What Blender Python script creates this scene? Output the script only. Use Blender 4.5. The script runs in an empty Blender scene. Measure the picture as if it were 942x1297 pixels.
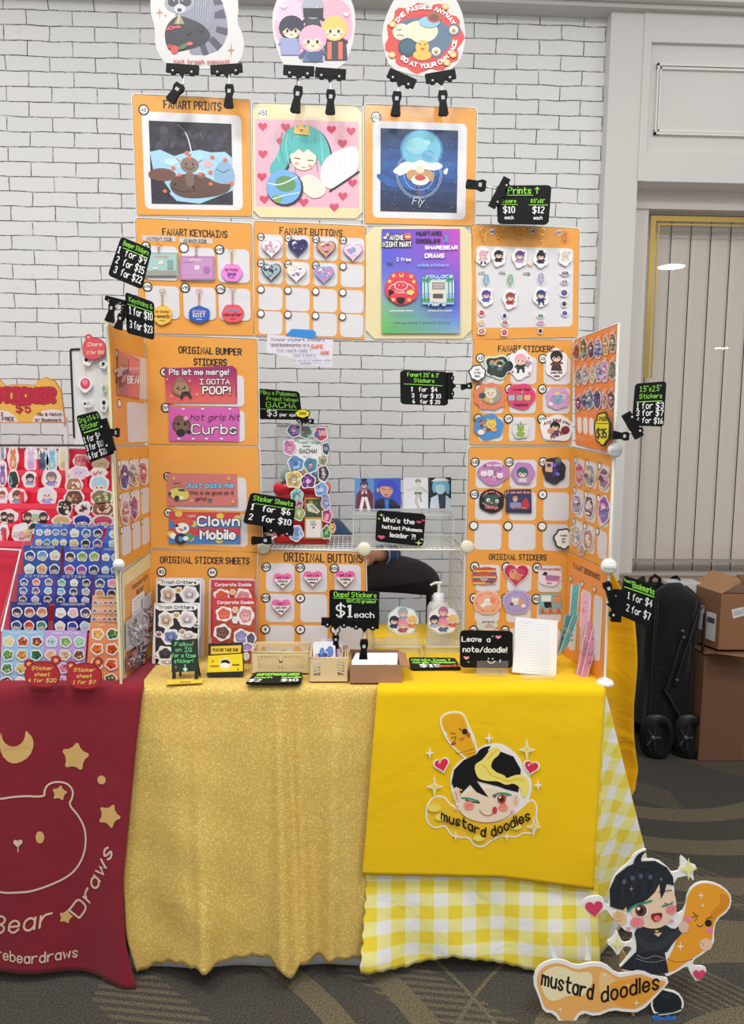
import bpy, math, random
from mathutils import Vector as V, Matrix
R=random.Random(11)
SC=bpy.context.scene
COL=SC.collection
# ------------------------------------------------------------------ camera
F_,CX,CY=937.0,471.0,648.5
rad=math.radians
yaw,pit,roll,CH=rad(2.0),rad(6.0),rad(0.6),1.35
CAM=V((0,0,CH))
Fw=V((math.sin(yaw)*math.cos(pit),math.cos(yaw)*math.cos(pit),-math.sin(pit)))
R0=V((math.cos(yaw),-math.sin(yaw),0)); U0=R0.cross(Fw)
Rt=R0*math.cos(roll)+U0*math.sin(roll); Up=U0*math.cos(roll)-R0*math.sin(roll)
cd=bpy.data.cameras.new('camera'); cam=bpy.data.objects.new('camera',cd); COL.objects.link(cam)
cd.sensor_fit='VERTICAL'; cd.sensor_height=24; cd.lens=F_/1297*24; cd.clip_start=.05
mw=Matrix((Rt,Up,-Fw)).transposed().to_4x4(); mw.translation=CAM; cam.matrix_world=mw
SC.camera=cam
def hit(x,y,P,N):
    d=Fw+Rt*((x-CX)/F_)+Up*((CY-y)/F_)
    return CAM+d*((P-CAM).dot(N)/d.dot(N))
# ------------------------------------------------------------------ colour
GAIN=1.12
def lin(h):
    o=[]
    for i in (0,2,4):
        c=int(h[i:i+2],16)/255
        o.append(c/12.92 if c<=.04045 else ((c+.055)/1.055)**2.4)
    return o
def col(h): return tuple(min(.86,c*GAIN) for c in lin(h))+(1,)
def shade(h,k): return ''.join('%02x'%max(0,min(255,int(int(h[i:i+2],16)*k))) for i in (0,2,4))
MATS={}
def nodes(name):
    m=bpy.data.materials.new(name); m.use_nodes=True; nt=m.node_tree; b=nt.nodes['Principled BSDF']
    MATS[name]=m
    def N(t,**kw):
        n=nt.nodes.new(t)
        for k,v in kw.items():
            if k.startswith('i_'): n.inputs[k[2:].replace('_',' ')].default_value=v
            else: setattr(n,k,v)
        return n
    def L(a,b_): nt.links.new(a,b_)
    return m,b,N,L
def noisebump(N,L,b,scale,strength,dist=.002,vec=None,detail=4):
    n=N('ShaderNodeTexNoise',i_Scale=scale,i_Detail=detail); bp=N('ShaderNodeBump',i_Strength=strength,i_Distance=dist)
    tc=N('ShaderNodeTexCoord'); L(tc.outputs['Object'],n.inputs['Vector'])
    L(n.outputs[0],bp.inputs['Height']); L(bp.outputs[0],b.inputs['Normal']); return n
def attrmat(name,rough=.5,coat=0,bump=None,spec=.5,metal=0,alpha=1):
    m,b,N,L=nodes(name)
    a=N('ShaderNodeAttribute'); a.attribute_name='Col'; L(a.outputs['Color'],b.inputs['Base Color'])
    b.inputs['Roughness'].default_value=rough; b.inputs['Coat Weight'].default_value=coat; b.inputs['Coat Roughness'].default_value=.08
    b.inputs['Specular IOR Level'].default_value=spec; b.inputs['Metallic'].default_value=metal
    if bump: noisebump(N,L,b,*bump)
    if alpha<1: b.inputs['Alpha'].default_value=alpha
    return m
attrmat('matte',.75,spec=.3)
attrmat('semi',.4)
attrmat('black',.5,spec=.18)
attrmat('gloss',.2,.4)
attrmat('sleeve',.42,.35,(9,.35,.01))
attrmat('metalc',.25,metal=1)
attrmat('card',.8,bump=(300,.15,.001),spec=.2)
attrmat('cloth',.85,bump=(500,.25,.001),spec=.2)
attrmat('milk',.35,alpha=.55)
def clearmat(name,tint=(.96,.98,.98,1),rough=.02,ior=1.45,mixv=.12):
    m=bpy.data.materials.new(name); m.use_nodes=True; nt=m.node_tree; nt.nodes.clear(); MATS[name]=m
    o=nt.nodes.new('ShaderNodeOutputMaterial'); t=nt.nodes.new('ShaderNodeBsdfTransparent'); g=nt.nodes.new('ShaderNodeBsdfGlossy')
    d=nt.nodes.new('ShaderNodeBsdfDiffuse'); mx=nt.nodes.new('ShaderNodeMixShader'); m2=nt.nodes.new('ShaderNodeMixShader'); fr=nt.nodes.new('ShaderNodeFresnel')
    fr.inputs[0].default_value=ior; t.inputs[0].default_value=tint; g.inputs['Roughness'].default_value=rough; d.inputs[0].default_value=(.8,.82,.82,1)
    ge=nt.nodes.new('ShaderNodeNewGeometry'); mu=nt.nodes.new('ShaderNodeMath'); mu.operation='MULTIPLY'; iv=nt.nodes.new('ShaderNodeMath'); iv.operation='SUBTRACT'; iv.inputs[0].default_value=1; nt.links.new(ge.outputs['Backfacing'],iv.inputs[1]); nt.links.new(fr.outputs[0],mu.inputs[0]); nt.links.new(iv.outputs[0],mu.inputs[1]); nt.links.new(mu.outputs[0],mx.inputs[0]); nt.links.new(t.outputs[0],mx.inputs[1]); nt.links.new(g.outputs[0],mx.inputs[2])
    m2.inputs[0].default_value=mixv; nt.links.new(mx.outputs[0],m2.inputs[1]); nt.links.new(d.outputs[0],m2.inputs[2]); nt.links.new(m2.outputs[0],o.inputs[0])
    return m
clearmat('acrylic',(.99,.995,.995,1),mixv=.07); clearmat('frost',(.97,.98,.98,1),.15,mixv=.2); clearmat('glass',(.93,.92,.91,1),.01,1.55,.0)
# ------------------------------------------------------------------ frames
X3,Y3,Z3=V((1,0,0)),V((0,1,0)),V((0,0,1))
class Fr:
    def __init__(s,O,U=X3,W=Z3):
        s.O=V(O);s.U=V(U).normalized();s.V=V(W).normalized();s.N=s.U.cross(s.V)
    def px(s,x,y):
        d=hit(x,y,s.O,s.N)-s.O; return d.dot(s.U),d.dot(s.V)
    def pt(s,u,v,w=0): return s.O+s.U*u+s.V*v+s.N*w
    def at(s,x,y,w=0):
        p=hit(x,y,s.O,s.N)+s.N*w; return Fr(p,s.U,s.V)
    def off(s,u,v,w=0): return Fr(s.pt(u,v,w),s.U,s.V)
    def mat(s):
        m=Matrix((s.U,-s.N,s.V)).transposed().to_4x4(); m.translation=s.O; return m
def FY(y,z=0): return Fr((0,y,z))
def FZ(z): return Fr((0,2,z),X3,Y3)
def FL(P,tilt,turn=0):       # leaning frame: foot at P, tilted back by tilt degrees, turned about z
    t=rad(tilt);a=rad(turn)
    U=V((math.cos(a),math.sin(a),0)); B=V((-math.sin(a),math.cos(a),0))
    return Fr(P,U,B*math.sin(t)+Z3*math.cos(t))
def chaikin(p,closed=False,it=2):
    for _ in range(it):
        q=[];n=len(p)
        if not closed: q.append(p[0])
        for i in range(n if closed else n-1):
            a=p[i];b=p[(i+1)%n]
            q.append((a[0]*.75+b[0]*.25,a[1]*.75+b[1]*.25)); q.append((a[0]*.25+b[0]*.75,a[1]*.25+b[1]*.75))
        if not closed: q.append(p[-1])
        p=q
    return p
def rr(x0,y0,x1,y1,r,n=4):
    o=[]
    for cx,cy,a in ((x1-r,y0+r,-90),(x1-r,y1-r,0),(x0+r,y1-r,90),(x0+r,y0+r,180)):
        for i in range(n+1):
            t=rad(a+90*i/n); o.append((cx+r*math.cos(t),cy+r*math.sin(t)))
    return o
def ellp(cx,cy,rx,ry,n=20,rot=0,a0=0,a1=360):
    c,s_=math.cos(rad(rot)),math.sin(rad(rot)); o=[]
    full=(a1-a0)>=360
    for i in range(n if full else n+1):
        t=rad(a0+(a1-a0)*i/n); x=rx*math.cos(t); y=ry*math.sin(t); o.append((cx+x*c-y*s_,cy+x*s_+y*c))
    return o
def heartp(cx,cy,s,rot=0,n=22):
    o=[];c,s_=math.cos(rad(rot)),math.sin(rad(rot))
    for i in range(n):
        t=2*math.pi*i/n; x=16*math.sin(t)**3/17*s; y=-(13*math.cos(t)-5*math.cos(2*t)-2*math.cos(3*t)-math.cos(4*t))/17*s
        o.append((cx+x*c-y*s_,cy+x*s_+y*c))
    return o
def starp(cx,cy,Ro,Ri,n=5,rot=-90):
    return [(cx+(Ro if i%2==0 else Ri)*math.cos(rad(rot+180*i/n)),cy+(Ro if i%2==0 else Ri)*math.sin(rad(rot+180*i/n))) for i in range(2*n)]
def blobp(cx,cy,rx,ry,lobes=7,amp=.1,seed=0,n=40):
    r=random.Random(seed); ph=r.random()*6; o=[]
    for i in range(n):
        t=2*math.pi*i/n; k=1+amp*math.sin(lobes*t+ph)+amp*.5*math.sin((lobes//2+1)*t+ph*2); e=.9
        x=math.copysign(abs(math.cos(t))**e,math.cos(t)); y=math.copysign(abs(math.sin(t))**e,math.sin(t))
        o.append((cx+rx*k*x,cy+ry*k*y))
    return o
# ------------------------------------------------------------------ handwriting strokes
GL={'A':'022842 1434','B':'0208 ~083847463505 ~053544433202','C':'~473818070403123243','D':'0208 ~083847433202','E':'48080242 0535','F':'480802 0535',
'G':'~473818070312324345 4525','H':'0208 4248 0545','I':'2228 0848 0242','J':'~484332120304','K':'0208 4805 0542','L':'080242','M':'0208254842','N':'02084248',
'O':'o1838474332120307','P':'0208 ~083847463505','Q':'o1838474332120307 2441','R':'0208 ~083847463505 2542','S':'~473818070615354433221203','T':'0848 2228','U':'~080312324348','V':'082248','W':'0812253248','X':'0248 0842','Y':'0825 482522','Z':'08480242',
'a':'o1626353322120305 3632','b':'0802 o1626353322120305','c':'~3526160503122233','d':'o1626353322120305 3832','e':'0434 ~34352616050312 ~03122233','f':'~3828171612 0626','g':'o1626353322120305 ~3631201001','h':'0802 ~0516263532','i':'0602 0808','j':'~16110001 1818','k':'0802 3604 1532','l':'0802','m':'0602 ~05162522 ~25364542','n':'0602 ~0516263532','o':'o1626353322120305','p':'0600 o1626353322120305','q':'o1626353322120305 3630','r':'0602 ~04162636','s':'~3526160514332212 1203','t':'~18132232 0636','u':'~060312223336 3632','v':'061226','w':'0612253246','x':'0236 0632','y':'0614 3600','z':'06360232',
'0':'o1828373322120307','1':'071812 0222','2':'~071828373602 0232','3':'~0718283736251 '.replace('1 ','5')+'~15253433221203','4':'280434 2622','5':'3808 0805 ~05263433221203','6':'~281705031222333425 2504','7':'083812','8':'o1525343322120304 o1525363728180706','9':'o1525363728180706 3722',
'$':'~473818070615354433221203 2921','!':'0804 0202','?':'~071828372514 1212','.':'0202',',':'0201',"'":'0807','"':'0807 1817',':':'0303 0606','/':'0238','(':'~18070312','):':'',')':'~08171302','&':'~4207172827040312 ~0312223345','#':'1218 3238 0444 0646','-':'0525','+':'0525 2515 1416 1614','^':'2228 062846','~':'~05162536','*':'1416 0525','\\':'0832'}
def gparse(ch):
    out=[]; mx=0
    for tok in GL.get(ch,'').split(' '):
        if not tok: continue
        parts=[];cur=''
        for c in tok:
            if c in '~o' and cur: parts.append(cur);cur=c
            else: cur+=c
        parts.append(cur)
        for p in parts:
            k='';
            if p[0] in '~o': k=p[0];p=p[1:]
            pts=[(int(p[i]),int(p[i+1])) for i in range(0,len(p)-1,2)]
            if not pts: continue
            mx=max([mx]+[q[0] for q in pts])
            if k=='~' and len(pts)>2: pts=chaikin(pts,False,2)
            if k=='o': pts=chaikin(pts,True,1); pts=pts+[pts[0]]
            out.append(pts)
    return out,mx
GC={c:gparse(c) for c in GL}
# ------------------------------------------------------------------ geometry collector
DZ=.00006
class G:
    def __init__(s,fr=None,quad=None,size=(1,1),w=0.0,disp=None):
        s.v=[];s.f=[];s.c=[];s.sm=[];s.fr=fr;s.w=w;s.disp=disp;s.T=None;s.size=size
        s.q=[fr.px(*p) for p in quad] if quad else None
    def uvq(s,quad,size): s.q=quad;s.size=size;return s
    def m(s,x,y):
        if s.T: a,b,c,d,e,f=s.T; x,y=a*x+c*y+e,b*x+d*y+f
        if s.q:
            tx=x/s.size[0];ty=y/s.size[1];A,B,C,D=s.q
            return tuple((A[i]*(1-tx)+B[i]*tx)*(1-ty)+(D[i]*(1-tx)+C[i]*tx)*ty for i in (0,1))
        return s.fr.px(x,y)
    def setT(s,cx=0,cy=0,rot=0,sc=1,sy=None):
        if sy is None: sy=sc
        c,n=math.cos(rad(rot)),math.sin(rad(rot)); s.T=(c*sc,n*sc,-n*sy,c*sy,cx,cy); return s
    def _add(s,pts,fcs,c,w=None,sm=False,dw=None):
        w=s.w if w is None else w; b=len(s.v)
        for i_,p in enumerate(pts):
            u,v=s.m(*p); d=w+(dw[i_] if dw else 0)+(s.disp(u,v) if s.disp else 0); s.v.append((u,-d,v))
        cc=col(c)
        for f in fcs: s.f.append([b+i for i in f]); s.c.append(cc); s.sm.append(sm)
    def poly(s,pts,c,up=True):
        s._add(pts,[list(range(len(pts)))],c)
        s.w+=DZ if up else 4e-6
    def slab(s,pts,c,t=.001,edge=None):
        n=len(pts); edge=edge or c
        s._add(pts,[list(range(n))],edge)
        b=len(s.v)-n; s._add(pts,[list(range(n))],c,s.w+t)
        ec=col(edge)
        for i in range(n):
            j=(i+1)%n; s.f.append([b+i,b+j,b+n+j,b+n+i]); s.c.append(ec); s.sm.append(False)
        s.w+=t+DZ
    def ell(s,cx,cy,rx,ry,c,rot=0,n=18,a0=0,a1=360,up=True): s.poly(ellp(cx,cy,rx,ry,n,rot,a0,a1),c,up)
    def rect(s,x0,y0,x1,y1,c,r=0,up=True): s.poly(rr(x0,y0,x1,y1,r) if r else [(x0,y0),(x1,y0),(x1,y1),(x0,y1)],c,up)
    def ring(s,cx,cy,r,w,c,n=20,ry=None):
        ry=ry or r; a=ellp(cx,cy,r,ry,n);b=ellp(cx,cy,r-w,ry-w,n)
        s._add(a+b,[[i,(i+1)%n,n+(i+1)%n,n+i] for i in range(n)],c); s.w+=DZ
    def badge(s,cx,cy,r,txt='',ry=None,bg='e6e4e2'):
        s.ell(cx,cy,r,ry or r,'17151a',n=16); s.ell(cx,cy,r*.76,(ry or r)*.76,bg,n=16)
        if txt: s.text(txt,cx,cy+r*.3,r*.62,'17151a',r*.13)
    def line(s,pts,w,c,closed=False,up=True):
        n=len(pts)
        if n<2 or (n==2 and pts[0]==pts[1]): s.ell(pts[0][0],pts[0][1],w*.62,w*.62,c,n=6,up=up); return
        A=[];B=[]
        for i in range(n):
            if closed: p,q=pts[i-1],pts[(i+1)%n]
            else: p,q=pts[max(0,i-1)],pts[min(n-1,i+1)]
            dx,dy=q[0]-p[0],q[1]-p[1];l=math.hypot(dx,dy) or 1; k=w/2
            if 0<i<n-1 or closed:
                a=(pts[i][0]-p[0],pts[i][1]-p[1]);b=(q[0]-pts[i][0],q[1]-pts[i][1])
                la=math.hypot(*a) or 1;lb=math.hypot(*b) or 1
                cs=max(-1,min(1,(a[0]*b[0]+a[1]*b[1])/la/lb)); k*=min(1.6,1/max(.3,math.sqrt((1+cs)/2)))
            nx,ny=-dy/l*k,dx/l*k
            A.append((pts[i][0]+nx,pts[i][1]+ny));B.append((pts[i][0]-nx,pts[i][1]-ny))
        f=[[i,i+1,n+i+1,n+i] for i in range(n-1)]
        if closed: f.append([n-1,0,n,2*n-1])
        V_=A+B
        if not closed:
            for e,o_ in ((0,1),(n-1,n-2)):
                dx,dy=pts[e][0]-pts[o_][0],pts[e][1]-pts[o_][1];l=math.hypot(dx,dy) or 1
                b=len(V_); V_+= [(pts[e][0]+dx/l*w*.35-dy/l*w*.3,pts[e][1]+dy/l*w*.35+dx/l*w*.3),(pts[e][0]+dx/l*w*.35+dy/l*w*.3,pts[e][1]+dy/l*w*.35-dx/l*w*.3)]
                f.append([e,b,b+1,n+e] if e else [n+e,b,b+1,e])
        D=[i*2.5e-6 for i in range(n)]; D=D+D
        if not closed: D+=[0,0,D[n-1],D[n-1]]
        s._add(V_,f,c,dw=D)
        if up: s.w+=DZ+n*2.5e-6
        else: s.w+=n*2.5e-6
    def spark(s,cx,cy,r,c,k=.25,ry=None,rot=0,up=True):
        ry=ry or r; s.poly([( cx+(r if i%2==0 else r*k)*math.cos(rad(45*i+rot)), cy+(ry if i%2==0 else ry*k)*math.sin(rad(45*i+rot))) for i in range(8)],c,up)
    def heart(s,cx,cy,r,c,rot=0): s.poly(heartp(cx,cy,r,rot),c)
    def text(s,t,x,y,h,c,w,al='c',sx=1.0,sp=1.5,path=None,sl=0,jit=0,up=True,fit=None,maxw=None):
        u=h/6.0; adv=[]; tot=0
        for ch in t:
            if ch==' ': a=2.6
            elif ch=='\u2665': a=6
            else: a=GC.get(ch,([],2))[1]+sp
            adv.append(a); tot+=a
        wd=(tot-sp)*u; 
        if fit: sx=fit/wd
        if maxw and wd*sx>maxw: sx=maxw/wd
        tot=wd*sx
        x0=x-(tot/2 if al=='c' else tot if al=='r' else 0); cx=0
        for ch,a in zip(t,adv):
            jy=R.uniform(-jit,jit)*h
            if ch=='\u2665': s.poly(heartp(x0+cx+2*u*sx,y-2.4*u,3*u),c,False)
            for st in GC.get(ch,([],0))[0]:
                P=[]
                for (gx,gy) in st:
                    px=cx+(gx+sl*(gy-2))*u*sx; py=(gy-2)*u+jy
                    if path: P.append(path(px/tot if tot else 0,py))
                    else: P.append((x0+px,y-py))
                s.line(P,w,c,up=False)
            cx+=a*u*sx
        if up: s.w+=DZ
    # ---- solids in local coordinates (x right, y back, z up)
    def raw(s,vs,fs,c,sm=False):
        b=len(s.v); s.v+=[tuple(p) for p in vs]; cc=col(c)
        for f in fs: s.f.append([b+i for i in f]);s.c.append(cc);s.sm.append(sm)
    def box(s,x0,x1,y0,y1,z0,z1,c,bev=0):
        if bev<=0:
            s.raw([(x,y,z) for z in (z0,z1) for x,y in ((x0,y0),(x1,y0),(x1,y1),(x0,y1))],[[3,2,1,0],[4,5,6,7],[0,1,5,4],[1,2,6,5],[2,3,7,6],[3,0,4,7]],c)
        else:
            b=bev; rings=[]
            def ringp(k,z):
                o=[]
                for (cx_,cy_,a) in ((x1-b,y1-b,0),(x0+b,y1-b,90),(x0+b,y0+b,180),(x1-b,y0+b,270)):
                    for i in range(4):
                        t=rad(a+30*i); o.append((cx_+b*k*math.cos(t),cy_+b*k*math.sin(t),z))
                return o
            for k,z in ((0.35,z0),(.8,z0+.12*b),(1,z0+b*.7),(1,z1-b*.7),(.8,z1-.12*b),(.35,z1)): rings.append(ringp(k,z))
            n=16; vs=sum(rings,[]); fs=[[r*n+i,r*n+(i+1)%n,(r+1)*n+(i+1)%n,(r+1)*n+i] for r in range(5) for i in range(n)]
            fs+=[list(range(n))[::-1],[5*n+i for i in range(n)]]; s.raw(vs,fs,c,True)
    def tube(s,pts,r,c,n=8,closed=False,cap=True,r2=None):
        pts=[V(p) for p in pts]; m_=len(pts); vs=[]
        ref=None
        for i,p in enumerate(pts):
            a=pts[i-1] if (i or closed) else pts[0]; b=pts[(i+1)%m_] if (i<m_-1 or closed) else pts[-1]
            d=(b-a).normalized()
            if ref is None: ref=d.orthogonal().normalized()
            ref=(ref-d*ref.dot(d)).normalized(); q=d.cross(ref)
            rr_=r if r2 is None else r+(r2-r)*i/(m_-1)
            for k in range(n):
                t=2*math.pi*k/n; vs.append(p+(ref*math.cos(t)+q*math.sin(t))*rr_)
        fs=[[i*n+k,i*n+(k+1)%n,((i+1)%m_)*n+(k+1)%n,((i+1)%m_)*n+k] for i in range(m_ if closed else m_-1) for k in range(n)]
        s.raw(vs,fs,c,True)
        if cap and not closed: s.raw(vs[:n],[list(range(n))[::-1]],c); s.raw(vs[-n:],[list(range(n))],c)
    def lathe(s,prof,c,n=24,cx=0,cy=0,axis='z'):
        vs=[]
        for r,z in prof:
            for k in range(n):
                t=2*math.pi*k/n; a,b=r*math.cos(t),r*math.sin(t)
                vs.append((cx+a,cy+b,z) if axis=='z' else (cx+a,cy-z,b) if axis=='y' else (cx+z,a,b+cy))
        m_=len(prof); fs=[[i*n+k,i*n+(k+1)%n,(i+1)*n+(k+1)%n,(i+1)*n+k] for i in range(m_-1) for k in range(n)]
        s.raw(vs,fs,c,True)
        s.raw(vs[:n],[list(range(n))],c); s.raw(vs[-n:],[list(range(n))],c)
    def build(s,name,mat='matte',parent=None,label=None,cat=None,group=None,kind=None,fr=None):
        me=bpy.data.meshes.new(name); me.from_pydata(s.v,[],s.f)
        at=me.attributes.new('Col','FLOAT_COLOR','CORNER'); dat=[]
        for f,c in zip(s.f,s.c): dat+=list(c)*len(f)
        if len(at.data)*4==len(dat): at.data.foreach_set('color',dat)
        me.polygons.foreach_set('use_smooth',s.sm); me.materials.append(MATS[mat]); me.update()
        o=bpy.data.objects.new(name,me); COL.objects.link(o)
        if parent: o.parent=parent
        else:
            f=fr or s.fr
            if f: o.matrix_world=f.mat()
        return props(o,label,cat,group,kind)
def props(o,label=None,cat=None,group=None,kind=None):
    for k,v in (('label',label),('category',cat),('group',group),('kind',kind)):
        if v: o[k]=v
    return o
def thing(name,label,cat,fr,group=None):
    o=bpy.data.objects.new(name,None); COL.objects.link(o); o.empty_display_size=.02; o.matrix_world=fr.mat()
    return props(o,label,cat,group)
ID=Fr((0,0,0))
# ------------------------------------------------------------------ setting materials
def mth(N,L,op,a,b=None,c=None):
    n=N('ShaderNodeMath',operation=op)
    for i,x in enumerate((a,b,c)):
        if x is None: continue
        if isinstance(x,(int,float)): n.inputs[i].default_value=x
        else: L(x,n.inputs[i])
    return n.outputs[0]
def mixc(N,L,fac,a,b):
    n=N('ShaderNodeMix',data_type='RGBA')
    if isinstance(fac,(int,float)): n.inputs[0].default_value=fac
    else: L(fac,n.inputs[0])
    for i,x in ((6,a),(7,b)):
        if isinstance(x,str): n.inputs[i].default_value=col(x)
        else: L(x,n.inputs[i])
    return n.outputs[2]
def ramp(N,L,x,lo,hi):
    n=N('ShaderNodeMapRange'); n.inputs[1].default_value=lo; n.inputs[2].default_value=hi; L(x,n.inputs[0]); return n.outputs[0]
# painted brick
m,b,N,L=nodes('brick')
tc=N('ShaderNodeTexCoord'); sx=N('ShaderNodeSeparateXYZ'); L(tc.outputs['Object'],sx.inputs[0])
dn=N('ShaderNodeTexNoise',i_Scale=9.0,i_Detail=5.0); L(tc.outputs['Object'],dn.inputs['Vector'])
sc_=N('ShaderNodeSeparateColor'); L(dn.outputs['Color'],sc_.inputs[0])
cx=N('ShaderNodeCombineXYZ')
L(mth(N,L,'ADD',mth(N,L,'MULTIPLY_ADD',sc_.outputs[0],.022,-.011+1.228+.092),sx.outputs[0]),cx.inputs[0])
L(mth(N,L,'ADD',mth(N,L,'MULTIPLY_ADD',sc_.outputs[1],.014,-.007-2.819+5.95),sx.outputs[2]),cx.inputs[1])
br=N('ShaderNodeTexBrick'); br.offset=.5; br.squash=1
for k,v in (('Scale',1),('Mortar Size',.0026),('Mortar Smooth',.75),('Brick Width',.184),('Row Height',.0595),('Bias',0)): br.inputs[k].default_value=v
L(cx.outputs[0],br.inputs['Vector'])
br.inputs['Color1'].default_value=(1,1,1,1); br.inputs['Color2'].default_value=(0,0,0,1)
n2=N('ShaderNodeTexNoise',i_Scale=16.0,i_Detail=8.0,i_Roughness=.7); L(tc.outputs['Object'],n2.inputs['Vector'])
n3=N('ShaderNodeTexNoise',i_Scale=2.2,i_Detail=3.0); L(tc.outputs['Object'],n3.inputs['Vector'])
n4=N('ShaderNodeTexNoise',i_Scale=120.0,i_Detail=3.0,i_Roughness=.7); L(tc.outputs['Object'],n4.inputs['Vector'])
base=mixc(N,L,br.outputs['Color'],'dcdfde','eaecea')
patch=mth(N,L,'MULTIPLY',ramp(N,L,n2.outputs[0],.6,.8),ramp(N,L,n3.outputs[0],.5,.65))
base=mixc(N,L,mth(N,L,'MULTIPLY',patch,.5),base,'8f9394')
jm=mth(N,L,'MULTIPLY',br.outputs['Fac'],ramp(N,L,n2.outputs[0],.34,.56))
jm=mth(N,L,'MULTIPLY',jm,ramp(N,L,n4.outputs[0],.25,.55))
base=mixc(N,L,mth(N,L,'MINIMUM',mth(N,L,'MULTIPLY',jm,1.5),.93),base,'4a4540')  # dark joint lines, with the shade below the bricks painted into their colour
L(base,b.inputs['Base Color']); b.inputs['Roughness'].default_value=.55
hh=mth(N,L,'ADD',mth(N,L,'MULTIPLY',br.outputs['Fac'],-1),mth(N,L,'ADD',mth(N,L,'MULTIPLY',n2.outputs[0],.25),mth(N,L,'MULTIPLY',n4.outputs[0],.08)))
bp=N('ShaderNodeBump',i_Strength=.7,i_Distance=.006); L(hh,bp.inputs['Height']); L(bp.outputs[0],b.inputs['Normal'])
# carpet
m,b,N,L=nodes('carpet')
tc=N('ShaderNodeTexCoord'); sx=N('ShaderNodeSeparateXYZ'); L(tc.outputs['Object'],sx.inputs[0]); X,Y=sx.outputs[0],sx.outputs[1]
wn=N('ShaderNodeTexNoise',i_Scale=1.2); L(tc.outputs['Object'],wn.inputs['Vector'])
def dist(cx_,cy_):
    a=mth(N,L,'SUBTRACT',X,cx_); c=mth(N,L,'SUBTRACT',Y,cy_)
    return mth(N,L,'SQRT',mth(N,L,'ADD',mth(N,L,'MULTIPLY',a,a),mth(N,L,'MULTIPLY',c,c)))
def band(v,p,duty,ph=0): return mth(N,L,'LESS_THAN',mth(N,L,'FRACT',mth(N,L,'MULTIPLY_ADD',v,1/p,ph)),duty)
d1=dist(-.75,1.1);d2=dist(1.25,3.1);d3=dist(1.0,1.15)
tx=mth(N,L,'FLOOR',mth(N,L,'MULTIPLY_ADD',X,1/.46,.3)); ty=mth(N,L,'FLOOR',mth(N,L,'MULTIPLY_ADD',Y,1/.46,.1))
cv=N('ShaderNodeCombineXYZ'); L(tx,cv.inputs[0]); L(ty,cv.inputs[1])
wh=N('ShaderNodeTexWhiteNoise'); L(cv.outputs[0],wh.inputs['Vector']); rv=wh.outputs['Value']
hx=mth(N,L,'MULTIPLY',band(mth(N,L,'ADD',X,Y),.028,.45),mth(N,L,'GREATER_THAN',rv,.55))
hy=mth(N,L,'MULTIPLY',band(mth(N,L,'MULTIPLY_ADD',X,.15,Y),.022,.5),mth(N,L,'LESS_THAN',rv,.3))
tri=mth(N,L,'MULTIPLY',band(mth(N,L,'MULTIPLY_ADD',X,.9,Y),.62,.32,.2),mth(N,L,'MAXIMUM',hx,hy))
arc1=mth(N,L,'MULTIPLY',band(d1,.17,.36),mth(N,L,'LESS_THAN',mth(N,L,'ABSOLUTE',mth(N,L,'SUBTRACT',d1,.98)),.22))
arc2=mth(N,L,'MULTIPLY',band(d2,.21,.42,.3),mth(N,L,'LESS_THAN',mth(N,L,'ABSOLUTE',mth(N,L,'SUBTRACT',d2,.95)),.45))
arc3=mth(N,L,'MULTIPLY',band(d3,.24,.4,.5),mth(N,L,'LESS_THAN',mth(N,L,'ABSOLUTE',mth(N,L,'SUBTRACT',d3,.55)),.3))
arc=mth(N,L,'MAXIMUM',mth(N,L,'MAXIMUM',arc1,arc2),arc3)
pat=mth(N,L,'MAXIMUM',arc,mth(N,L,'MULTIPLY',tri,.75))
fine=N('ShaderNodeTexNoise',i_Scale=260.0,i_Detail=2.0); L(tc.outputs['Object'],fine.inputs['Vector'])
fm=ramp(N,L,fine.outputs[0],.35,.65)
dk=mixc(N,L,fm,'302f2d','55514b'); lt=mixc(N,L,fm,'4b4638','7a705a')
L(mixc(N,L,mth(N,L,'MULTIPLY',pat,.85),dk,lt),b.inputs['Base Color']); b.inputs['Roughness'].default_value=.95; b.inputs['Specular IOR Level'].default_value=.1
bp=N('ShaderNodeBump',i_Strength=.6,i_Distance=.004); L(fine.outputs[0],bp.inputs['Height']); L(bp.outputs[0],b.inputs['Normal'])
# fabrics (pattern runs in cloth UVs, metres)
def fabric(name,fn,rough=.8,wr=.35,wsc=5):
    m,b,N,L=nodes(name)
    uv=N('ShaderNodeUVMap'); uv.uv_map='UVMap'; c=fn(N,L,uv.outputs[0]); 
    if isinstance(c,str): b.inputs['Base Color'].default_value=col(c)
    else: L(c,b.inputs['Base Color'])
    b.inputs['Roughness'].default_value=rough; b.inputs['Specular IOR Level'].default_value=.25
    b.inputs['Sheen Weight'].default_value=.1
    n=N('ShaderNodeTexNoise',i_Scale=wsc,i_Detail=3.0,i_Distortion=1.2); L(uv.outputs[0],n.inputs['Vector'])
    n2=N('ShaderNodeTexNoise',i_Scale=700.0,i_Detail=1.0); L(uv.outputs[0],n2.inputs['Vector'])
    b1=N('ShaderNodeBump',i_Strength=wr,i_Distance=.012); L(n.outputs[0],b1.inputs['Height'])
    b2=N('ShaderNodeBump',i_Strength=.25,i_Distance=.001); L(n2.outputs[0],b2.inputs['Height']); L(b1.outputs[0],b2.inputs['Normal']); L(b2.outputs[0],b.inputs['Normal'])
def dots(N,L,uv):
    v=N('ShaderNodeTexVoronoi',i_Scale=230.0,i_Randomness=.8); L(uv,v.inputs['Vector'])
    return mixc(N,L,mth(N,L,'LESS_THAN',v.outputs['Distance'],.36),'cbaa56','dfcf88')
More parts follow.
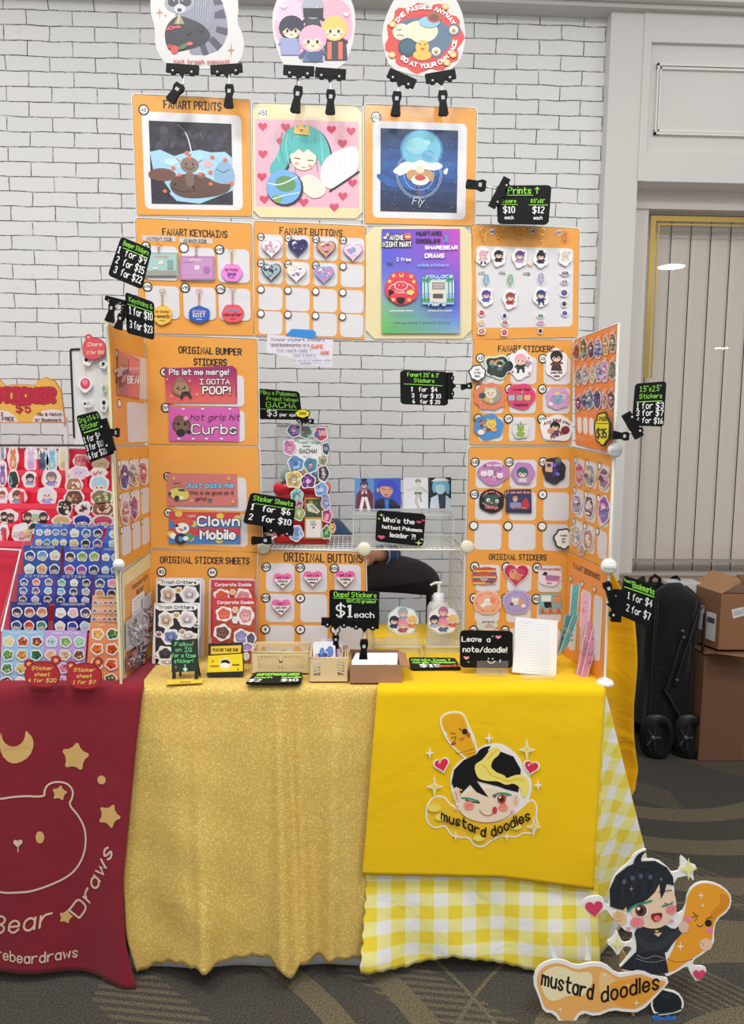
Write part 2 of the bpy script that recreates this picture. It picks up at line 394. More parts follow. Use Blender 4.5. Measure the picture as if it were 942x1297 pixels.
def ging(N,L,uv):
    s=N('ShaderNodeSeparateXYZ'); L(uv,s.inputs[0])
    a=mth(N,L,'LESS_THAN',mth(N,L,'FRACT',mth(N,L,'MULTIPLY_ADD',s.outputs[0],1/.0715,.35)),.5); c=mth(N,L,'LESS_THAN',mth(N,L,'FRACT',mth(N,L,'MULTIPLY_ADD',s.outputs[1],1/.0640,.2)),.5)
    return mixc(N,L,mth(N,L,'MULTIPLY',a,c),mixc(N,L,mth(N,L,'MAXIMUM',a,c),'e6e5ea','e6de90'),'e6cc3a')
fabric('gold_dotted',dots,.75,.4,5); fabric('gingham',ging,.75,.7,5); fabric('mustard',lambda N,L,u:'e2b905',.85,.5,4)
fabric('crimson',lambda N,L,u:'7d1d2b',.85,.6,5); fabric('saffron',lambda N,L,u:'f8b010',.8,1.2,6); fabric('white_cloth',lambda N,L,u:'dcdde0',.8,.4,6); fabric('black_canvas',lambda N,L,u:'141416',.8,.8,8)
fabric('denim',lambda N,L,u:'40587a',.85,.8,14)
# ------------------------------------------------------------------ setting
def hx_(x,y,Yp): return hit(x,y,V((0,Yp,0)),V((0,-1,0)))
WY=3.26
g=G(ID); g.raw([(-3.4,WY,-.0),(1.12,WY,0),(1.12,WY,3.45),(-3.4,WY,3.45)],[[0,1,2,3]],'ffffff'); g.build('wall_back','brick',kind='structure')
g=G(ID); g.raw([(-3.4,-1.5,0),(3.2,-1.5,0),(3.2,4.6,0),(-3.4,4.6,0)],[[0,1,2,3]],'ffffff'); g.build('floor','carpet',kind='structure')
PW='cfcecb'
def pz(x,y,Yp): return hx_(x,y,Yp).z
def pxx(x,y,Yp): return hx_(x,y,Yp).x
TY=3.2
xa=1.075; xa2=pxx(807,231,TY)   # column
xR=3.2
zh=pz(870,231,TY); zt=3.45
g=G(ID); g.box(xa,xa2,TY,WY+.2,0,zt,PW); g.build('trim_1','semi',kind='structure')
g=G(ID)
g.box(xa2-.03,xR,TY+.012,WY+.2,zh,zt,PW)
ztp=pz(870,55,TY); g.box(xa2-.001,xa2+.03,TY-.0055,TY+.010,zh+.001,zt-.001,PW); g.box(xa2,xR,TY-.004,TY+.012,ztp,zt,PW); g.box(xa2,xR,TY-.004,TY+.012,zh,pz(870,193,TY),PW)
z0,z1=pz(870,171,TY),pz(870,81,TY); x0=pxx(831,120,TY)
for a in (0,.012):
    for (p0,p1,q0,q1) in ((x0+a,x0+a+.007,z0,z1),(x0,xR,z1-.009-a,z1-a),(x0,xR,z0+a,z0+.009+a)): g.box(p0,p1,TY-.002+a*.3,TY+.013,q0,q1,'dad9d6')
g.build('wall_right','semi',kind='structure')
g=G(ID); zc=pz(942,20,TY-.04)
g.box(-3.4,xR,TY-.03,WY+.1,zc+.002,zc+.022,'bdbcb9',.004); g.box(-3.4,xR,TY-.06,WY+.1,zc+.022,zc+.05,PW,.005); g.box(-3.4,xR,TY-.02,WY+.1,zc+.05,3.5,PW)
tr=g.build('trim_2','semi',kind='structure'); tr.rotation_euler=(0,rad(.45),0); tr.location=(0,0,.03)
# window
wy=3.34; zb=pz(880,728,wy); zg=pz(870,268,wy); xg=pxx(813,400,wy)
wr=G(ID); wr.box(xa2,xR,wy-.03,wy+.05,zg,zh+.03,'cdc7c2'); wr.box(xa2-.01,xg,wy-.02,wy+.05,zb,zh,'cdc7c2')
wr.box(xa2-.01,xR,wy-.03,wy+.05,zb-.0,zb+.012,'a8a39e'); wr.box(xa2-.01,xR,wy-.01,wy+.05,zb+.06,zb+.066,'8f8a86')
win=wr.build('window_1','semi',kind='structure')
gg=G(ID); gg.box(xg-.01,xR,wy+.003,wy+.009,zb,zg,'ffffff'); gg.build('window_pane','glass',win)
gt=G(ID)
for (a,w_) in ((.02,.022),(.052,.007)):
    gt.box(xg+a,xg+a+w_,wy-.0005,wy+.0025,zb+.9,zg-a+.0,'b59a55'); gt.box(xg+a+w_,xR,wy-.0005,wy+.0025,zg-a-w_,zg-a,'b59a55')
gt.build('gold_border','metalc',win)
bt=thing('vertical_blind','grey vertical blind closed behind the tall window','blind',Fr((xg,3.43,zb)))
sw=.092
for i in range(20):
    s=G(); x=-.03+i*sw; s.raw([(x,0,.0),(x+.02,-.006,.0),(x+sw-.02,-.006,.0),(x+sw-.0025,.004,.0),(x,0,zg-zb),(x+.02,-.006,zg-zb),(x+sw-.02,-.006,zg-zb),(x+sw-.0025,.004,zg-zb)],[[0,1,5,4],[1,2,6,5],[2,3,7,6]],'e6ded8'); s.build('slat','semi',bt)
h=G(); h.box(-.04,1.84,-.02,.03,zg-zb-.005,zg-zb+.03,'b9b3ae'); h.build('headrail','semi',bt)
g=G(ID); g.box(-3.4+4.7,xR,3.5,3.56,0,3.4,'77716c'); g.build('wall_front','matte',kind='structure')
g=G(ID); g.box(xa2-.01,xR,TY+.05,TY+.2,0,zb-.055,'c9c8c6'); g.box(xa2-.01,xR,TY+.0,TY+.21,zb-.055,zb-.002,'8d7561'); g.build('wall_side','semi',kind='structure')
g=G(ID); g.box(-3.4,1.07,WY-.015,WY,0,.1,'bdbbb8'); g.build('baseboard_back','semi',kind='structure')
# ------------------------------------------------------------------ tables
def table(name,label,x0,x1,y0,y1,zt_):
    t=thing(name,label,'table',Fr(((x0+x1)/2,(y0+y1)/2,0)))
    a,b_=(x1-x0)/2,(y1-y0)/2
    g=G(); g.box(-a,a,-b_,b_,zt_-.035,zt_,'c8c8c4',.012); g.build('tabletop','semi',t)
    for sx_ in (-1,1):
        for sy in (-1,1):
            g=G(); g.tube([(sx_*(a-.12),sy*(b_-.08),zt_-.04),(sx_*(a-.06),sy*(b_-.06),.0)],.013,'6d6d70'); g.build('leg','semi',t)
TX0,TX1,TF,TB,TZ=-.545,.642,1.765,2.34,.732
table('folding_table','white folding table hidden under the yellow cloths',TX0+.01,TX1-.01,TF,TB,TZ-.004)
table('folding_table','white folding table hidden under the red cloth of the next booth',-1.95,TX0-.01,TF,TB,TZ-.004)
def interp(tab,z):
    if z<=tab[0][0]: return tab[0][1]
    for (a,b_),(c,d) in zip(tab,tab[1:]):
        if z<=c: return b_+(d-b_)*(z-a)/(c-a)
    return tab[-1][1]
def smooth_i(tab,z):
    return (interp(tab,z-.02)+interp(tab,z)+interp(tab,z+.02))/3
def edge_tab(pts,Y): return sorted((hx_(x,y,Y).z,hx_(x,y,Y).x) for x,y in pts)
def grid(name,mat,P,nu,nv,label,cat,UVf,org,thick=.0015,parent=None,group=None):
    vs=[];uv=[]
    for j in range(nv+1):
        for i in range(nu+1):
            p=P(i/nu,j/nv); vs.append((p[0]-org[0],p[1]-org[1],p[2]-org[2])); uv.append(UVf(i/nu,j/nv,p))
    fs=[[j*(nu+1)+i,j*(nu+1)+i+1,(j+1)*(nu+1)+i+1,(j+1)*(nu+1)+i] for j in range(nv) for i in range(nu)]
    me=bpy.data.meshes.new(name); me.from_pydata(vs,[],fs); ul=me.uv_layers.new(name='UVMap')
    for l in me.loops: ul.data[l.index].uv=uv[l.vertex_index]
    me.polygons.foreach_set('use_smooth',[True]*len(fs)); me.materials.append(MATS[mat])
    o=bpy.data.objects.new(name,me); COL.objects.link(o); o.location=org
    if parent: o.parent=parent; o.location=(0,0,0)
    md=o.modifiers.new('s','SOLIDIFY'); md.thickness=thick; md.offset=-1
    return props(o,label,cat,group)
# drape: flat on the table then over the front edge and down
def drape(name,mat,label,Y0,z0,xl,xr,zbt,fold,back=TB,nu=90,nd=60,nt=6,org=None,topx=None,flare=.02):
    def P(u,t):
        if t<.15:                                    # tabletop part, back to front
            k=t/.15; y=back+(Y0+.008-back)*k; z=z0
            a,b_=(topx or (xl(TZ),xr(TZ))); return (a+(b_-a)*u,y,z)
        k=(t-.15)/.85; zb_=zbt(u); z=z0-(z0-zb_)*k
        if k<.03: 
            e=k/.03; z=z0-.012*e*e
        else: z=(z0-.012)-(z0-.012-zb_)*(k-.03)/.97
        a,b_=xl(z),xr(z); x=a+(b_-a)*u; dz=z0-z
        y=Y0+.008*max(0,1-dz/.012)-flare*dz-fold(x,z)*min(1,dz/.12)
        return (x,y,z)
    def UVf(u,t,p):
        s=(z0-p[2]) if t>=.15 else -(p[1]-Y0); a,b_=xl(TZ),xr(TZ)
        return (p[0],-s)
    return grid(name,mat,P,nu,nd+nt,label,'tablecloth',UVf,org or ((xl(TZ)+xr(TZ))/2,(Y0+back)/2,z0))
def gauss(x,c,s): return math.exp(-((x-c)/s)**2)
# edges taken on the front plane
eL=edge_tab([(180,862),(172,940),(167,1000),(159,1109),(164,1175),(180,1232)],1.75)
botG=edge_tab([(178,1228)],1.75)
def zbG(u):
    X=-.54+u*.6
    t=[(-.54,.016),(-.42,.055),(-.36,.068),(-.28,.055),(-.22,.062),(-.165,.062),(-.14,.035),(-.12,.055),(-.05,.058),(.06,.045)]
    return interp(t,X)+.003*math.sin(X*150)
def foldG(x,z):
    d=.74-z; c=-.150+.03*d
    f=.055*gauss(x,c-.012,.012+.022*d)+.03*gauss(x,c+.035,.010+.012*d)+.022*gauss(x,-.02-.02*d,.02)+.02*gauss(x,-.37+.06*d,.014+.01*d)+.011*math.sin(x*17+.6+1.2*z)+.010*math.sin(x*31+3*z)+.008*gauss(x,-.44+.12*d,.035)+.018*gauss(x,-.30-.05*d,.03)+.003*math.sin(z*38+x*16)*gauss(x,-.38,.12)
    k=max(0,min(1,(.085-x)/.13)); k=k*k*(3-2*k)
    return (f+.022)*(.14+d*1.35)*k+.004*d
drape('tablecloth','white_cloth','plain white cloth showing below the frayed hem of the gold cloth',1.762,TZ+.0005,lambda z:-.535,lambda z:.06,lambda u:.012,lambda x,z:.004*math.sin(x*30),nu=30,nd=16)
drape('tablecloth','gold_dotted','gold cloth with tiny pale dots over the left half of the table',1.752,TZ+.003,lambda z:smooth_i(eL,z)+.0,lambda z:.11-.04*(TZ-z)/TZ,zbG,foldG,nu=130,nd=70,topx=(-.535,.12))
# red cloth with bear print
def foldR(x,z):
    d=.74-z; return (.012+.008*math.sin(x*14+1)+.006*math.sin(x*31+3*z))*(.2+d)+.04*d*gauss(x,-.52,.06)
zR=lambda u: interp([(0,.02),(.75,.035),(.9,.02),(1,.003)],u)
REDY=1.742
red_f=lambda x,z:REDY-.02*(TZ+.006-z)-foldR(x,z)*min(1,(TZ+.006-z)/.12)
red=drape('tablecloth','crimson','dark red cloth with a cream bear face, stars and a moon printed on it',REDY,TZ+.006,lambda z:-1.9,lambda z:smooth_i(eL,z)+.006,zR,foldR,nu=130,nd=60,topx=(-1.9,-.50),org=(-1.2,2.0,TZ+.006))
# gingham cloth with a flared corner
botY=[(450,1218),(480,1217),(520,1222),(560,1212),(574,1207),(620,1215),(700,1228),(745,1224)]
bt_=sorted((hx_(x,y,1.73).x,max(.003,hx_(x,y,1.73).z)) for x,y in botY)
def foldY(x,z):
    d=.74-z; q=max(0,min(1,(.24-z)/.18))
    return .004*d+q*(.016+.012*math.sin(x*13+.5)+.007*math.sin(x*29+3*z))+q*q*.012*math.sin(x*22+9*z)
def zbY(u):
    x=.045+u*.6; return interp(bt_,x)+.0035*abs(math.sin(x*95))
def xlY(z): return .10-.058*(TZ-z)/TZ+ (-.006*abs(math.sin((TZ-z)*95)))
drape('tablecloth','gingham','pale yellow gingham cloth with scalloped hem under the mustard print cloth',1.747,TZ+.005,xlY,lambda z:.640,zbY,foldY,nu=110,nd=80,topx=(.10,.642))
def Pfl(u,t):      # corner flare of the gingham, falling from the table corner to the side and back
    s=u; drop=t*(TZ-interp([(0,.003),(.35,.05),(.62,.16),(.8,.26),(1,.30)],s))
    k=drop/TZ; out=math.sin(min(1,s/.8)*math.pi/2)
    x=.640+out*k*.30+.012*math.sin(s*16)*k; y=1.745+s*(.03+.42*k)+.02*k*math.sin(s*11)
    return (x,y,TZ+.005-drop)
grid('tablecloth_corner','gingham',Pfl,26,40,'yellow gingham corner flaring out from the right table corner','tablecloth',lambda u,t,p:(((lambda a,b_:(a*.85+b_*.5,-a*.5+b_*.85))(u*.46*(TZ-p[2])/TZ,TZ-p[2]))),(.70,1.85,.35))
def foldS(x,z):
    k=max(gauss(x,.37,.20),0)*gauss(z,.46,.30); k=min(1,k*1.9)
    return .004+.004*math.sin(x*13+2*z)*(1-k)
yR=edge_tab([(768,866),(760,960),(752,1060),(748,1122)],1.735); yL=edge_tab([(478,868),(470,960),(463,1050),(458,1103)],1.735)
MUSY=1.738
zM=lambda u: interp([(0,hx_(458,1103,1.73).z),(.3,hx_(550,1106,1.73).z),(.6,hx_(630,1108,1.73).z),(1,hx_(748,1122,1.73).z)],u)
def mus_f(x,z): return MUSY-.034*(TZ+.0085-z)-foldS(x,z)*min(1,(TZ+.0085-z)/.12)-.0
drape('tablecloth','mustard','mustard yellow cloth printed with a winking cartoon face logo',MUSY,TZ+.0085,lambda z:interp(yL,z),lambda z:interp(yR,z),zM,foldS,nu=60,nd=50,flare=.034,topx=(.085,.642))
# saffron cloth behind
sR=sorted((hx_(x,y,2.12).z,hx_(x,y,2.12).x) for x,y in [(764,690),(772,712),(786,740),(804,785),(808,840),(808,899),(812,946),(818,985),(813,1012),(808,1020)])
def Psf(u,t):
    z=1.06-t*(1.06-hx_(806,1020,2.12).z*(1) -.03*(1-u)); xr=interp(sR,z); xl_=.655 if z<1.0 else .64
    x=xl_+(xr-xl_)*u; return (x,2.13+.035*math.sin(u*9+z*2)+.02*math.sin(u*5-z*9)+.04*u,z)
grid('draped_cloth','saffron',Psf,30,40,'deep orange cloth hanging behind the right side board','cloth',lambda u,t,p:(p[0],p[2]),(.75,2.14,.6))

grid('side_tablecloth','gingham',lambda u,t:(.647+.02*t+.012*t*math.sin(u*14),1.80+u*.53,TZ+.004-t*(TZ-.02)),24,20,'yellow gingham side drape over the right end of the table','tablecloth',lambda u,t,p:(p[1],p[2]),(.65,2.06,.37))
# ------------------------------------------------------------------ drawing vocabulary
ZT_={'A':(150,0,4.0957),'B':(310,0,3.0387),'C':(160,270,5.541),'D':(310,270,5.541),'E':(460,270,5.8875),'F':(580,200,5.2333),'G':(110,290,4.3233),'H':(190,420,6.28),'I':(190,560,6.28),'J':(300,480,5.8875),
'K':(0,400,5.4042),'L':(0,600,4.4724),'M':(580,420,5.8875),'N':(580,560,5.8875),'O':(700,400,4.3233),'P':(430,590,5.541),'Q':(140,680,4.71),'R':(300,680,5.2333),'S':(440,680,5.2333),'T':(570,680,3.4889),
'U':(750,680,4.632),'W':(0,850,3.3256),'X':(500,880,4.2818),'Y':(660,1050,3.3404),'a':(0,555,6.28),'b':(0,650,6.077),'c':(0,760,4.71),'d':(135,560,7.2056),'e':(720,400,7.2056),'f':(715,560,7.2056),'g':(80,380,5.8955),'h':(580,690,6.28)}
def zpx(k,x,y): o=ZT_[k]; return (o[0]+x/o[2],o[1]+y/o[2])
def GZ(fr,k,**kw):
    g=G(fr,**kw); g.Z=k; o=ZT_[k]; g.setT(o[0],o[1],0,1/o[2]); g.base=g.T; return g
INK='1b181c'; OR='dd9840'; POC='d2d0d4'; WH='eceaea'
def confetti(g,cx,cy,rx,ry,cols,n,seed,smin=.12,smax=.32):
    r=random.Random(seed)
    for i in range(n):
        a=r.random()*6.283; d=math.sqrt(r.random())*.72; k=r.uniform(smin,smax)
        g.ell(cx+rx*d*math.cos(a),cy+ry*d*math.sin(a),rx*k,ry*k*r.uniform(.5,1.1),r.choice(cols),rot=r.random()*180,n=9)
def fig(g,cx,cy,s,hair,cloth,skin='ecccb4',seed=0,body=True,hat=None,legs=None):
    """generic small doodled figure: s = head radius"""
    r=random.Random(seed); tl=r.choice((-1,1))
    if body:
        if legs: g.line([(cx-s*.3,cy+s*1.5),(cx-s*.5,cy+s*2.5)],s*.45,legs,up=False); g.line([(cx+s*.3,cy+s*1.5),(cx+s*.6,cy+s*2.4)],s*.45,legs)
        g.poly([(cx-s*.45,cy+s*.6),(cx+s*.45,cy+s*.6),(cx+s*.85,cy+s*1.9),(cx-s*.85,cy+s*1.9)],cloth)
        g.line([(cx-s*.5,cy+s),(cx-s*1.0,cy+s*1.5)],s*.32,shade(cloth,.8),up=False); g.line([(cx+s*.5,cy+s),(cx+s*1.05,cy+s*1.25)],s*.32,shade(cloth,.8))
    g.ell(cx,cy+s*.05,s*1.12,s*1.1,hair,n=16)
    g.ell(cx,cy+s*.25,s*.8,s*.72,skin,n=14)
    b=[(cx-s*.95,cy+s*.2),(cx-s*.9,cy-s*.4),(cx,cy-s*.95),(cx+s*.9,cy-s*.4),(cx+s*.95,cy+s*.2)]
    for i in range(5): b.append((cx+s*(.75-.38*i),cy+s*((.02 if i%2 else .3)+r.uniform(-.1,.1))))
    g.poly(b,hair)
    for sg in (-1,1):
        g.ell(cx+sg*s*.36,cy+s*.32,s*.12,s*.17,INK,n=8,up=False); 
        g.ell(cx+sg*s*.58,cy+s*.56,s*.16,s*.09,'e79a94',n=8,up=False)
    g.w+=DZ; g.line([(cx-s*.12,cy+s*.62),(cx,cy+s*.68),(cx+s*.12,cy+s*.62)],s*.07,'8d3b3b')
    if hat: g.poly([(cx-s*1.1,cy-s*.35),(cx-s*.7,cy-s*.6),(cx-s*.5,cy-s*1.35),(cx+s*.5,cy-s*1.35),(cx+s*.7,cy-s*.6),(cx+s*1.1,cy-s*.35)],hat)
def beast(g,cx,cy,s,c,ears='round',belly=None):
    for sg in (-1,1):
        if ears=='round': g.ell(cx+sg*s*.7,cy-s*.75,s*.34,s*.34,shade(c,.85),n=10,up=False)
        elif ears=='tall': g.poly([(cx+sg*s*.2,cy-s*.6),(cx+sg*s*.55,cy-s*2.0),(cx+sg*s*.85,cy-s*.5)],c,False)
        else: g.poly([(cx+sg*s*.15,cy-s*.7),(cx+sg*s*.8,cy-s*1.25),(cx+sg*s*.9,cy-s*.3)],shade(c,.85),False)
    g.w+=DZ; g.ell(cx,cy,s,s*.85,c,n=16)
    if belly: g.ell(cx,cy+s*.3,s*.55,s*.42,belly,n=12)
    for sg in (-1,1): g.ell(cx+sg*s*.35,cy-s*.02,s*.09,s*.12,INK,n=7,up=False)
    g.w+=DZ; g.line([(cx-s*.15,cy+s*.25),(cx,cy+s*.35),(cx+s*.15,cy+s*.25)],s*.08,INK)
def piece(name,Z,fr,outline,draw,label,cat,group=None,w=.0022,t=.0006,bc='e9e7ea',mat='gloss',edge=None,wz=0,parts=None):
    xs=[p[0] for p in outline];ys=[p[1] for p in outline]
    c=zpx(Z,(min(xs)+max(xs))/2,(min(ys)+max(ys))/2) if Z else ((min(xs)+max(xs))/2,(min(ys)+max(ys))/2)
    f=fr.at(c[0],c[1],w)
    g=GZ(f,Z) if Z else G(f)
    g.slab(outline,bc,t,edge); 
    if draw: draw(g)
    return g.build(name,mat,None,label,cat,group)
BK=FY(2.0)
# ------------------------------------------------------------------ the board tower
def board(label,corners,draw,fr=BK,sheet=OR,size=(100,100),Z=None,panel=True,cut=0,group='boards of the display tower',name='display_board',wire=True,mat='sleeve'):
    cx=sum(p[0] for p in corners)/4; f=fr.at(cx,(corners[2][1]+corners[3][1])/2)
    t=thing(name,label,'board',f,group)
    q=[f.px(*p) for p in corners]
    if panel:
        g=G(f,w=-.006).uvq(q,(100,100)); g.slab(rr(-1.5,-1.5,101.5,101.5,3),'cfcfcb',.003); g.build('clear_panel','milk',t)
        g=G(f); 
        pts=[]
        for (a,b_) in rr(-1.2,-1.2,101.2,101.2,3,3): u,v=g.uvq(q,(100,100)).m(a,b_); pts.append((u,.0025,v))
        g.tube(pts,.0016,'d9d9d4',6,closed=True); g.build('panel_rim','semi',t)
    g=G(f,w=0)
    g.uvq(q,size)
    W,Hh=size
    if cut:
        c=cut; pts=[(c,0),(W-c,0),(W,c),(W,Hh-c),(W-c,Hh),(c,Hh),(0,Hh-c),(0,c)]
    else: pts=rr(0,0,W,Hh,1,2)
    g.slab(pts,sheet,.0012)
    draw(g)
    if Z: pass
    g.build('sheet',mat,t)
    return f
def pockets(g,xs,ys,r=4,c=POC,badges=None,br=4.2,skip=(),dx=0,dy=0,ry=None):
    for j,(y0,y1) in enumerate(ys):
        for i,(x0,x1) in enumerate(xs):
            if (i,j) in skip: continue
            g.poly(rr(x0,y0,x1,y1,r),c,False)
    g.w+=DZ
    k=0
    for j,(y0,y1) in enumerate(ys):
        for i,(x0,x1) in enumerate(xs):
            if (i,j) in skip: k+=1; continue
            tx=badges[k] if badges and k<len(badges) else ''
            g.badge(x0+dx,y0+dy,br,tx,ry); k+=1
def title(g,t,x,y,h,w=None,fit=56): g.text(t,x,y,h,INK,w or h*.19,sp=1.9,jit=.03,fit=fit)
# 1 fanart prints
def d1_(g):
    g.poly(rr(7,13.5,92.5,95,5),'d9d7da'); title(g,'FANART PRINTS',51,10,6.4,fit=49); g.badge(9,12.2,4.6,'A1')
    g.rect(13,21,84,90.5,'2c2b36'); r=random.Random(3)
    for i in range(26): g.ell(r.uniform(20,78),r.uniform(26,44),r.uniform(3,7),r.uniform(2,4),r.choice(['33323e','3d3b49','272631','45414e']),n=10,rot=r.random()*180,up=(i%5==0))
    g.poly([(13,47),(22,45),(34,50),(46,46),(56,44),(66,46),(78,45),(84,50),(84,78),(70,84),(55,90),(35,88),(22,75),(16,66)],'9cc4dc'); g.poly([(13,60),(22,68),(30,80),(26,88),(13,84)],'2c2b36')
    for i in range(18): g.line([(r.uniform(20,60),r.uniform(52,70))]*1+[(r.uniform(30,78),r.uniform(52,72))],.35,'c5e2ee',up=False)
    g.w+=DZ
    g.line(chaikin([(40,25),(46,32),(49,46)]),1,'d8dade'); g.line([(38,24),(44,29)],1.8,'5b5450')
    g.ell(54,50,6,4.5,'a3cbe0'); g.ell(31,55,6,3,'b5d8e6'); g.ell(63,56,4,3,'e7a5b5')
    g.ell(23,66,12,5.5,'6d4a42'); g.ell(77,66,9,13,'87a9c8'); g.line([(70,60),(76,63),(82,60)],.6,'3b4a63')
    g.poly(chaikin([(28,72),(40,64),(60,66),(72,73),(84,72),(80,80),(66,84),(45,86),(32,82)],True),'5d463f'); g.ell(34,74,1,1.2,INK); g.ell(50,76,1,1.2,INK); g.line(chaikin([(31,77),(40,81),(52,78)]),.5,'2d211f')
    g.ell(47,69,4,7,'77635a'); g.ell(47,57,8,6.5,'826d62'); g.ell(57,66,3.4,2.6,'77635a')
    for sg in(-1,1): g.ell(47+sg*3,56.5,.8,1,INK,up=False); g.line([(47+sg*7,55),(47+sg*11,52)],.7,'c58f9a',up=False)
    g.w+=DZ; g.line(chaikin([(43,59),(47,61.5),(51,59)]),.5,INK)
    for (x,y) in ((47,51),(67,50),(33,60),(38,66),(56,65),(65,63),(65,73),(25,80),(78,52),(83,72),(45,47)): g.ell(x,y,1.9,1.6,'e2683f',n=9,up=False)
    g.w+=DZ; g.line([(46,49.5),(48.5,48.5)],.7,'3c8a46')
    g.text('\\',58,35,5,'8e8c99',.3)
board('orange board with the FANART PRINTS title and a dark cave pool print',[(168,120),(316,127),(318.5,274),(174,272)],d1_)
# 2 teal artwork (plain generic picture)
def d2_(g):
    g.rect(2,13.5,97,90.5,'e0aabb'); g.ell(9,8,5,4,'e9e4dc'); g.text('A51',9,10,4,INK,.6)
    for x,y in ((9,20),(30,20),(72,21),(90,22),(9,44),(8,64),(90,44),(82,80),(91,68),(10,84),(74,90),(46,86),(26,33),(82,33)): g.heart(x,y,4.6,'c64862')
    sw=[[(26,34),(32,20),(48,17),(62,22),(70,36),(72,54),(74,62),(64,60),(60,46),(48,40),(34,44),(30,58),(18,66),(14,56),(22,46)]]
    g.poly([(x+2,y+1.4) for x,y in chaikin(sw[0],True)],'2c2c38'); 
    for q in sw: g.poly(chaikin(q,True),'4fb0ad')
    for k in range(9): g.line(chaikin([(22+k*5,24+k%3),(18+k*5.6,36),(24+k*5,50+k%4*3)]),.7,'2f8f90' if k%2 else '86d2cc',up=False)
    g.w+=DZ
    g.poly(chaikin([(64,48),(80,38),(97,34),(97,58),(84,66),(70,76),(60,66)],True),'e8e3e6'); g.line(chaikin([(70,76),(84,67),(97,58)]),1.6,INK)
    for k in range(5): g.line([(70+k*5,44),(68+k*5,62)],.4,'bdb7c0',up=False)
    g.w+=DZ; g.ell(46,46,12,12,'f0d6c8'); g.poly(chaikin([(40,66),(52,60),(64,68),(68,78),(56,84),(46,78)],True),'f0d6c8'); g.ell(40,52,2.2,1.4,'e79a94'); g.ell(52,54,2.2,1.4,'e79a94'); g.line([(38,47),(43,48)],.8,INK); g.line([(50,49),(55,49)],.8,INK); g.line([(44,55),(48,55.5)],.5,'9a4a4a')
    g.poly(chaikin([(33,42),(34,32),(46,28),(58,33),(60,46),(54,42),(50,38),(46,43),(42,38),(36,44)],True),'4fb0ad')
    g.ell(29,74,17,16,'24262f'); g.ell(28,73,16,15.4,'6ea6dc'); g.poly(chaikin([(20,66),(30,62),(40,68),(38,76),(28,78),(20,74)],True),'5f8f5c'); g.poly(chaikin([(16,80),(24,80),(28,86),(20,88)],True),'74a05e'); g.line(chaikin([(14,70),(24,72),(40,64)]),1,'dfeaf2'); g.line(chaikin([(18,84),(30,80),(42,78)]),.8,'dfeaf2')
    g.poly([(38,26),(37,17),(41,21),(44,15),(47,21),(52,17),(51,27)],'e3bb62'); g.heart(44.5,23,1.6,'9c6a2e')
board('cream cut-corner board marked A51 with a pink teal-haired print',[(320,131),(458,135),(459,277),(321,275)],d2_,sheet='dccfa2',cut=6)
# 3 night sky print
def d3_(g):
    g.badge(10,10,4.8,'A52'); g.poly(rr(7,13,92,95,5),'d6d6da')
    cols=['15305c','173a6e','1b4684','1d4f92','1a4480','16376a','122c58','101f42']
    for i in range(16):
        y0=19+i*4.4; g.rect(14,y0,84,y0+4.5,cols[i//2],up=False)
    g.w+=DZ
    r=random.Random(5)
    for i in range(10): g.ell(r.uniform(20,78),r.uniform(40,70),r.uniform(5,11),r.uniform(3,7),r.choice(['1e56a0','1f5aa5','1b4f95']),n=12,rot=r.random()*90,up=False)
    g.w+=DZ
    g.ell(51,36,19.5,17,'3d84b4'); g.ell(51,36,17.5,16,'6cb4cc'); g.ell(47,33,10,7,'8ccad8'); g.ell(57,41,6,5,'559fc0'); g.ell(56,30,3,2.4,'a6d9e2')
    for R_ in (21,19.6,14): g.ring(49,57,R_,.45,'9cc0e8')
    for pts in ([(28,52),(36,46),(44,48),(50,44),(58,48),(66,46),(72,50),(64,54),(50,52),(38,56),(30,60)],[(24,56),(30,50),(32,58)],[(70,54),(76,50),(74,58)]): g.poly(chaikin(pts,True),'e4e2ea')
    g.poly(chaikin([(36,58),(42,52),(50,56),(58,52),(64,58),(60,64),(50,62),(42,64)],True),'b98e62'); g.ell(50,62,8,4.6,'f0e6de'); g.ell(50,60,5,2.6,'c0483d'); g.ell(50,53,4,3.4,'ecccb4')
    g.line([(49,66),(49.5,78)],.8,'b24a55')
    for i in range(60): x,y=r.uniform(15,83),r.uniform(20,88); g.ell(x,y,.3,.3,'b9d4ee',n=5,up=False)
    g.w+=DZ; g.text('Fly',48,83,6,'e8ecf2',.5,sl=.3)
board('orange board marked A52 with a deep blue moonlit print',[(462,133),(603,138),(600,286),(462,283)],d3_)
# 4 keychains
def d4_(g):
    title(g,'FANART KEYCHAINS',51,13,5.6); g.rect(5,14,34,18.5,'c9c1bf'); g.rect(37,14.5,66,19,'c9c1bf'); g.text('A2 FRONT SIDE',20,18,2.6,INK,.4,sx=.8); g.text('A2 BACK SIDE',51,18.4,2.6,INK,.4,sx=.8)
    pockets(g,[(6,35.5),(39,67.5),(70,98)],[(23,53),(58,87)],4.5,badges=['A92','','A93','A94','A95','A96'],br=4.4,dx=2,dy=1)
board('orange board with the FANART KEYCHAINS title',[(172,277),(318,284),(321,425),(178,422)],d4_)
# 5 fanart buttons
def d5_(g):
    title(g,'FANART BUTTONS',51,9.5,5.4)
    pockets(g,[(4,25.5),(28.5,50),(53.5,75),(78,99)],[(10.5,31.5),(33.5,54),(56.5,77),(78,98.5)],4,badges=['A60','A61','A62','A63','A64','A65','A66'],br=3.5,dx=2,dy=2.5)
board('orange board with the FANART BUTTONS title and sixteen pockets',[(322,281),(463,287),(461,430),(322,425)],d5_)
# 6 cream board + poster
def d6_(g):
    pass
board('cream board holding the purple and green promotion poster',[(463,287),(598,287),(597,429),(463,429)],d6_,sheet='dccfa2',cut=8)
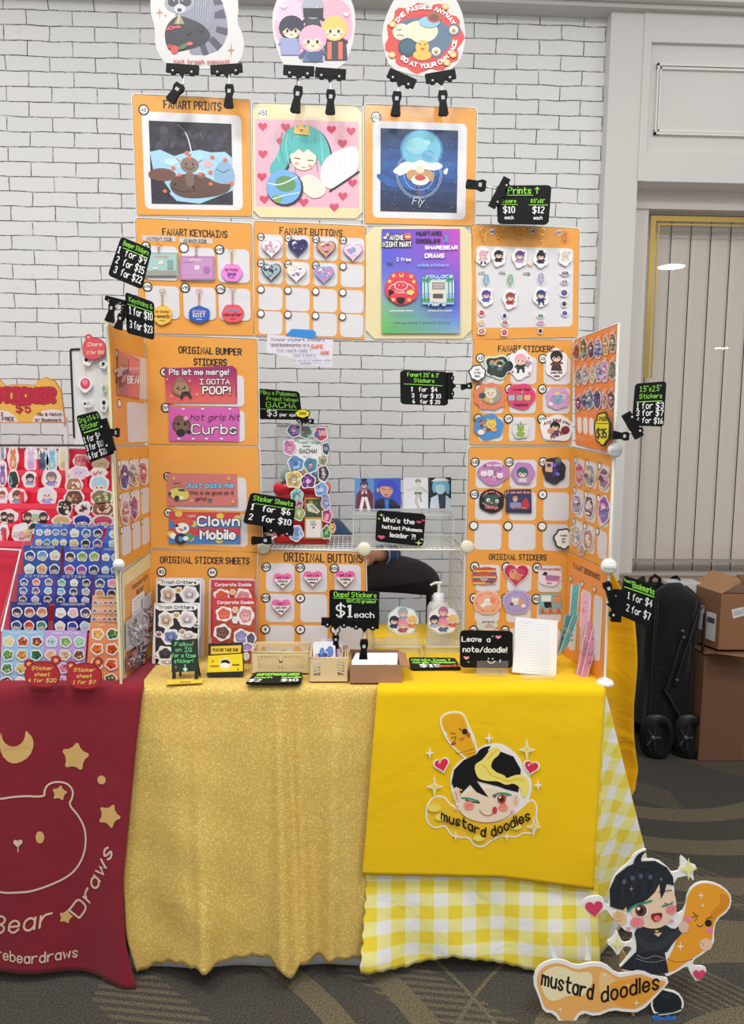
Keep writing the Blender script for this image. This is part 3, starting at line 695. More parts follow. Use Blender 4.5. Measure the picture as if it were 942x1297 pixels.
# 7 figure charms
def d7_(g):
    g.poly(rr(4,18,95,90,4),POC)
    for x,y,t in ((9,43.5,'A55'),(28,43,'A56'),(51,43.5,'A58')): g.text(t,x,y,2.8,INK,.45,maxw=9)

board('orange board hung with small figure charms',[(597,285),(733,290),(731,427),(598,430)],d7_)
# 8,9 bumper stickers
def d8_(g):
    g.T=None; title(g,'ORIGINAL BUMPER',58,15,5.8,fit=56); title(g,'STICKERS',58,25.5,5.8,fit=29)
    pockets(g,[(22,88)],[(34,63.5),(67,97)],4,badges=['#1','B19'],br=4.4,dx=-5,dy=-1)
board('orange board with the ORIGINAL BUMPER STICKERS title',[(184,425),(325,430),(327,564),(187,562)],d8_)
def d9_(g): pockets(g,[(22,88)],[(29,61),(64,95)],4,badges=['B20','#2'],br=4.4,dx=-5,dy=1)
board('orange untitled board with two bumper stickers',[(188,563),(327,566),(331,700),(191,694)],d9_)
def d10_(g):
    title(g,'ORIGINAL STICKER SHEETS',50,11,5.4,fit=82)
    pockets(g,[(7,50),(54,98)],[(24,99)],4,badges=['#3','#4'],br=4.6,dx=3,dy=-5)
board('orange board with the ORIGINAL STICKER SHEETS title',[(191,697),(328,699),(326,838),(191,836)],d10_)
def d11_(g):
    title(g,'ORIGINAL BUTTONS',61,10,8,w=1.2,fit=74)
    pockets(g,[(7,33.5),(39,64),(71,96)],[(12,40),(42,70),(73,100)],4.5,badges=['#24','#25','#26','#28','#','','#','#'],br=4.6,dx=0,dy=4,skip=((2,1),))
board('orange board with the large ORIGINAL BUTTONS title',[(328,697),(461.5,700),(465,826),(326,826)],d11_,fr=FY(1.985))
def d12_(g):
    title(g,'FANART STICKERS',53,11,5.4)
    pockets(g,[(8,32),(38,64),(71,98)],[(16,42),(45,70),(73.5,97)],4,badges=['A3','A4','A5','A6','A7','A8','A13','A9','A14'],br=4.6,dx=-1,dy=1.5)
board('orange board with the FANART STICKERS title and nine stickers',[(600,430),(725,431.5),(723,563),(595,563)],d12_)
def d13_(g): pockets(g,[(7,33),(40,66),(73,98)],[(12,39),(43,70),(73.5,99)],4,badges=['A30','A31','A32','A33','A34','A'],br=4.6,dx=-1,dy=2)
board('orange board with stickers A30 to A34 and four empty pockets',[(594,567),(724,566),(722,699),(591,697)],d13_)
def d14_(g):
    title(g,'ORIGINAL STICKERS',50,7.5,4.6)
    pockets(g,[(9,33),(40,64),(70,94)],[(12,35),(39,62),(67,89)],4,badges=['#6','#7','#8','#9','#10','#11','#12','#13'],br=4.6,dx=-1,dy=2)
board('orange board with the ORIGINAL STICKERS title',[(591,697),(720,699),(716,843),(588,843)],d14_)
# wings
def wing(Pf,Pr,left,corners,label,draw,size,sheet=OR,**kw):
    a,b_=(V(Pf),V(Pr)) if left else (V(Pr),V(Pf))
    U=(b_-a); U.z=0; fr=Fr((a.x,a.y,1.2),U,Z3)
    return board(label,corners,draw,fr=fr,sheet=sheet,size=size,**kw),fr
WLf,WLr=(-.552,1.77,1),(-.531,1.992,1); WRr,WRf=(.610,1.992,1),(.642,1.77,1)
def dl1(g):
    g.badge(14,22,4,'',ry=4); pockets(g,[(30,92)],[(20,58),(62,98)],4,badges=['',''],br=.01)
    g.badge(14,64,4,'',ry=4)
L1,FLW=wing(WLf,WLr,True,[(137,412),(182,427),(184,562),(144.5,564)],'orange side board with a pink print, uppermost on the left wing',dl1,(74,100))
def dl2(g): pockets(g,[(4,25),(29,48),(52,72)],[(11,35),(38,62),(66,90)],4,badges=['']*9,br=3.2,dx=0,dy=2)
L2,_=wing(WLf,WLr,True,[(147,567),(190,565),(191,698),(152.5,722)],'orange side board with narrow pockets, middle of the left wing',dl2,(76,100))
def dl3(g):
    g.rect(5,12,74,99,OR); g.text('BOOKMARKS SETS',44,20,3.4,INK,.6); g.text('$12/SET',44,27,3.4,INK,.6); g.poly(rr(22,29,58,45,3),INK); g.poly(rr(20,28,56,44,3),'eceaea')
    for i in range(4): g.line([(24,31.5+i*3),(52,31.5+i*3)],.5,'777777',up=False)
    g.w+=DZ
L3,_=wing(WLf,WLr,True,[(154,727),(191,700),(191,843),(157.7,870)],'orange side board with bookmark sets, lowest on the left wing',dl3,(76,100),sheet='dccf9c')
def dr1(g): 
    for i in range(3): g.rect(5+i*12,73.5,14+i*12,89,'e4e2e4',r=4)
    g.rect(65,73.5,72,89,'e4e2e4',r=3)
R1,FRW=wing(WRf,WRr,False,[(727,432),(782,411),(778,575),(729,562)],'bright orange side board crowded with small stickers, uppermost on the right wing',dr1,(76,100),sheet='ee8136')
def dr2(g): pockets(g,[(9,27),(32,50),(55,72)],[(9,33),(38,64),(68,93)],4,badges=['A','','','A','','','A','',''],br=3.4,dx=0,dy=2)
R2,_=wing(WRf,WRr,False,[(724,567),(776,578),(771,722),(721,697)],'orange side board with tall sticker pockets, middle of the right wing',dr2,(76,100))
def dr3(g):
    g.text('FANART BOOKMARKS',38,12,4.6,INK,.8,sx=.8); pockets(g,[(8,24),(32,50),(55,71)],[(26,84)],4,badges=['','',''],br=2.8,dx=0,dy=-4)
R3,_=wing(WRf,WRr,False,[(720,699),(770,722),(763,862),(714,842)],'deep orange side board with the FANART BOOKMARKS title, lowest on the right wing',dr3,(76,100),sheet='ea8f3a')
# white round connectors between panels
def connector(x,y,fr,r,label,nm='panel_connector'):
    f=fr.at(x,y,.006); g=G(f); g.lathe([(r*.2,.0),(r,.0),(r,.004),(r*.85,.007),(r*.2,.0075)],'d6d4c0',24,axis='y'); o=g.build(nm,'semi',None,label,'connector','white round panel connectors')
    return o
for (x,y,fr,r,l) in ((461,695,FY(1.98),.019,'cream round connector at the corner of the ORIGINAL BUTTONS board'),(334,693,FY(1.985),.017,'cream round connector left of the wire shelf'),(591,692,FY(2.01),.019,'cream round connector half hidden at the right end of the wire shelf')):
    connector(x,y,fr,r,l)
def ribbed(x,y,fr,r,label,foot=False):
    f=fr.at(x,y,.0); g=G(f)
    g.lathe([(r*1.05,-r*.35),(r*1.1,-r*.15),(r*.9,r*.15),(r*.45,r*.38),(r*.2,r*.42)],'dedfdd',20) if foot else g.lathe([(r*.2,.0),(r,.0),(r,.006),(r*.7,.011),(r*.2,.012)],'d9dad8',20,axis='y')
    if foot:
        for k in range(10):
            a=2*math.pi*k/10; g.tube([(r*1.08*math.cos(a),r*1.08*math.sin(a),-r*.2),(r*.5*math.cos(a),r*.5*math.sin(a),r*.38)],.0013,'bfc1c0',5)
    else:
        g.box(-r*.7,r*.7,-.014,-.010,-.003,.003,'c9cbca')
    g.build('panel_connector','semi',None,label,'connector','white round panel connectors')
ribbed(154,877,FY(1.762),.020,'white ribbed foot under the front edge of the left wing',True)
ribbed(766,863,FY(1.762),.020,'white ribbed foot under the front edge of the right wing',True)
ribbed(770,717,FY(1.762),.020,'white ribbed connector at the front edge between lower right wing boards')
ribbed(778,570,FY(1.762),.018,'white ribbed connector at the front edge below the bright orange wing board')
ribbed(151,715,FY(1.762),.014,'white ribbed connector at the front edge between lower left wing boards')
for (x0,y0,x1,y1,l) in ((135.5,405,153.5,872,'left'),(783.5,412,765.5,860,'right')):
    a=hx_(x0,y0,1.768);b_=hx_(x1,y1,1.768); f=Fr(b_); g=G(f); g.tube([a-b_,V((0,0,0))],.0035,'dcd6a8' if l=='left' else 'e6e4da',8); g.build('corner_post','semi',None,'thin pale post along the front edge of the %s wing'%l,'post')
# ------------------------------------------------------------------ signs and clips
GRN,CHK,BLK='8fdc4e','e6eaf2','111114'
def sign(label,corners,lines,Y,extra=None,fr=None,r=(9,9),cat='price sign',group='black chalk price signs',size=(100,100),t=.004,name='chalk_sign',under=None):
    fr=fr or FY(Y); cx=sum(p[0] for p in corners)/4;cy=sum(p[1] for p in corners)/4; f=fr.at(cx,cy)
    g=G(f); g.uvq([f.px(*p) for p in corners],size)
    g.slab(rr(0,0,size[0],size[1],r[0]),BLK,t,'0e0e10')
    q=g.q; wd=math.dist(q[0],q[1]); ht=math.dist(q[0],q[3]); ar=ht/wd
    for l in lines: g.text(l[0],l[1],l[2],l[3],l[4],(l[5] if len(l)>5 else l[3]*.13)*(.8 if l[4]==GRN else .92),al='c',sx=(l[7] if len(l)>7 else 1)*ar,up=False,jit=.04,maxw=(2*min(l[1],100-l[1])*.88))
    g.w+=DZ
    for u in (under or []): g.line([(u[0],u[1]),(u[2],u[3])],u[4] if len(u)>4 else 1.6,GRN,up=False)
    g.w+=DZ
    if extra: extra(g)
    return g.build(name,'black',None,label,cat,group)
def clip(Z,Y,label,jaw,stem,clamp,t=.012,fr=None,group='black sign clips',name='sign_clip'):
    fr=fr or FY(Y); c=zpx(Z,*jaw[:2]); f=fr.at(*c)
    th=thing(name,label,'clip',f,group); k=1/ZT_[Z][2]
    g=GZ(f,Z); x,y,l,h,r=jaw
    def rot(px,py,a,ox,oy): c_,s_=math.cos(rad(a)),math.sin(rad(a)); return (ox+px*c_-py*s_,oy+px*s_+py*c_)
    P=[(-l/2,-h/2),(l/2,-h/2),(l/2,h/2),(l*.38,h/2),(l*.35,h*.72),(l*.22,h*.72),(l*.2,h/2),(l*.12,h/2),(0,h*1.1),(-l*.12,h/2),(-l*.2,h/2),(-l*.22,h*.72),(-l*.35,h*.72),(-l*.38,h/2),(-l/2,h/2)]
    g.slab([rot(a,b,r,x,y) for a,b in P],'0c0c0e',t*.8,'08080a')
    for q in (-.29,.29): 
        cxx,cyy=rot(l*q,h*.35,r,x,y); g.ell(cxx,cyy,h*.13,h*.13,'b9bcc0',n=8)
    for q in range(9):
        cxx,cyy=rot(l*(-.44+q*.11),-h*.1,r,x,y); g.line([cxx and rot(l*(-.44+q*.11),-h*.42,r,x,y),rot(l*(-.44+q*.11),-h*.1,r,x,y)],h*.06,'1c1c20',up=False)
    g.build('jaw_bar','black',th)
    if stem:
        g=GZ(f,Z); P3=[]
        for p in stem: u,v=g.m(*p); P3.append((u,-t*.4,v))
        gg=G(); gg.tube(P3,.0022,'d8dadc',8); gg.raw(*ball(P3[0],.0036),'c9ccd0',True); gg.raw(*ball(P3[-1],.0036),'c9ccd0',True); gg.build('stem','gloss',th)
    if clamp:
        g=GZ(f,Z); x,y,l,w0,w1,r=clamp
        P=[(-w0/2,-l/2),(w0/2,-l/2),(w0*.62,-l*.3),(w0*.42,-l*.05),(w1/2,l*.45),(w1*.3,l/2),(-w1*.3,l/2),(-w1/2,l*.45),(-w0*.42,-l*.05),(-w0*.62,-l*.3)]
        g.slab([rot(a,b,r,x,y) for a,b in P],'0c0c0e',t,'08080a'); g.poly([rot(a,b,r,x,y) for a,b in ((-w0*.22,-l*.28),(w0*.22,-l*.28),(w0*.22,-l*.12),(-w0*.22,-l*.12))],'aeb2b8')
        g.line([rot(-w0*.4,-l*.02,r,x,y),rot(w0*.4,-l*.02,r,x,y)],w0*.08,'222226'); g.build('clamp','black',th)
    return th
def ball(c,r,n=8,m_=6):
    vs=[];
    for i in range(m_+1):
        a=math.pi*i/m_
        for k in range(n): t=2*math.pi*k/n; vs.append((c[0]+r*math.sin(a)*math.cos(t),c[1]+r*math.sin(a)*math.sin(t),c[2]+r*math.cos(a)))
    return vs,[[i*n+k,i*n+(k+1)%n,(i+1)*n+(k+1)%n,(i+1)*n+k] for i in range(m_) for k in range(n)]
# top die cut prints -------------------------------------------------
TP=FY(1.965)
def rac(g):
    for x,y,r in ((215,70,26),(245,85,12),(585,265,28)): g.spark(x,y,r*.75,'a8785c',.25,ry=r*1.5)
    G1,G2='7c808f','3b3f51'
    g.poly(chaikin([(350,-40),(470,-60),(545,20),(570,130),(555,230),(500,280),(400,292),(365,280),(375,245),(450,225),(480,150),(470,60),(400,40)],True),G1)
    for q in ([(545,50),(490,70),(478,100),(560,100)],[(568,150),(565,190),(505,170),(510,140)],[(540,240),(515,268),(468,215),(490,190)],[(470,285),(440,292),(420,235),(450,228)],[(480,0),(530,0),(545,25),(480,35)]): g.poly(q,G2)
    g.poly(chaikin([(300,-80),(440,-80),(500,0),(500,130),(440,190),(340,180),(290,100)],True),G1)
    for i in range(14): g.line([(400+i*6,10+i%3*9),(396+i*6,80+i%4*10)],3,'9ba0b0' if i%2 else '666a7b',up=False)
    g.w+=DZ
    g.poly(chaikin([(240,150),(300,80),(370,100),(440,130),(490,190),(440,240),(330,270),(270,275),(245,230)],True),'23252f')
    g.ell(318,20,78,52,'8f93a1'); g.ell(285,16,28,24,'2a2c37'); g.ell(352,14,28,24,'2a2c37'); g.ell(320,50,30,24,'b8bbc6'); g.ell(318,57,12,10,INK); g.ell(286,14,10,10,INK); g.ell(330,14,10,10,INK); g.ell(289,10,3,3,WH); g.ell(334,10,3,3,WH)
    g.poly([(290,130),(318,75),(345,130)],'8d8a6e'); g.line([(318,80),(310,130)],5,'c6c39a'); g.line(chaikin([(255,160),(270,140),(318,152),(325,143),(305,140),(275,160),(250,155)]),7,'c34953')
    g.ell(425,150,18,22,'1b1d25'); g.ell(365,170,14,16,'1b1d25')
    g.ell(292,262,20,22,'c8414a'); g.ell(268,245,13,12,'9e3d42'); g.ell(340,246,24,12,'4f6a48',rot=-30); g.ell(372,232,16,10,'c9584f'); g.ell(318,255,10,10,'6e5a45')
    g.text('Not trash cannot!',432,336,22,'b65058',4.2,sx=1.12,jit=.05)
piece('die_cut_print','A',TP,chaikin([(172,-60),(165,60),(192,150),(190,240),(225,310),(262,345),(330,360),(440,362),(560,354),(630,330),(655,250),(645,180),(615,120),(625,40),(610,-60),(520,-130),(400,-150),(260,-130)],True,1),rac,'large die-cut print of a raccoon with a rubbish bag, clipped above the tower','print','large die-cut prints clipped above the tower',bc='c4c2c1',t=.003,mat='semi')
def grp(g):
    g.ell(265,110,150,120,'e9a3b8',n=26); g.ell(180,60,60,60,'e8b4c8'); g.ell(350,60,60,60,'e79fb2')
    fig(g,262,30,40,'9aa0ac','3a3c46',seed=3); g.rect(225,34,302,70,'2b2d37')
    fig(g,180,108,44,'262a3a','8b93bb',seed=5); fig(g,345,110,44,'e0b765','3a3a48',seed=6); g.poly([(305,170),(390,170),(395,235),(308,235)],'363846'); g.rect(318,165,334,232,'dd6a4a'); g.rect(360,165,376,232,'dd6a4a')
    g.poly([(135,150),(200,150),(215,215),(140,215)],'8b93bb')
    fig(g,262,150,48,'f0a0b8','5a6a94',seed=7); g.ell(270,222,30,20,'43557e')
    for x,y in ((150,30),(390,60),(300,-20)): g.heart(x,y,12,'f2ccd8')
piece('die_cut_print','B',TP,chaikin([(105,60),(120,10),(150,-60),(250,-90),(370,-70),(415,10),(428,80),(415,180),(380,262),(270,285),(160,270),(130,215),(108,130)],True,1),grp,'large die-cut print of four cartoon people on pink, middle one above the tower','print','large die-cut prints clipped above the tower',bc='c6c4c6',t=.003,mat='semi')
def snz(g):
    g.poly(blobp(690,148,146,132,11,.06,4),'c6423f'); g.ell(688,150,104,92,'b83a3a')
    g.poly(chaikin([(575,120),(600,80),(660,70),(740,75),(790,110),(800,160),(760,215),(680,210),(610,170)],True),'566b83'); g.poly(chaikin([(600,115),(650,80),(720,85),(750,120),(720,165),(640,165)],True),'d8cdb4')
    g.ell(602,125,34,32,'e0d4bc'); g.line(chaikin([(585,115),(593,120),(602,115)]),3,INK); g.line(chaikin([(585,140),(597,135),(610,142)]),3,INK)
    for x,y in ((735,200),(803,118)): g.ell(x,y,25,24,'566b83'); g.ell(x,y,17,16,'d8cdb4'); g.ell(x,y+4,8,8,'9b8468')
    g.ell(625,185,36,36,'2a4858'); g.ell(625,180,30,26,'355a6c'); g.ell(682,185,26,28,'dfae52'); g.ell(682,215,36,20,'dfae52'); g.line([(668,170),(676,176)],3,INK); g.line([(690,176),(698,170)],3,INK); g.heart(683,192,8,'c6533f')
    g.ell(710,88,40,22,'85b6ce'); g.ell(728,70,28,22,'9c5b4b'); g.ell(728,72,18,14,'7a4238')
    g.text('TIME PASSES ANYWAY',690,62,17,WH,4.5,path=lambda t,py:(690-120*math.cos(.42+t*2.25)*(1+py/160),150-112*math.sin(.42+t*2.25)*(1+py/125)))
    g.text('GO AT YOUR OWN PACE',690,250,17,WH,4.5,path=lambda t,py:(690-125*math.cos(.75+t*2.3)*(1-py/150),150+115*math.sin(.75+t*2.3)*(1-py/125)))
    for x,y in ((568,98),(770,30),(776,245),(800,215),(566,215)): g.ell(x,y,13,12,'e6b060'); g.ell(x,y,5,5,'f3e0b4')
piece('die_cut_print','B',TP,chaikin([(525,120),(560,20),(600,-30),(700,-60),(790,-30),(830,30),(848,110),(845,190),(810,265),(720,300),(640,290),(560,265),(535,200)],True,1),snz,'large round red die-cut print with a sleeping creature, rightmost above the tower','print','large die-cut prints clipped above the tower',bc='c8c6c4',t=.003,mat='semi')
CL='large black clip holding the %s'
for a in (('A','left foot of the raccoon print',(335,363,168,42,4),[(345,390),(338,440)],(298,490,105,46,52,33)),
          ('A','right foot of the raccoon print',(562,363,165,42,-4),[(572,390),(577,440)],(576,506,118,38,50,3)),
          ('B','left foot of the pink print of people',(208,276,118,34,3),[(211,310),(207,340)],(201,388,100,30,40,8)),
          ('B','right foot of the pink print of people',(330,286,118,34,4),[(330,315),(330,350)],(330,398,92,30,38,2)),
          ('B','left foot of the round red print',(603,306,112,34,24),[(590,335),(589,360)],(582,405,92,30,38,4)),
          ('B','right foot of the round red print',(752,298,116,34,-10),[(757,325),(757,352)],(761,402,94,30,38,-2))):
    clip(a[0],1.955,CL%a[1],a[2],a[3],a[4],group='clips holding the prints above the tower')
# signs ---------------------------------------------------------------
LS=lambda rows,x,y0,dy,h: [(t,x,y0+i*dy,h,CHK,h*.15) for i,t in enumerate(rows)]
sign('tilted black sign reading Bumper Stickers in green',[(154,300),(192.5,316),(180,367),(137,349)],[('Bumper Stickers',54,17,11,GRN,1.6,'c',.62),('1  for $9',50,40,16,CHK,2.6),('2  for $15',52,64,16,CHK,2.6),('3  for $22',54,88,16,CHK,2.6)],1.735,under=[(18,24,96,24)])
sign('tilted black sign reading Keychains in green',[(159,370),(195.5,383),(195.5,431),(161,422)],[('Keychains &',54,20,12,GRN,1.6,'c',.8),('1 for $10',54,50,18,CHK,2.8),('3 for $23',54,84,18,CHK,2.8)],1.735,under=[(8,28,96,28)])
sign('tilted black sign overlapping the white charm panel',[(97,527),(124,520),(146,574),(114,586)],[('Orig 2.5 & 3',50,16,9,GRN,1.5,'c',.8),('Stickers',52,32,11,GRN,1.8,'c',.8),('1 for $4',40,58,12,CHK,2.2),('3 for $10',40,76,12,CHK,2.2),('6 for $20',40,94,12,CHK,2.2)],1.745,under=[(14,38,96,38,2)])
sign('black sign reading Prints with an arrow pointing up',[(628,235.5),(698,235),(694,285),(630,284)],[('Prints',42,21,16,GRN,2.4),('^',74,22,16,GRN,2.2),('Square',22,45,9,GRN,1.5),('8.5"x11"',76,45,9,GRN,1.5),('$10',22,71,16,CHK,2.2),('$12',78,71,16,CHK,2.2),('each',22,88,9,CHK,1.4),('each',78,88,9,CHK,1.4)],1.955,under=[(18,26,66,26),(8,50,38,50),(60,51,95,51)])
sign('black sign reading Fanart 2.5 and 3 inch Stickers',[(506.5,469),(567,471),(567,514),(507,512)],[('Fanart 2.5" & 3"',48,17,11,GRN,1.6,'c',.85),('Stickers',50,34,11,GRN,1.7),('1   for  $4',50,60,12,CHK,1.9),('3   for $ 10',54,79,12,CHK,1.9),('6   for $ 20',54,96,11,CHK,1.9)],1.955,under=[(8,40,88,42)])
sign('black sign with the green word GACHA above the capsule machine',[(326,492),(379,496),(383,532),(327,531)],[('Miku x Pokemon',50,18,14,GRN,1.8,'c',.85),('(Project Voltage)',58,36,11,GRN,1.5,'c',.85),('GACHA',54,60,18,GRN,2.4,'c',1.2),('$3',32,88,20,CHK,2.8),('per spin',70,88,11,CHK,1.7)],2.10,under=[(4,66,98,66)])
sign('black sign reading Sticker Sheets left of the capsule machine',[(317.5,623.5),(375,633),(371,672),(307.5,662.5)],[('Sticker Sheets',52,22,15,GRN,2,'c',1),('1   for  $6',50,52,18,CHK,2.8),('2   for $10',52,84,18,CHK,2.8)],1.965,under=[(12,32,96,32)])
def exw(g):
    g.heart(12,84,8,'d7587c'); g.heart(87,26,6,'b8436a'); g.heart(96,20,4,'b8436a')
    g.spark(10,14,6,'c5e08a'); g.spark(5,26,4,'c5e08a'); g.spark(90,90,8,'c5e08a',ry=10); g.spark(96,78,5,'c5e08a')
sign("black sign with hearts asking who's the hottest leader, propped on the clear case",[(477,646),(539,651),(535.5,692),(475,685.5)],[("Who's the",46,34,14,CHK,2.4,'c',1.2),('hottest Pokemon',54,56,11,CHK,2,'c',1.15),('leader ?!',56,80,14,CHK,2.3,'c',1.1)],2.075,extra=exw)
sign('large black sign reading Oops! Stickers $1 each',[(417,747),(480,749),(480,788),(417,787)],[('Oops! Stickers',52,20,15,GRN,2.2,'c',1.02),('(B/C/D grades)',64,37,10,GRN,1.6,'c',.9),('$1',30,82,38,CHK,4),('each',70,84,18,CHK,2.6,'c',1.2)],1.84,under=[(8,24,96,25)],r=(5,5))
def exl(g): g.heart(72,16,6,'e78aae'); g.heart(12,73,6,'e78aae'); g.text('+',61,18,8,GRN,1.4); g.text('+',16,88,8,GRN,1.4); g.line(chaikin([(52,80),(56,86),(62,86),(66,80)]),2,CHK); g.ell(54,74,1.3,2,CHK,up=False); g.ell(62,74,1.3,2,CHK); g.line([(76,76),(76,84)],1.6,CHK)
sign('black sign reading Leave a note/doodle! in a clear stand',[(582.5,798),(649,799),(648.5,846),(582,845)],[('Leave  a',30,29,13,CHK,2.2,'c',1.1),('note/doodle!',47,57,14,CHK,2.3,'c',1.2)],1.83,extra=exl,cat='sign')
sign('black sign reading 1.5"x2.5" in front of the window',[(804,486),(843,483),(839.5,540.5),(799.5,539)],[('1.5"x2.5"',50,20,12,GRN,1.8,'c',.9),('Stickers',52,36,10,GRN,1.8),('1 for $3',52,60,14,CHK,2.4),('3 for $7',52,76,13,CHK,2.4),('6 for $16',54,93,12,CHK,2.2)],1.735,under=[(6,44,88,43)])
sign('black sign reading Bookmarks beside the saffron cloth',[(789.5,728.5),(831,741.5),(821.5,795),(784.5,779)],[('Fanart',14,14,7,GRN,1.4,'c',.7),('Bookmarks',62,22,14,GRN,2.3,'c',1),('1 for $4',56,52,16,CHK,2.4),('2 for $7',56,82,16,CHK,2.6)],1.735,under=[(3,27,97,27,2.2)])
TT=FZ(TZ+.0125)
sign('small black card lying flat by the wooden-look crate',[(323,853),(383,853),(381.5,867),(310.5,867.5)],[('OOPS! PHOTOCARDS',52,34,20,GRN,4,'c',.7),('each',26,60,16,GRN,3.6),('bundle',80,60,16,GRN,3.4),('$2',14,90,20,CHK,4),('$10',78,90,20,CHK,4)],0,fr=TT)
sign('small black card lying flat right of the cardboard tray',[(517.5,834),(576,835),(584,848.5),(520,849)],[('Naruto Team 7',46,32,18,GRN,3.6,'c',.8),('Acrylic Standees',50,56,18,GRN,3.6,'c',.8),('$15',40,90,24,CHK,5),('each',78,90,20,'d66a3c',4.5)],0,fr=TT)
# sign clips
clip('g',1.73,'black clip gripping the Bumper Stickers sign',(395,5,150,34,14),[(420,25),(400,55)],(365,95,150,40,70,10),group='black sign clips')
clip('g',1.725,'black clip gripping the Keychains sign',(462,90,90,30,80),[(440,110),(425,130)],(430,165,120,40,60,15))
clip('g',1.735,'black clip gripping the sign over the charm panel',(335,1010,250,60,74),[(352,1000),(372,990)],(392,990,62,60,60,90))
clip('F',1.945,'black clip gripping the Prints sign',(270,235,215,52,-62),[(245,205),(190,197)],(115,185,130,60,56,96))
clip('J',2.09,'black clip on top of the capsule machine',(490,298,85,50,6),[(590,325),(555,320)],(530,312,90,34,40,100))
clip('J',1.955,'black clip gripping the Sticker Sheets sign',(320,1120,210,55,12),[(300,1170),(262,1190)],(185,1200,150,52,62,88))
clip('K',1.955,'black clip gripping the Fanart 2.5 inch Stickers sign',(0,0,1,1,0),None,None) if False else None
ZT_['V']=(480,440,5.0)
clip('V',1.95,'black clip gripping the Fanart 2.5 inch Stickers sign',(448,245,170,34,-90),[(470,250),(520,248)],(550,248,70,34,40,80))
clip('R',1.83,'left black clip under the Oops! Stickers sign',(655,560,190,50,2),[(655,600),(655,650)],(655,690,90,38,44,0))
clip('R',1.83,'right black clip under the Oops! Stickers sign',(845,575,190,50,3),[(848,620),(845,665)],(840,745,135,46,58,3))
clip('O',1.725,'black clip gripping the 1.5 inch sign',(432,600,150,50,-120),[(418,640),(400,655)],(365,657,85,40,48,95))
clip('U',1.725,'black clip gripping the Bookmarks sign',(140,400,190,56,95),[(118,365),(105,370)],(95,320,120,40,50,-20))
# poster
PF=BK.off(0,0,.0045)
def poster(g):
    cols=[('4a4fc8','b84ab8'),('5458cc','b24fc0'),('5560c8','9a56c4'),('6274c8','8058c8'),('7c9ccc','6a5ccc'),('7cae8c','5a62cc'),('6cb46c','6c86d2'),('5cae54','88b0c0')]
    def mx(a,b_,t): return ''.join('%02x'%int(int(a[i:i+2],16)*(1-t)+int(b_[i:i+2],16)*t) for i in (0,2,4))
    for j in range(28):
        k=j/28*7; a,b_=cols[int(k)],cols[min(7,int(k)+1)]; f=k-int(k)
        for i in range(12):
            t=(i+.5)/12; g.rect(137+i*48.5,118+j*27.8,137+(i+1)*48.5+.3,118+(j+1)*27.8+.3,mx(mx(a[0],b_[0],f),mx(a[1],b_[1],f),t),up=False)
    g.w+=DZ
    for w_,c in ((20,INK),(6.5,'f4f0ee')): g.text('ANIME',250,200,34,c,w_,fit=104); g.text('NIGHT MART',252,252,36,c,w_,fit=212)
    g.ell(180,163,11,15,'e8b23c',rot=20); g.ell(162,185,13,10,WH); g.rect(308,150,354,200,'d8643c',r=6); g.rect(312,172,350,184,'f0d8b0')
    g.text('MUSTARD.',395,164,24,INK,7,'l',sx=1.25); g.text('DOODLES',395,220,24,INK,7,'l',sx=1.2); g.text('X',617,218,50,'3fa8b8',8,sx=.7)
    g.text('SHAREBEAR',460,272,24,WH,8,'l',sx=1.25); g.text('DRAWS',460,335,28,WH,9,'l',sx=1.15)
    g.text('Get',200,388,20,INK,3); g.text('2 free',300,360,24,WH,5,sx=1.1); g.text('collab stickers',518,400,20,'86c4e8',3.5,sx=1.25)
    g.poly(blobp(285,562,122,122,5,.03,2),'cf3348'); g.poly(blobp(285,562,118,118,5,.03,2),'d63c50')
    for x,y in ((225,470),(355,475),(195,512),(375,515),(222,648),(340,650)): g.poly(starp(x,y,18,9),'f0c56c')
    g.ell(282,465,18,17,'f0c56c'); g.ell(282,458,10,10,'d63c50'); g.ring(280,545,50,5,WH,ry=34); g.line(chaikin([(235,530),(200,545),(190,570)]),5,WH); g.line(chaikin([(325,530),(360,545),(375,570)]),5,WH); g.ell(265,540,4,5,WH); g.ell(296,540,4,5,WH); g.heart(285,517,10,'f0c56c')
    g.poly(chaikin([(185,570),(215,580),(235,595),(200,610),(190,640),(210,650),(190,652)],True),INK); g.ell(278,655,30,24,INK); g.rect(248,632,308,650,INK); g.text('Thank you',295,603,20,'f2b8b8',4); g.poly(blobp(350,595,26,20,5,.1,3),'f0c56c')
    g.rect(436,480,674,684,'7fc0ea',r=10); g.rect(436,520,674,600,'a8d8f0'); g.rect(496,505,615,672,'d9cdbb'); g.rect(510,520,606,575,'8e8f93'); g.rect(516,535,600,541,'c9c2b5'); g.rect(525,553,590,559,'c9c2b5'); g.rect(516,605,592,640,'4b535e'); g.rect(436,640,492,668,'4d9a48'); g.rect(618,640,674,668,'4d9a48')
    for x in (455,482,635,660): g.line([(x,655),(x-3,490)],6,'6b4a3c',up=False)
    g.w+=DZ
    for x in (455,482,635,660): g.poly(starp(x-3,482+(x%3)*10,30,10,6,rot=x),'3f8f4c')
    for w_,c in ((14,'2f78b8'),(5,WH)): g.text('you are',560,488,30,c,w_,sx=1.4,sl=.2); g.text('Here',545,695,30,c,w_,sx=1.4,sl=.2)
    g.text('mustard.doodles stickers',283,736,9,WH,2.5,sx=1.2); g.text('sharebeardraws stickers',567,736,9,WH,2.5,sx=1.2)
    g.text('* with purchase from both artists',420,832,17,'2c3a44',2.6,sx=1.17)
piece('poster','E',PF,[(137,118),(717,122),(710,895),(140,893)],poster,'purple, blue and green paper poster with two sample stickers on the cream board','poster',w=0,t=.0006,mat='semi')
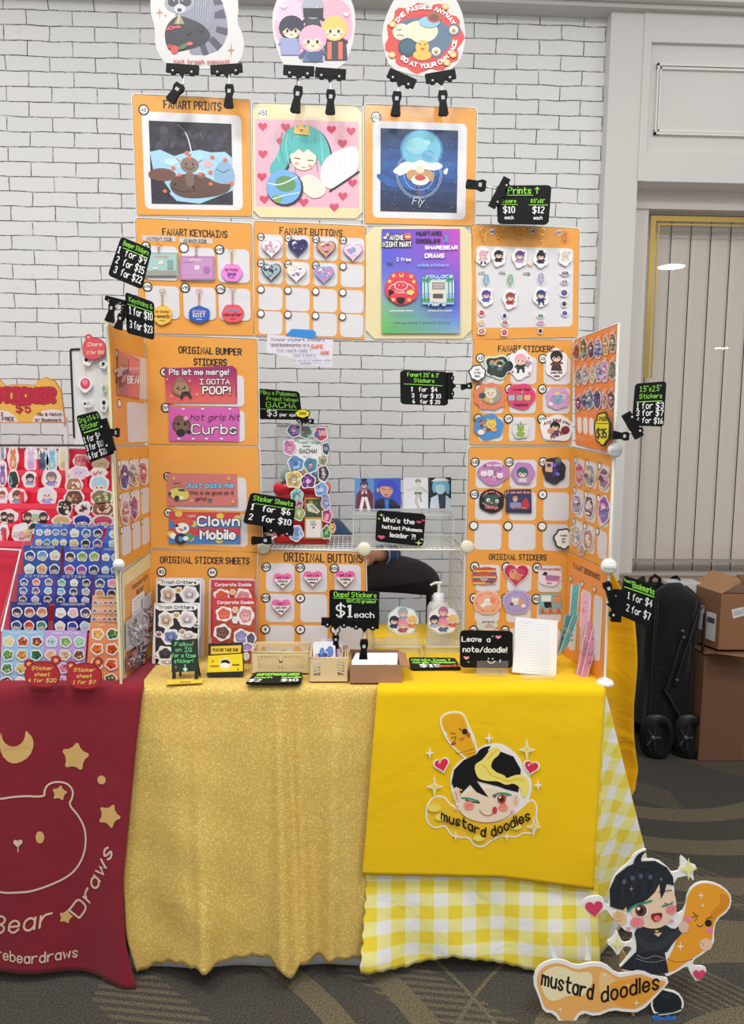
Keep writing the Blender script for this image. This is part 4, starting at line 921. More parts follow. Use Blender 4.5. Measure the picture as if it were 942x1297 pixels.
# keychains on the FANART KEYCHAINS board
def kc(cx,y0,outline,c,draw,label,chain,Z='C',fr=PF,group='keychains on the FANART KEYCHAINS board',s=1,mat='gloss'):
    xs=[p[0] for p in outline];ys=[p[1] for p in outline]
    c0=zpx(Z,(min(xs)+max(xs))/2,(min(ys)+max(ys))/2); f=fr.at(c0[0],c0[1],0)
    th=thing('keychain',label,'keychain',f,group)
    g=GZ(f,Z); g.slab(outline,c,.003,shade(c,.9)); draw(g); g.build('charm',mat,th)
    g=GZ(f,Z); top=min(ys)
    pts=[]
    for a,b_ in heartp(cx,y0+18*s,22*s,0,16): u,v=g.m(a,b_); pts.append((u,-.003,v))
    gg=G(); gg.tube(pts,.0009,chain,5,closed=True)
    yy=y0+42*s
    while yy<top+6:
        u,v=g.m(cx,yy); ru=7*s/ZT_[Z][2]/470
        gg.tube([(u+ru*math.cos(t)*(.7),-.003,v+ru*math.sin(t)*1.3) for t in [k*.785 for k in range(8)]],.0007,chain,4,closed=True); yy+=15*s
    gg.build('clasp','metalc',th)
GO='d9a86a'
kc(230,205,rr(125,278,360,445,8),'8fb0ac',lambda g:(g.rect(140,290,350,430,'a3c2bd',r=6),g.text('membership',240,312,14,'d98f8f',2.4),beast(g,245,350,17,'e6dfd4'),g.ell(205,390,20,8,'cfd8d2'),g.rect(140,405,350,440,'9a978f'),g.rect(290,330,330,395,'7fa19c')),'pale teal card-shaped keychain, first in the top row','c99a6a') 
kc(492,205,rr(378,303,618,470,8),'b07fae',lambda g:(g.rect(392,315,605,458,'c190bd',r=6),g.text('birthday',490,335,14,'efe6d8',2.4),beast(g,497,385,18,'e6dfe4'),g.ell(565,400,26,26,'a86fa6'),g.line([(400,345),(470,345)],3,'a86fa6'),g.line([(400,430),(600,430)],3,'dcb7d6')),'mauve card-shaped keychain in the top row','c99a6a')
def kt(a,b_,c_,tc,bg): return lambda g:(g.text(a,(742 if 0 else g.cx),g.cy-30,18,tc,4),g.text(b_,g.cx,g.cy+5,24,c_,5,sx=1.2),g.text(c and '' or '',0,0,1,INK,1)) 
def kc2(cx,cy,rx,ry,c,t1,c1,t2,c2,lab,y0,ch,seed,ears=False,extra=None):
    out=blobp(cx,cy,rx,ry,6,.035,seed)
    def dr(g):
        g.poly(blobp(cx,cy,rx*.9,ry*.88,6,.035,seed),shade(c,1.08)); confetti(g,cx,cy,rx,ry,[shade(c,1.2),shade(c,.9)],8,seed,.06,.14)
        g.text(t1,cx,cy-ry*.22,18,c1,4,sx=1.0); g.text(t2,cx,cy+ry*.28,22,c2,4.6,sx=1.1); g.line([(cx-20,cy+ry*.58),(cx+20,cy+ry*.58)],4,c2)
    kc(cx,y0,out,c,dr,lab,ch)
kc2(742,420,72,62,'dd7fc4','birthday','a8307c','gojo','3c3f8c','hot pink lobed keychain at the end of the top row',240,GO,4)
kc2(255,715,66,68,'e8b04e','birthday','b8562c','remedy','7c3c24','amber lobed keychain, first in the lower row',530,GO,5)
kc2(513,712,74,58,'2c56a8','birthday','c8a0b8','EDIT','e6e4ee','blue lobed keychain in the lower row',530,'d98a80',6)
kc2(748,705,76,64,'d9525a','birthday','4f9ad0','monster','7c2430','coral red lobed keychain at the end of the lower row',515,'c9a08a',7)
# heart buttons
def hb(cx,cy,r,c1,c2,c3,seed,label,rot=0):
    def dr(g):
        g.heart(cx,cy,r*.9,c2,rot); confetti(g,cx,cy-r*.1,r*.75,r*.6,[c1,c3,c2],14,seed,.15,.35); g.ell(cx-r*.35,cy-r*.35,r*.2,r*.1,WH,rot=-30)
        for i in range(4): g.spark(cx+R.uniform(-.5,.5)*r,cy+R.uniform(-.5,.4)*r,r*.1,WH)
    piece('heart_button','D',PF,heartp(cx,cy,r,rot),dr,label,'button','heart buttons on the FANART BUTTONS board',w=0,t=.005,bc=c1)
for a in ((188,245,76,'c9b0c4','e6e0e4','c98aa0','silvery heart button with rosy scallops, first in the top row'),(373,238,76,'4d3f78','30305c','c76aa8','dark violet heart button beside the silvery one in the top row'),(570,250,74,'8c4468','c9a07c','d98ab0','plum and gold heart button, third in the top row'),(758,272,74,'c08ab8','e0c8dc','7c9cd0','pale pink heart button low in the fourth top pocket'),
          (186,410,76,'2f4452','9cb0b4','5c3c70','black and grey heart button, first in the second row'),(362,420,74,'d8ceb8','e8e4ea','8c6cb0','white heart button with yellow top, in the second row'),(556,428,76,'7f9cd0','b88cb8','e6a0c0','blue and pink heart button, last in the second row')):
    hb(a[0],a[1],a[2],a[3],a[4],a[5],a[0],a[6])
# paper note + tape
def note(g):
    g.text('Bumper stickers, Stickers',372,897,22,'6b6b86',2.6,jit=.08); g.line([(170,915),(400,925)],3,'d98a5c'); g.text('and bookmarks are',320,935,22,'6b6b86',2.6); g.text('SAFE',508,948,24,'e0622c',5); g.text('(for real & really :)',345,972,20,'6b6b86',2.4); g.text('cute!',560,985,18,'e0622c',5); g.text('(text & layers)',420,1003,17,'6b6b86',2.2); g.text('for use on car windows, water',470,1040,14,'6b6b86',2); g.text('bottles!',430,1062,14,'6b6b86',2)
piece('paper_note','D',PF,[(158,850),(300,862),(620,892),(612,1080),(350,1062),(335,1015),(152,975)],note,'torn white handwritten note taped under the FANART BUTTONS board','note',w=.002,t=.0004,bc='d5cfdc',mat='card')
piece('blue_tape','D',PF,[(330,812),(480,820),(500,840),(490,880),(285,860)],lambda g:g.line([(310,838),(490,850)],2,'2a76ba'),'piece of blue masking tape holding the handwritten note','tape',w=.0035,t=.0003,bc='2f83cc',mat='semi')
# figure charms
def charm(cx,cy,s,hair,cloth,label,hook,top,drops=(),hc=GO,legs=None,hat=None):
    Z='F'; c0=zpx(Z,cx,cy); f=PF.at(*c0); th=thing('figure_charm',label,'charm',f,'figure charms on the orange board')
    g=GZ(f,Z); g.slab(blobp(cx,cy+s*.6,s*1.75,s*2.3,5,.08,int(cx)),'e6e3e8',.002)
    fig(g,cx,cy,s,hair,cloth,seed=int(cx),legs=legs,hat=hat); g.ell(cx+s*1.1,cy-s*.6,s*.25,s*.25,'b07cc0'); g.build('charm','gloss',th)
    gg=G(); g=GZ(f,Z)
    if hook=='ring':
        for r_,dy in ((24,0),(14,34),(9,55)):
            gg.tube([(lambda p:(p[0],-.003,p[1]))(g.m(cx+2+r_*math.cos(t),top+dy+r_*math.sin(t))) for t in [k*.63 for k in range(10)]],.0009,hc,5,closed=True)
    else: gg.tube([(lambda p:(p[0],-.003,p[1]))(g.m(cx+14*math.cos(t),top+24*math.sin(t)+(16 if math.sin(t)>0 else 0))) for t in [k*.5236 for k in range(12)]],.0017,hc,5,closed=True)
    gg.build('clasp','metalc' if hook=='ring' else 'gloss',th)
    for i,(dx,dy,rx,ry,c) in enumerate(drops):
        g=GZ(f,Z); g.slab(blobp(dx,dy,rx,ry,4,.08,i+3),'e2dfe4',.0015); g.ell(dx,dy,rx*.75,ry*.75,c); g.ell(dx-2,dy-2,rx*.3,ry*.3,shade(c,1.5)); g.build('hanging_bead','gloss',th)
charm(165,640,26,'d9a0b8','c8b8d0','pink-haired figure charm, first in the top row','ring',490,legs='2b2a33')
charm(268,640,27,'23222a','25242c','black-haired figure charm in dark clothes, beside the pink-haired one','ring',480)
charm(408,645,28,'5d3c78','b08cc0','violet-haired figure charm in the top row','ring',485,((478,700,14,14,'e0c080'),))
charm(548,650,27,'2a2735','2c2740','figure charm in a wide black hat','ring',490,hat='1d1b24')
charm(708,645,24,'cfc4b8','d6d2da','pale figure charm on a red clip at the edge, with four beads below','clip',510,((708,765,32,16,'6b6b70'),(705,822,26,16,'7c7c84'),(702,895,27,26,'4d4878'),(702,968,20,22,'3a3a44'),(706,1030,22,20,'3c488c')),hc='d98668')
charm(185,905,27,'56428c','4a5cb0','purple-haired figure charm in blue on a teal clip','clip',800,((156,1028,22,22,'b83c44'),(154,1088,20,20,'d6a070'),(155,1150,28,22,'b87068')),hc='4aa0c4')
charm(345,920,28,'8c4a3c','a8323c','red-brown figure charm on a green clip','clip',800,((308,1048,16,20,'2c3468'),(310,1092,22,18,'9c5c4c'),(306,1158,24,26,'b04c58')),hc='58a868')
charm(548,905,28,'2c3c78','2c3464','navy-haired figure charm on a violet clip','clip',790,((546,1048,24,16,'4a7c64'),(546,1090,26,14,'c070a8'),(544,1148,15,20,'1e1e26')),hc='a88cc8',legs='2c3464')
gsm=G(PF); gsm.Z='F'; o=ZT_['F']; gsm.setT(o[0],o[1],0,1/o[2])
def lab(x,y,t,circ=True):
    c0=zpx('F',x,y); f=PF.at(*c0,-.0025); g=GZ(f,'F'); g.slab(ellp(x,y,20,20,14),'cfcbd0' if circ else POC,.0004); g.text(t,x,y+8,15,INK,3.4,sx=.9); g.build('number_label','matte',None,'round number label '+t+' on the charm board','label')
for a in ((224,488,'A60'),(490,486,'A58'),(668,496,'A57')): lab(*a)
# bumper stickers
BG='bumper stickers in the left column'
def bs1(g):
    for i in range(12): g.rect(120+i*0.9,292+i*23,680+(i>9)*8,292+(i+1)*23+.5,['8c2f62','93305f','9c335e','a4375c','ad3c5b','b5425a','be4a5a','c5505a','cb565b','cf5a5b','d15e5c','d3605c'][i],up=False)
    g.w+=DZ
    g.text('Pls let me merge!',390,343,42,'3c1830',13,fit=470); g.text('Pls let me merge!',390,343,42,WH,7.5,fit=470)
    for w_,c in ((11,'3c1830'),(6.5,WH)): g.text('I GOTTA',515,418,38,c,w_,fit=235)
    for w_,c in ((17,'3c1830'),(10.5,WH)): g.text('POOP!',530,495,54,c,w_,fit=215)
    g.ell(248,452,72,62,'7c5a44'); g.ell(244,410,48,36,'8c6a50'); g.ell(240,385,26,22,'8c6a50'); g.ell(250,455,64,52,'9c7a5c'); g.ell(222,447,12,13,INK); g.ell(272,447,12,13,INK); g.ell(219,443,4,4,WH,up=False); g.ell(269,443,4,4,WH); g.line(chaikin([(235,468),(247,462),(260,468)]),4,INK)
    g.line([(262,490),(252,530)],20,'232028'); g.line([(310,490),(325,525)],20,'232028'); g.ell(290,490,30,14,'232028')
    for x,y in ((140,380),(318,392),(172,515),(376,500)): g.spark(x,y,11,'e8c078',ry=18)
piece('bumper_sticker','H',PF,[(114,292),(655,272),(690,300),(692,570),(132,552)],bs1,'wine red bumper sticker with a brown dropping, reading Pls let me merge',"bumper sticker",BG,w=0,bc='93305f')
def bs2(g):
    g.rect(150,600,708,868,'cb5cab'); 
    for i in range(16): g.rect(150,600+i*17,708,604+i*17,'c153a2',up=False)
    g.w+=DZ
    g.ell(250,745,74,72,'5c3f38',n=26); g.ell(235,700,46,34,'6c4c42'); g.ell(252,755,56,44,'7c5a4c'); g.ell(225,735,12,15,INK); g.ell(280,735,12,15,INK); g.ell(245,805,36,32,'201d22'); g.ell(310,800,22,14,'201d22'); g.poly(starp(285,690,24,14,6),'e79ab8')
    g.text('hot girls hit',515,705,48,'3a2030',5.5,sx=1.1,sl=.25); 
    for w_,c in ((20,'3a1c34'),(11,'f2ead8')): g.text('Curbs',510,812,74,c,w_,sx=1.3)
    g.heart(665,785,22,'3c5a4c')
    for x in (265,420,635,230,345,450,570): g.ell(x,616 if x in (265,420,635) else 852,12,7,WH,up=False)
piece('bumper_sticker','H',PF,[(148,595),(712,612),(708,872),(152,868)],bs2,'orchid pink bumper sticker with a curly brown dog head, reading hot girls hit Curbs','bumper sticker',BG,w=0,bc='cb5cab')
def bs3(g):
    g.rect(140,252,690,505,'c7706c')
    for w_,c in ((15,'24384c'),(9,'7cc0e0')): g.text('Just pass me',472,362,42,c,w_,fit=380)
    g.text('this is as good as it',492,415,28,INK,4,sx=1.0); g.text('gets!',405,462,28,INK,4); g.heart(478,460,20,'2f6a80')
    g.poly(chaikin([(150,395),(175,372),(225,360),(275,372),(310,405),(310,445),(270,462),(200,455),(160,425)],True),'d2c65c'); g.ell(215,445,20,22,'2b2a30'); g.ell(160,410,12,18,'4a3c78'); g.ell(252,440,18,12,'e8e4cc'); g.poly([(220,372),(270,372),(285,392),(235,390)],'3c3c38'); g.ell(220,345,30,18,'a87c60'); g.line([(190,330),(240,325)],6,'3c2a24')
    for x,y,r in ((192,290,20),(628,290,20),(335,465,18),(660,472,20)): g.spark(x,y,r,'d6c85c',ry=r*1.3)
piece('bumper_sticker','I',PF,[(132,245),(690,256),(698,508),(148,506)],bs3,'salmon bumper sticker with a small yellow car, reading Just pass me','bumper sticker',BG,w=0,bc='c7706c')
def bs4(g):
    for i,c in enumerate(('c23a42','3f74b4','c23a42','3f74b4')): g.rect(150,562+i*61,716,562+(i+1)*61,c,up=False)
    g.w+=DZ
    for x,y in ((228,570),(558,588),(350,650),(320,765),(165,730),(550,780),(695,605)): g.ell(x,y,30,24,'d6bc4c',up=False)
    g.w+=DZ; g.rect(275,568,380,602,'cf4a50',r=14); g.text('original',328,593,13,'f0c8b8',2.6)
    g.ell(265,640,80,42,'a83a34'); g.poly(blobp(262,636,78,38,9,.1,3),'c8503c'); g.ell(258,685,54,44,'f0e4dc'); g.ell(215,665,14,10,INK); g.ell(238,690,11,8,'d46a6a'); g.ell(280,685,12,14,'4a7cb8'); g.ell(255,700,12,9,'d04444')
    g.ell(185,745,26,24,WH); g.ell(310,752,34,30,'4c8c60'); g.ell(245,768,48,46,'26262c'); g.ell(245,768,20,20,'4f86c4'); g.ell(285,765,22,18,WH)
    for w_,c in ((27,'23284c'),(17,WH)): g.text('Clown',545,662,70,c,w_,sx=1.4); g.text('Mobile',540,768,66,c,w_,sx=1.2)
piece('bumper_sticker','I',PF,[(150,555),(710,560),(720,806),(158,806)],bs4,'red and blue striped bumper sticker with a red-haired clown, reading Clown Mobile','bumper sticker',BG,w=0,bc='b83a44')
# sticker sheets leaning (two kinds, stacked)
def sheetTC(y0,full=True):
    def dr(g):
        x=275 if y0<300 else 262; q=0 if y0<300 else -6
        g.rect(x+6,y0+8,x+258,y0+(370 if full else 160),'1e1d22'); g.poly(chaikin([(x+4,y0+4),(x+260,y0+4),(x+258,y0+38),(x+200,y0+46),(x+140,y0+38),(x+80,y0+48),(x+8,y0+40)],True,1),'ebe9ec')
        g.text('Trash Critters',x+132,y0+32,17,INK,3.6,sx=1.25)
        items=[(x+70,y0+100,42,46,'c9a894'),(x+196,y0+95,48,44,'c9bcc0'),(x+132,y0+70,20,18,'d8b070')]
        if full: items+=[(x+28,y0+185,20,17,'b07078'),(x+100,y0+200,48,44,'6c7cb0'),(x+200,y0+195,52,26,'cfc8c4'),(x+168,y0+170,18,16,'c8a468'),(x+14,y0+312,16,16,'d8d4d8'),(x+66,y0+300,46,42,'3a3a42'),(x+80,y0+350,50,20,'b8b4bc'),(x+250,y0+130,18,12,'8c8c94'),(x+225,y0+270,30,50,'d4d0d6')]
        for i,(a,b_,rx,ry,c) in enumerate(items):
            g.poly(blobp(a,b_,rx*1.12,ry*1.12,6,.08,i),'eceaec'); g.poly(blobp(a,b_,rx*.8,ry*.75,5,.08,i+4),c); g.poly(blobp(a,b_+ry*.1,rx*.5,ry*.45,5,.08,i+9),shade(c,.75)); g.ell(a,b_,rx*.3,ry*.3,shade(c,1.25))
            for k in range(4): g.line([(a-rx*.4+k*rx*.25,b_-ry*.3),(a-rx*.3+k*rx*.22,b_+ry*.4)],2,shade(c,.55),up=False)
            g.w+=DZ
    return dr
SG='sticker sheets leaning on the boards'
piece('sticker_sheet','Q',FY(1.975),[(273,246),(540,248),(538,600),(270,600)],sheetTC(246,False),'black and white Trash Critters sticker sheet, the one behind','sticker sheet',SG,w=0,bc='dfdde2',t=.002)
piece('sticker_sheet','Q',FL((0,1.93,TZ+.014),4),[(262,395),(536,393),(522,772),(248,770)],sheetTC(395,True),'black and white Trash Critters sticker sheet, the one in front','sticker sheet',SG,w=0,bc='dfdde2',t=.002)
def sheetCZ(y0,full):
    def dr(g):
        x=602 if y0<300 else 616
        g.rect(x+6,y0+4,x+254,y0+(360 if full else 120),'a8412f'); 
        for k in range(9): g.rect(x+6,y0+10+k*39,x+254,y0+13+k*39,'c9682f',up=False)
        g.w+=DZ; g.rect(x+4,y0+4,x+256,y0+42,'bf3340'); g.text('Corporate Zombie',x+130,y0+34,17,WH,4,sx=1.1)
        items=[(x+62,y0+95,44,40,'cf5a40'),(x+190,y0+105,44,52,'c98a8c'),(x+128,y0+70,16,16,'e0a060')]
        if full: items+=[(x+52,y0+205,46,44,'6c4a44'),(x+165,y0+230,42,42,'8a86b0'),(x+128,y0+130,16,20,'d8d8dc'),(x+222,y0+240,28,36,'5a5068'),(x+200,y0+290,34,24,'9c7cb8'),(x+195,y0+345,18,22,'d8d4d6'),(x+70,y0+300,40,30,'c8923c'),(x+90,y0+345,44,18,'a83c48')]
        for i,(a,b_,rx,ry,c) in enumerate(items):
            g.poly(blobp(a,b_,rx*1.12,ry*1.1,6,.07,i+2),'e9dfe0'); g.poly(blobp(a,b_,rx*.82,ry*.8,5,.08,i+5),c); g.poly(blobp(a,b_+ry*.15,rx*.5,ry*.4,5,.08,i+8),shade(c,1.25)); g.ell(a-rx*.2,b_,rx*.08,ry*.1,INK,up=False); g.ell(a+rx*.2,b_,rx*.08,ry*.1,INK)
    return dr
piece('sticker_sheet','Q',FY(1.975),[(600,256),(861,262),(858,600),(597,600)],sheetCZ(258,False),'red Corporate Zombie sticker sheet, the one behind','sticker sheet',SG,w=0,bc='bf3340',t=.002)
piece('sticker_sheet','Q',FL((0,1.93,TZ+.014),4),[(615,362),(874,365),(855,738),(598,735)],sheetCZ(364,True),'red Corporate Zombie sticker sheet, the one in front','sticker sheet',SG,w=0,bc='bf3340',t=.002)
# original buttons
def ob(cx,cy,r,t1,t2,t3,label):
    def dr(g):
        g.heart(cx,cy,r*.96,'ecdfd8'); g.poly(chaikin([(cx-r*.96,cy-r*.05),(cx-r*.9,cy-r*.6),(cx-r*.45,cy-r*.75),(cx,cy-r*.5),(cx+r*.45,cy-r*.75),(cx+r*.9,cy-r*.6),(cx+r*.96,cy-r*.05)],True,1),'e069a0')
        g.text(t1,cx,cy-r*.2,13,'8c2c60',3); g.text(t2,cx,cy+r*.18,12,INK,2.6); g.text(t3,cx,cy+r*.5,12,INK,2.6); g.line([(cx-r*.2,cy+r*.78),(cx,cy+r*.86),(cx+r*.2,cy+r*.78)],4,'c04c50')
    piece('heart_button','R',FY(1.98),heartp(cx,cy,r),dr,label,'button','heart buttons on the ORIGINAL BUTTONS board',w=.002,t=.004,bc='e069a0')
ob(304,285,64,'hello I am','losing my','mind','cream and pink heart button in the first pocket of the top row'); ob(503,272,66,'hello I am','anxious &','sleepy','cream and pink heart button in the middle pocket of the top row'); ob(718,272,68,'hello I am','crashing','out','cream and pink heart button in the last pocket of the top row'); ob(293,460,66,'hello I','just want','soup','cream and pink heart button in the second row, darker pink top')
# round stickers on the sticker boards
FS='stickers on the FANART STICKERS board'; BS_='stickers on the board below FANART STICKERS'; OS_='stickers on the ORIGINAL STICKERS board'
def stk(Z,out,dr,label,grp,bc='e9e6ea',fr=None,t=.0008,w=0): return piece('sticker',Z,fr or PF,out,dr,label,'sticker',grp,w=w,bc=bc,t=t)
stk('M',blobp(295,260,104,88,5,.1,3),lambda g:(g.poly(blobp(300,262,92,74,5,.1,3),'27333a'),g.poly([(235,240),(330,225),(335,320),(240,330)],'3c3f3c'),confetti(g,300,250,80,60,['3f7c78','5fa090','c08a5c','2c4a50','8cc0a0'],16,3),fig(g,310,245,22,'2c2c34','3f7c78',seed=1)),'dark teal sticker of a figure in an open box',FS,bc='c9d8b8')
stk('M',blobp(465,245,90,108,6,.06,5),lambda g:(g.spark(420,155,18,'34384c'),fig(g,465,205,40,'e0a8b4','2c3a34',seed=2,legs='34343c'),confetti(g,520,240,26,70,['c88aa0','8fa88c','b8788c'],10,4,.2,.35),g.ell(405,300,9,9,'c06070'),g.ell(530,310,8,8,'c06070')),'white sticker of a pink-haired figure in black with petals',FS)
stk('M',blobp(733,240,82,112,6,.05,6),lambda g:(fig(g,733,185,42,'2b2628','7c3038',seed=3),g.poly([(700,250),(765,250),(775,295),(690,290)],'3c383e'),g.text('pass the',733,312,15,'7c3038',4),g.text('cake',733,338,15,'7c3038',4),g.text('sweet tooth',733,150,12,'7c3038',3)),'white sticker of a short-haired figure in a maroon top',FS)
stk('M',blobp(240,485,122,100,9,.06,7),lambda g:(g.poly(blobp(240,485,112,90,9,.06,7),'d67c5c'),confetti(g,240,485,120,95,['e08a60','c86a50','e8a080','d87858'],26,7,.06,.14),g.ell(245,478,76,62,'8f9488'),beast(g,240,460,46,'d8ccb4'),g.ell(180,478,26,22,'3c4c54'),g.ell(212,505,18,18,'d8a83c'),g.ell(245,518,16,16,'c9bca8')),'orange glittery sticker with a sleepy creature',FS,bc='d6805c')
stk('M',blobp(470,482,104,96,5,.05,8),lambda g:(g.poly(blobp(470,482,96,88,5,.05,8),'cf3f6c'),g.text('studio time',470,440,18,'5c1c38',4),*[beast(g,x,495,24,c) for x,c in ((398,'a8b8c8'),(458,'9cb08c'),(515,'e0b488'))],g.text('together',470,552,18,'5c1c38',4),g.heart(475,452,8,'f0b0c4')),'hot pink squarish sticker with three small creatures',FS,bc='d8487a')
stk('M',blobp(742,495,88,84,7,.05,9),lambda g:(g.poly(blobp(742,495,80,76,7,.05,9),'c79cc0'),confetti(g,742,495,80,76,['d0a8cc','b88ab4','d8b8d4'],14,2,.08,.2),beast(g,740,510,34,'7ca8c4'),g.ell(742,460,12,16,'e0cc70'),g.ell(690,540,16,12,WH,rot=35)),'lilac round sticker with a blue creature and a flame',FS,bc='c9a0c4')
stk('M',blobp(228,710,108,92,6,.05,10),lambda g:(g.poly(blobp(228,710,98,82,6,.05,10),'4a88c4'),confetti(g,200,700,60,60,['7c4c3c','e8e0d8','c07c58','8c8088'],14,5),beast(g,245,690,40,'e6bc58','pointy'),g.ell(170,750,26,20,'e4dcd4'),g.ell(265,730,22,16,'e6a050')),'blue sticker with a yellow and a brown creature',FS,bc='4a88c4')
stk('M',blobp(465,728,60,70,6,.05,11),lambda g:(beast(g,465,725,26,'8caa4c'),g.ell(465,765,34,22,'8caa4c'),g.line([(465,672),(465,700)],7,'6c8a34'),g.line([(420,690),(510,690)],3,'55555c'),g.text('it is what it is',465,800,10,'77777c',2)),'small clear sticker with a green frog-like creature',FS,bc='d6d4d4')
stk('M',blobp(735,722,122,96,5,.06,12),lambda g:(g.text('Any kind you',735,672,24,'7c2430',6,path=lambda t,py:(640+190*t,700-28*math.sin(t*3.1)-py)),fig(g,722,705,34,'2b2426','5c4c8c',seed=8),g.ell(690,740,26,20,'c88a70'),g.ell(798,735,34,30,'7c2c34',rot=-30),g.text('PUNK KIDS',750,790,24,'7c2430',6,path=lambda t,py:(690+130*t,800-50*t-py))),'large white sticker with dark red lettering, hanging over the last pocket',FS)
stk('N',blobp(262,232,114,84,4,.06,3),lambda g:(g.poly(blobp(262,232,106,76,4,.06,3),'b87cae'),confetti(g,262,232,100,70,['c890c0','a868a0','d8a8d0','8c5488'],22,9,.08,.2),*[beast(g,x,y,24,'e8dce4') for x,y in ((190,235),(240,230),(310,250))],g.spark(200,175,14,INK),g.text('new hobby',270,180,18,'e8dce8',4)),'wide mauve glitter sticker with pale creatures, pocket A30',BS_,bc='b87cae')
stk('N',blobp(485,232,84,82,6,.05,4),lambda g:(g.poly(blobp(485,232,74,72,6,.05,4),'b080b8'),fig(g,480,225,38,'2f5c64','cfc8d0',seed=4)),'round mauve sticker with a teal-haired face, pocket A31',BS_,bc='a878b0')
stk('N',blobp(716,212,84,98,7,.05,5),lambda g:(g.poly(blobp(716,212,76,90,7,.05,5),'24222c'),confetti(g,730,200,60,70,['5c48c8','7c60d8','8c8ca0','3c3488'],16,6),g.poly([(650,145),(705,150),(700,225),(648,218)],'d8a890'),g.rect(662,160,692,185,'34346c'),g.ell(745,135,24,20,'5c6c5c')),'black and violet sticker with a small handheld console, pocket A32',BS_,bc='2b2a38')
stk('N',blobp(250,440,94,88,6,.03,6),lambda g:(beast(g,250,440,58,'35554a'),g.ell(225,432,14,14,WH),g.ell(288,440,13,13,WH),g.ell(228,434,6,6,INK),g.ell(285,442,6,6,INK),g.ell(250,452,12,6,'d07858'),g.text('i will eat you',250,400,20,'d86878',5,path=lambda t,py:(250-72*math.cos(.5+t*2.1),440-66*math.sin(.5+t*2.1)-py*.6)),g.text('feelings',250,495,20,'d86878',5),g.line([(180,450),(205,470),(235,480),(210,490)],7,'d88a80')),'black round sticker with a green owl-like face, pocket A33',BS_,bc='0c0c0e')
stk('N',[(360,355),(545,352),(548,530),(355,525)],lambda g:(g.rect(368,390,540,505,'2b3464'),g.text('I can not draw',452,382,18,'e08878',5),fig(g,425,420,18,'d08858','5c7cb0',seed=5),g.poly(chaikin([(470,500),(480,430),(505,410),(525,440),(532,500)],True),'b8303c'),g.rect(385,450,470,485,'8c88a8'),g.text('but i try hard',452,495,12,'e08878',3)),'square navy sticker with a red cloaked figure',BS_,bc='1f2448')
stk('h',blobp(212,248,100,72,4,.03,2),lambda g:(*[g.rect(118,185+i*16,300,201+i*16,c,up=False) for i,c in enumerate(('b8423c','d8a83c','3c5ca0','b8423c','d8a83c','3c5ca0','b8423c','d8a83c'))],beast(g,205,262,32,'b8a498'),g.ell(205,230,60,18,'b8503c'),g.text('trash',250,305,18,'2c3c6c',5)),'red, yellow and blue striped sticker with a raccoon face',OS_,bc='c9504c')
stk('h',heartp(462,232,112,3),lambda g:(g.heart(462,232,104,'b82c50',3),g.heart(462,232,84,'8c2044',3),g.heart(462,232,78,'bf3a5c',3),g.ell(440,235,34,40,'d09068'),g.ell(475,255,26,30,'c88058'),g.ell(432,212,6,6,INK),g.spark(505,240,10,WH),g.spark(410,260,7,WH)),'large dark red heart-shaped sticker',OS_,bc='e0c8d0')
stk('h',blobp(728,250,94,78,5,.04,4),lambda g:(g.poly([(690,235),(815,250),(800,295),(695,285)],'c47c98'),*[g.rect(702+i*14,248+j*11,711+i*14,256+j*11,'7c6ca8',up=False) for i in range(7) for j in range(3)],g.poly([(665,240),(690,212),(712,225),(700,245)],INK),g.text('COMPUTER PERSON',735,202,13,'a83c48',3),g.text('BEEP',725,310,11,'a86c88',3)),'pale pink sticker with a pink keyboard',OS_,bc='e8d4dc')
stk('h',blobp(232,458,112,96,9,.03,5),lambda g:(g.poly(blobp(232,458,104,88,9,.03,5),'e8a486'),g.ring(232,458,88,4,'d08868',ry=74),beast(g,240,455,34,'e8e0d8'),g.ell(275,440,22,28,'d88858'),g.ell(200,480,22,16,WH),*[g.ell(232+88*math.cos(k),458+74*math.sin(k),6,6,'c05848',up=False) for k in range(6)]),'peach round sticker with a white cat and flames',OS_,bc='eab8a0')
stk('h',blobp(468,455,112,98,9,.03,6),lambda g:(g.poly(blobp(468,455,104,90,9,.03,6),'a598c8'),g.ring(468,455,90,4,'8c7cb4',ry=76),beast(g,455,450,32,'e8e2e0'),g.ell(500,460,24,30,'d09878'),g.ell(520,485,18,14,WH),g.ell(425,470,16,14,'6c5c58')),'lavender round sticker with white and brown cats',OS_,bc='b8acd4')
stk('h',[(645,400),(660,392),(790,388),(820,410),(820,545),(640,545)],lambda g:(g.rect(662,402,738,450,'dfe4e4'),g.ell(785,432,36,36,'c88858'),beast(g,785,435,28,'d09868'),g.poly([(680,455),(740,455),(745,500),(690,500)],INK),*[g.poly([(655+i*32,542),(668+i*32,485+i%2*15),(690+i*32,542)],('d8543c','e8843c')[i%2],False) for i in range(5)]),'teal sticker of a creature at a desk in flames',OS_,bc='7cb0ae')
stk('h',blobp(230,640,85,42,5,.04,7),lambda g:(g.poly([(200,660),(245,620),(295,660)],'b8a494'),g.text('get me out',240,618,14,'5c6c4c',3)),'grey sticker mostly hidden behind the black note sign',OS_,bc='c8cccc')
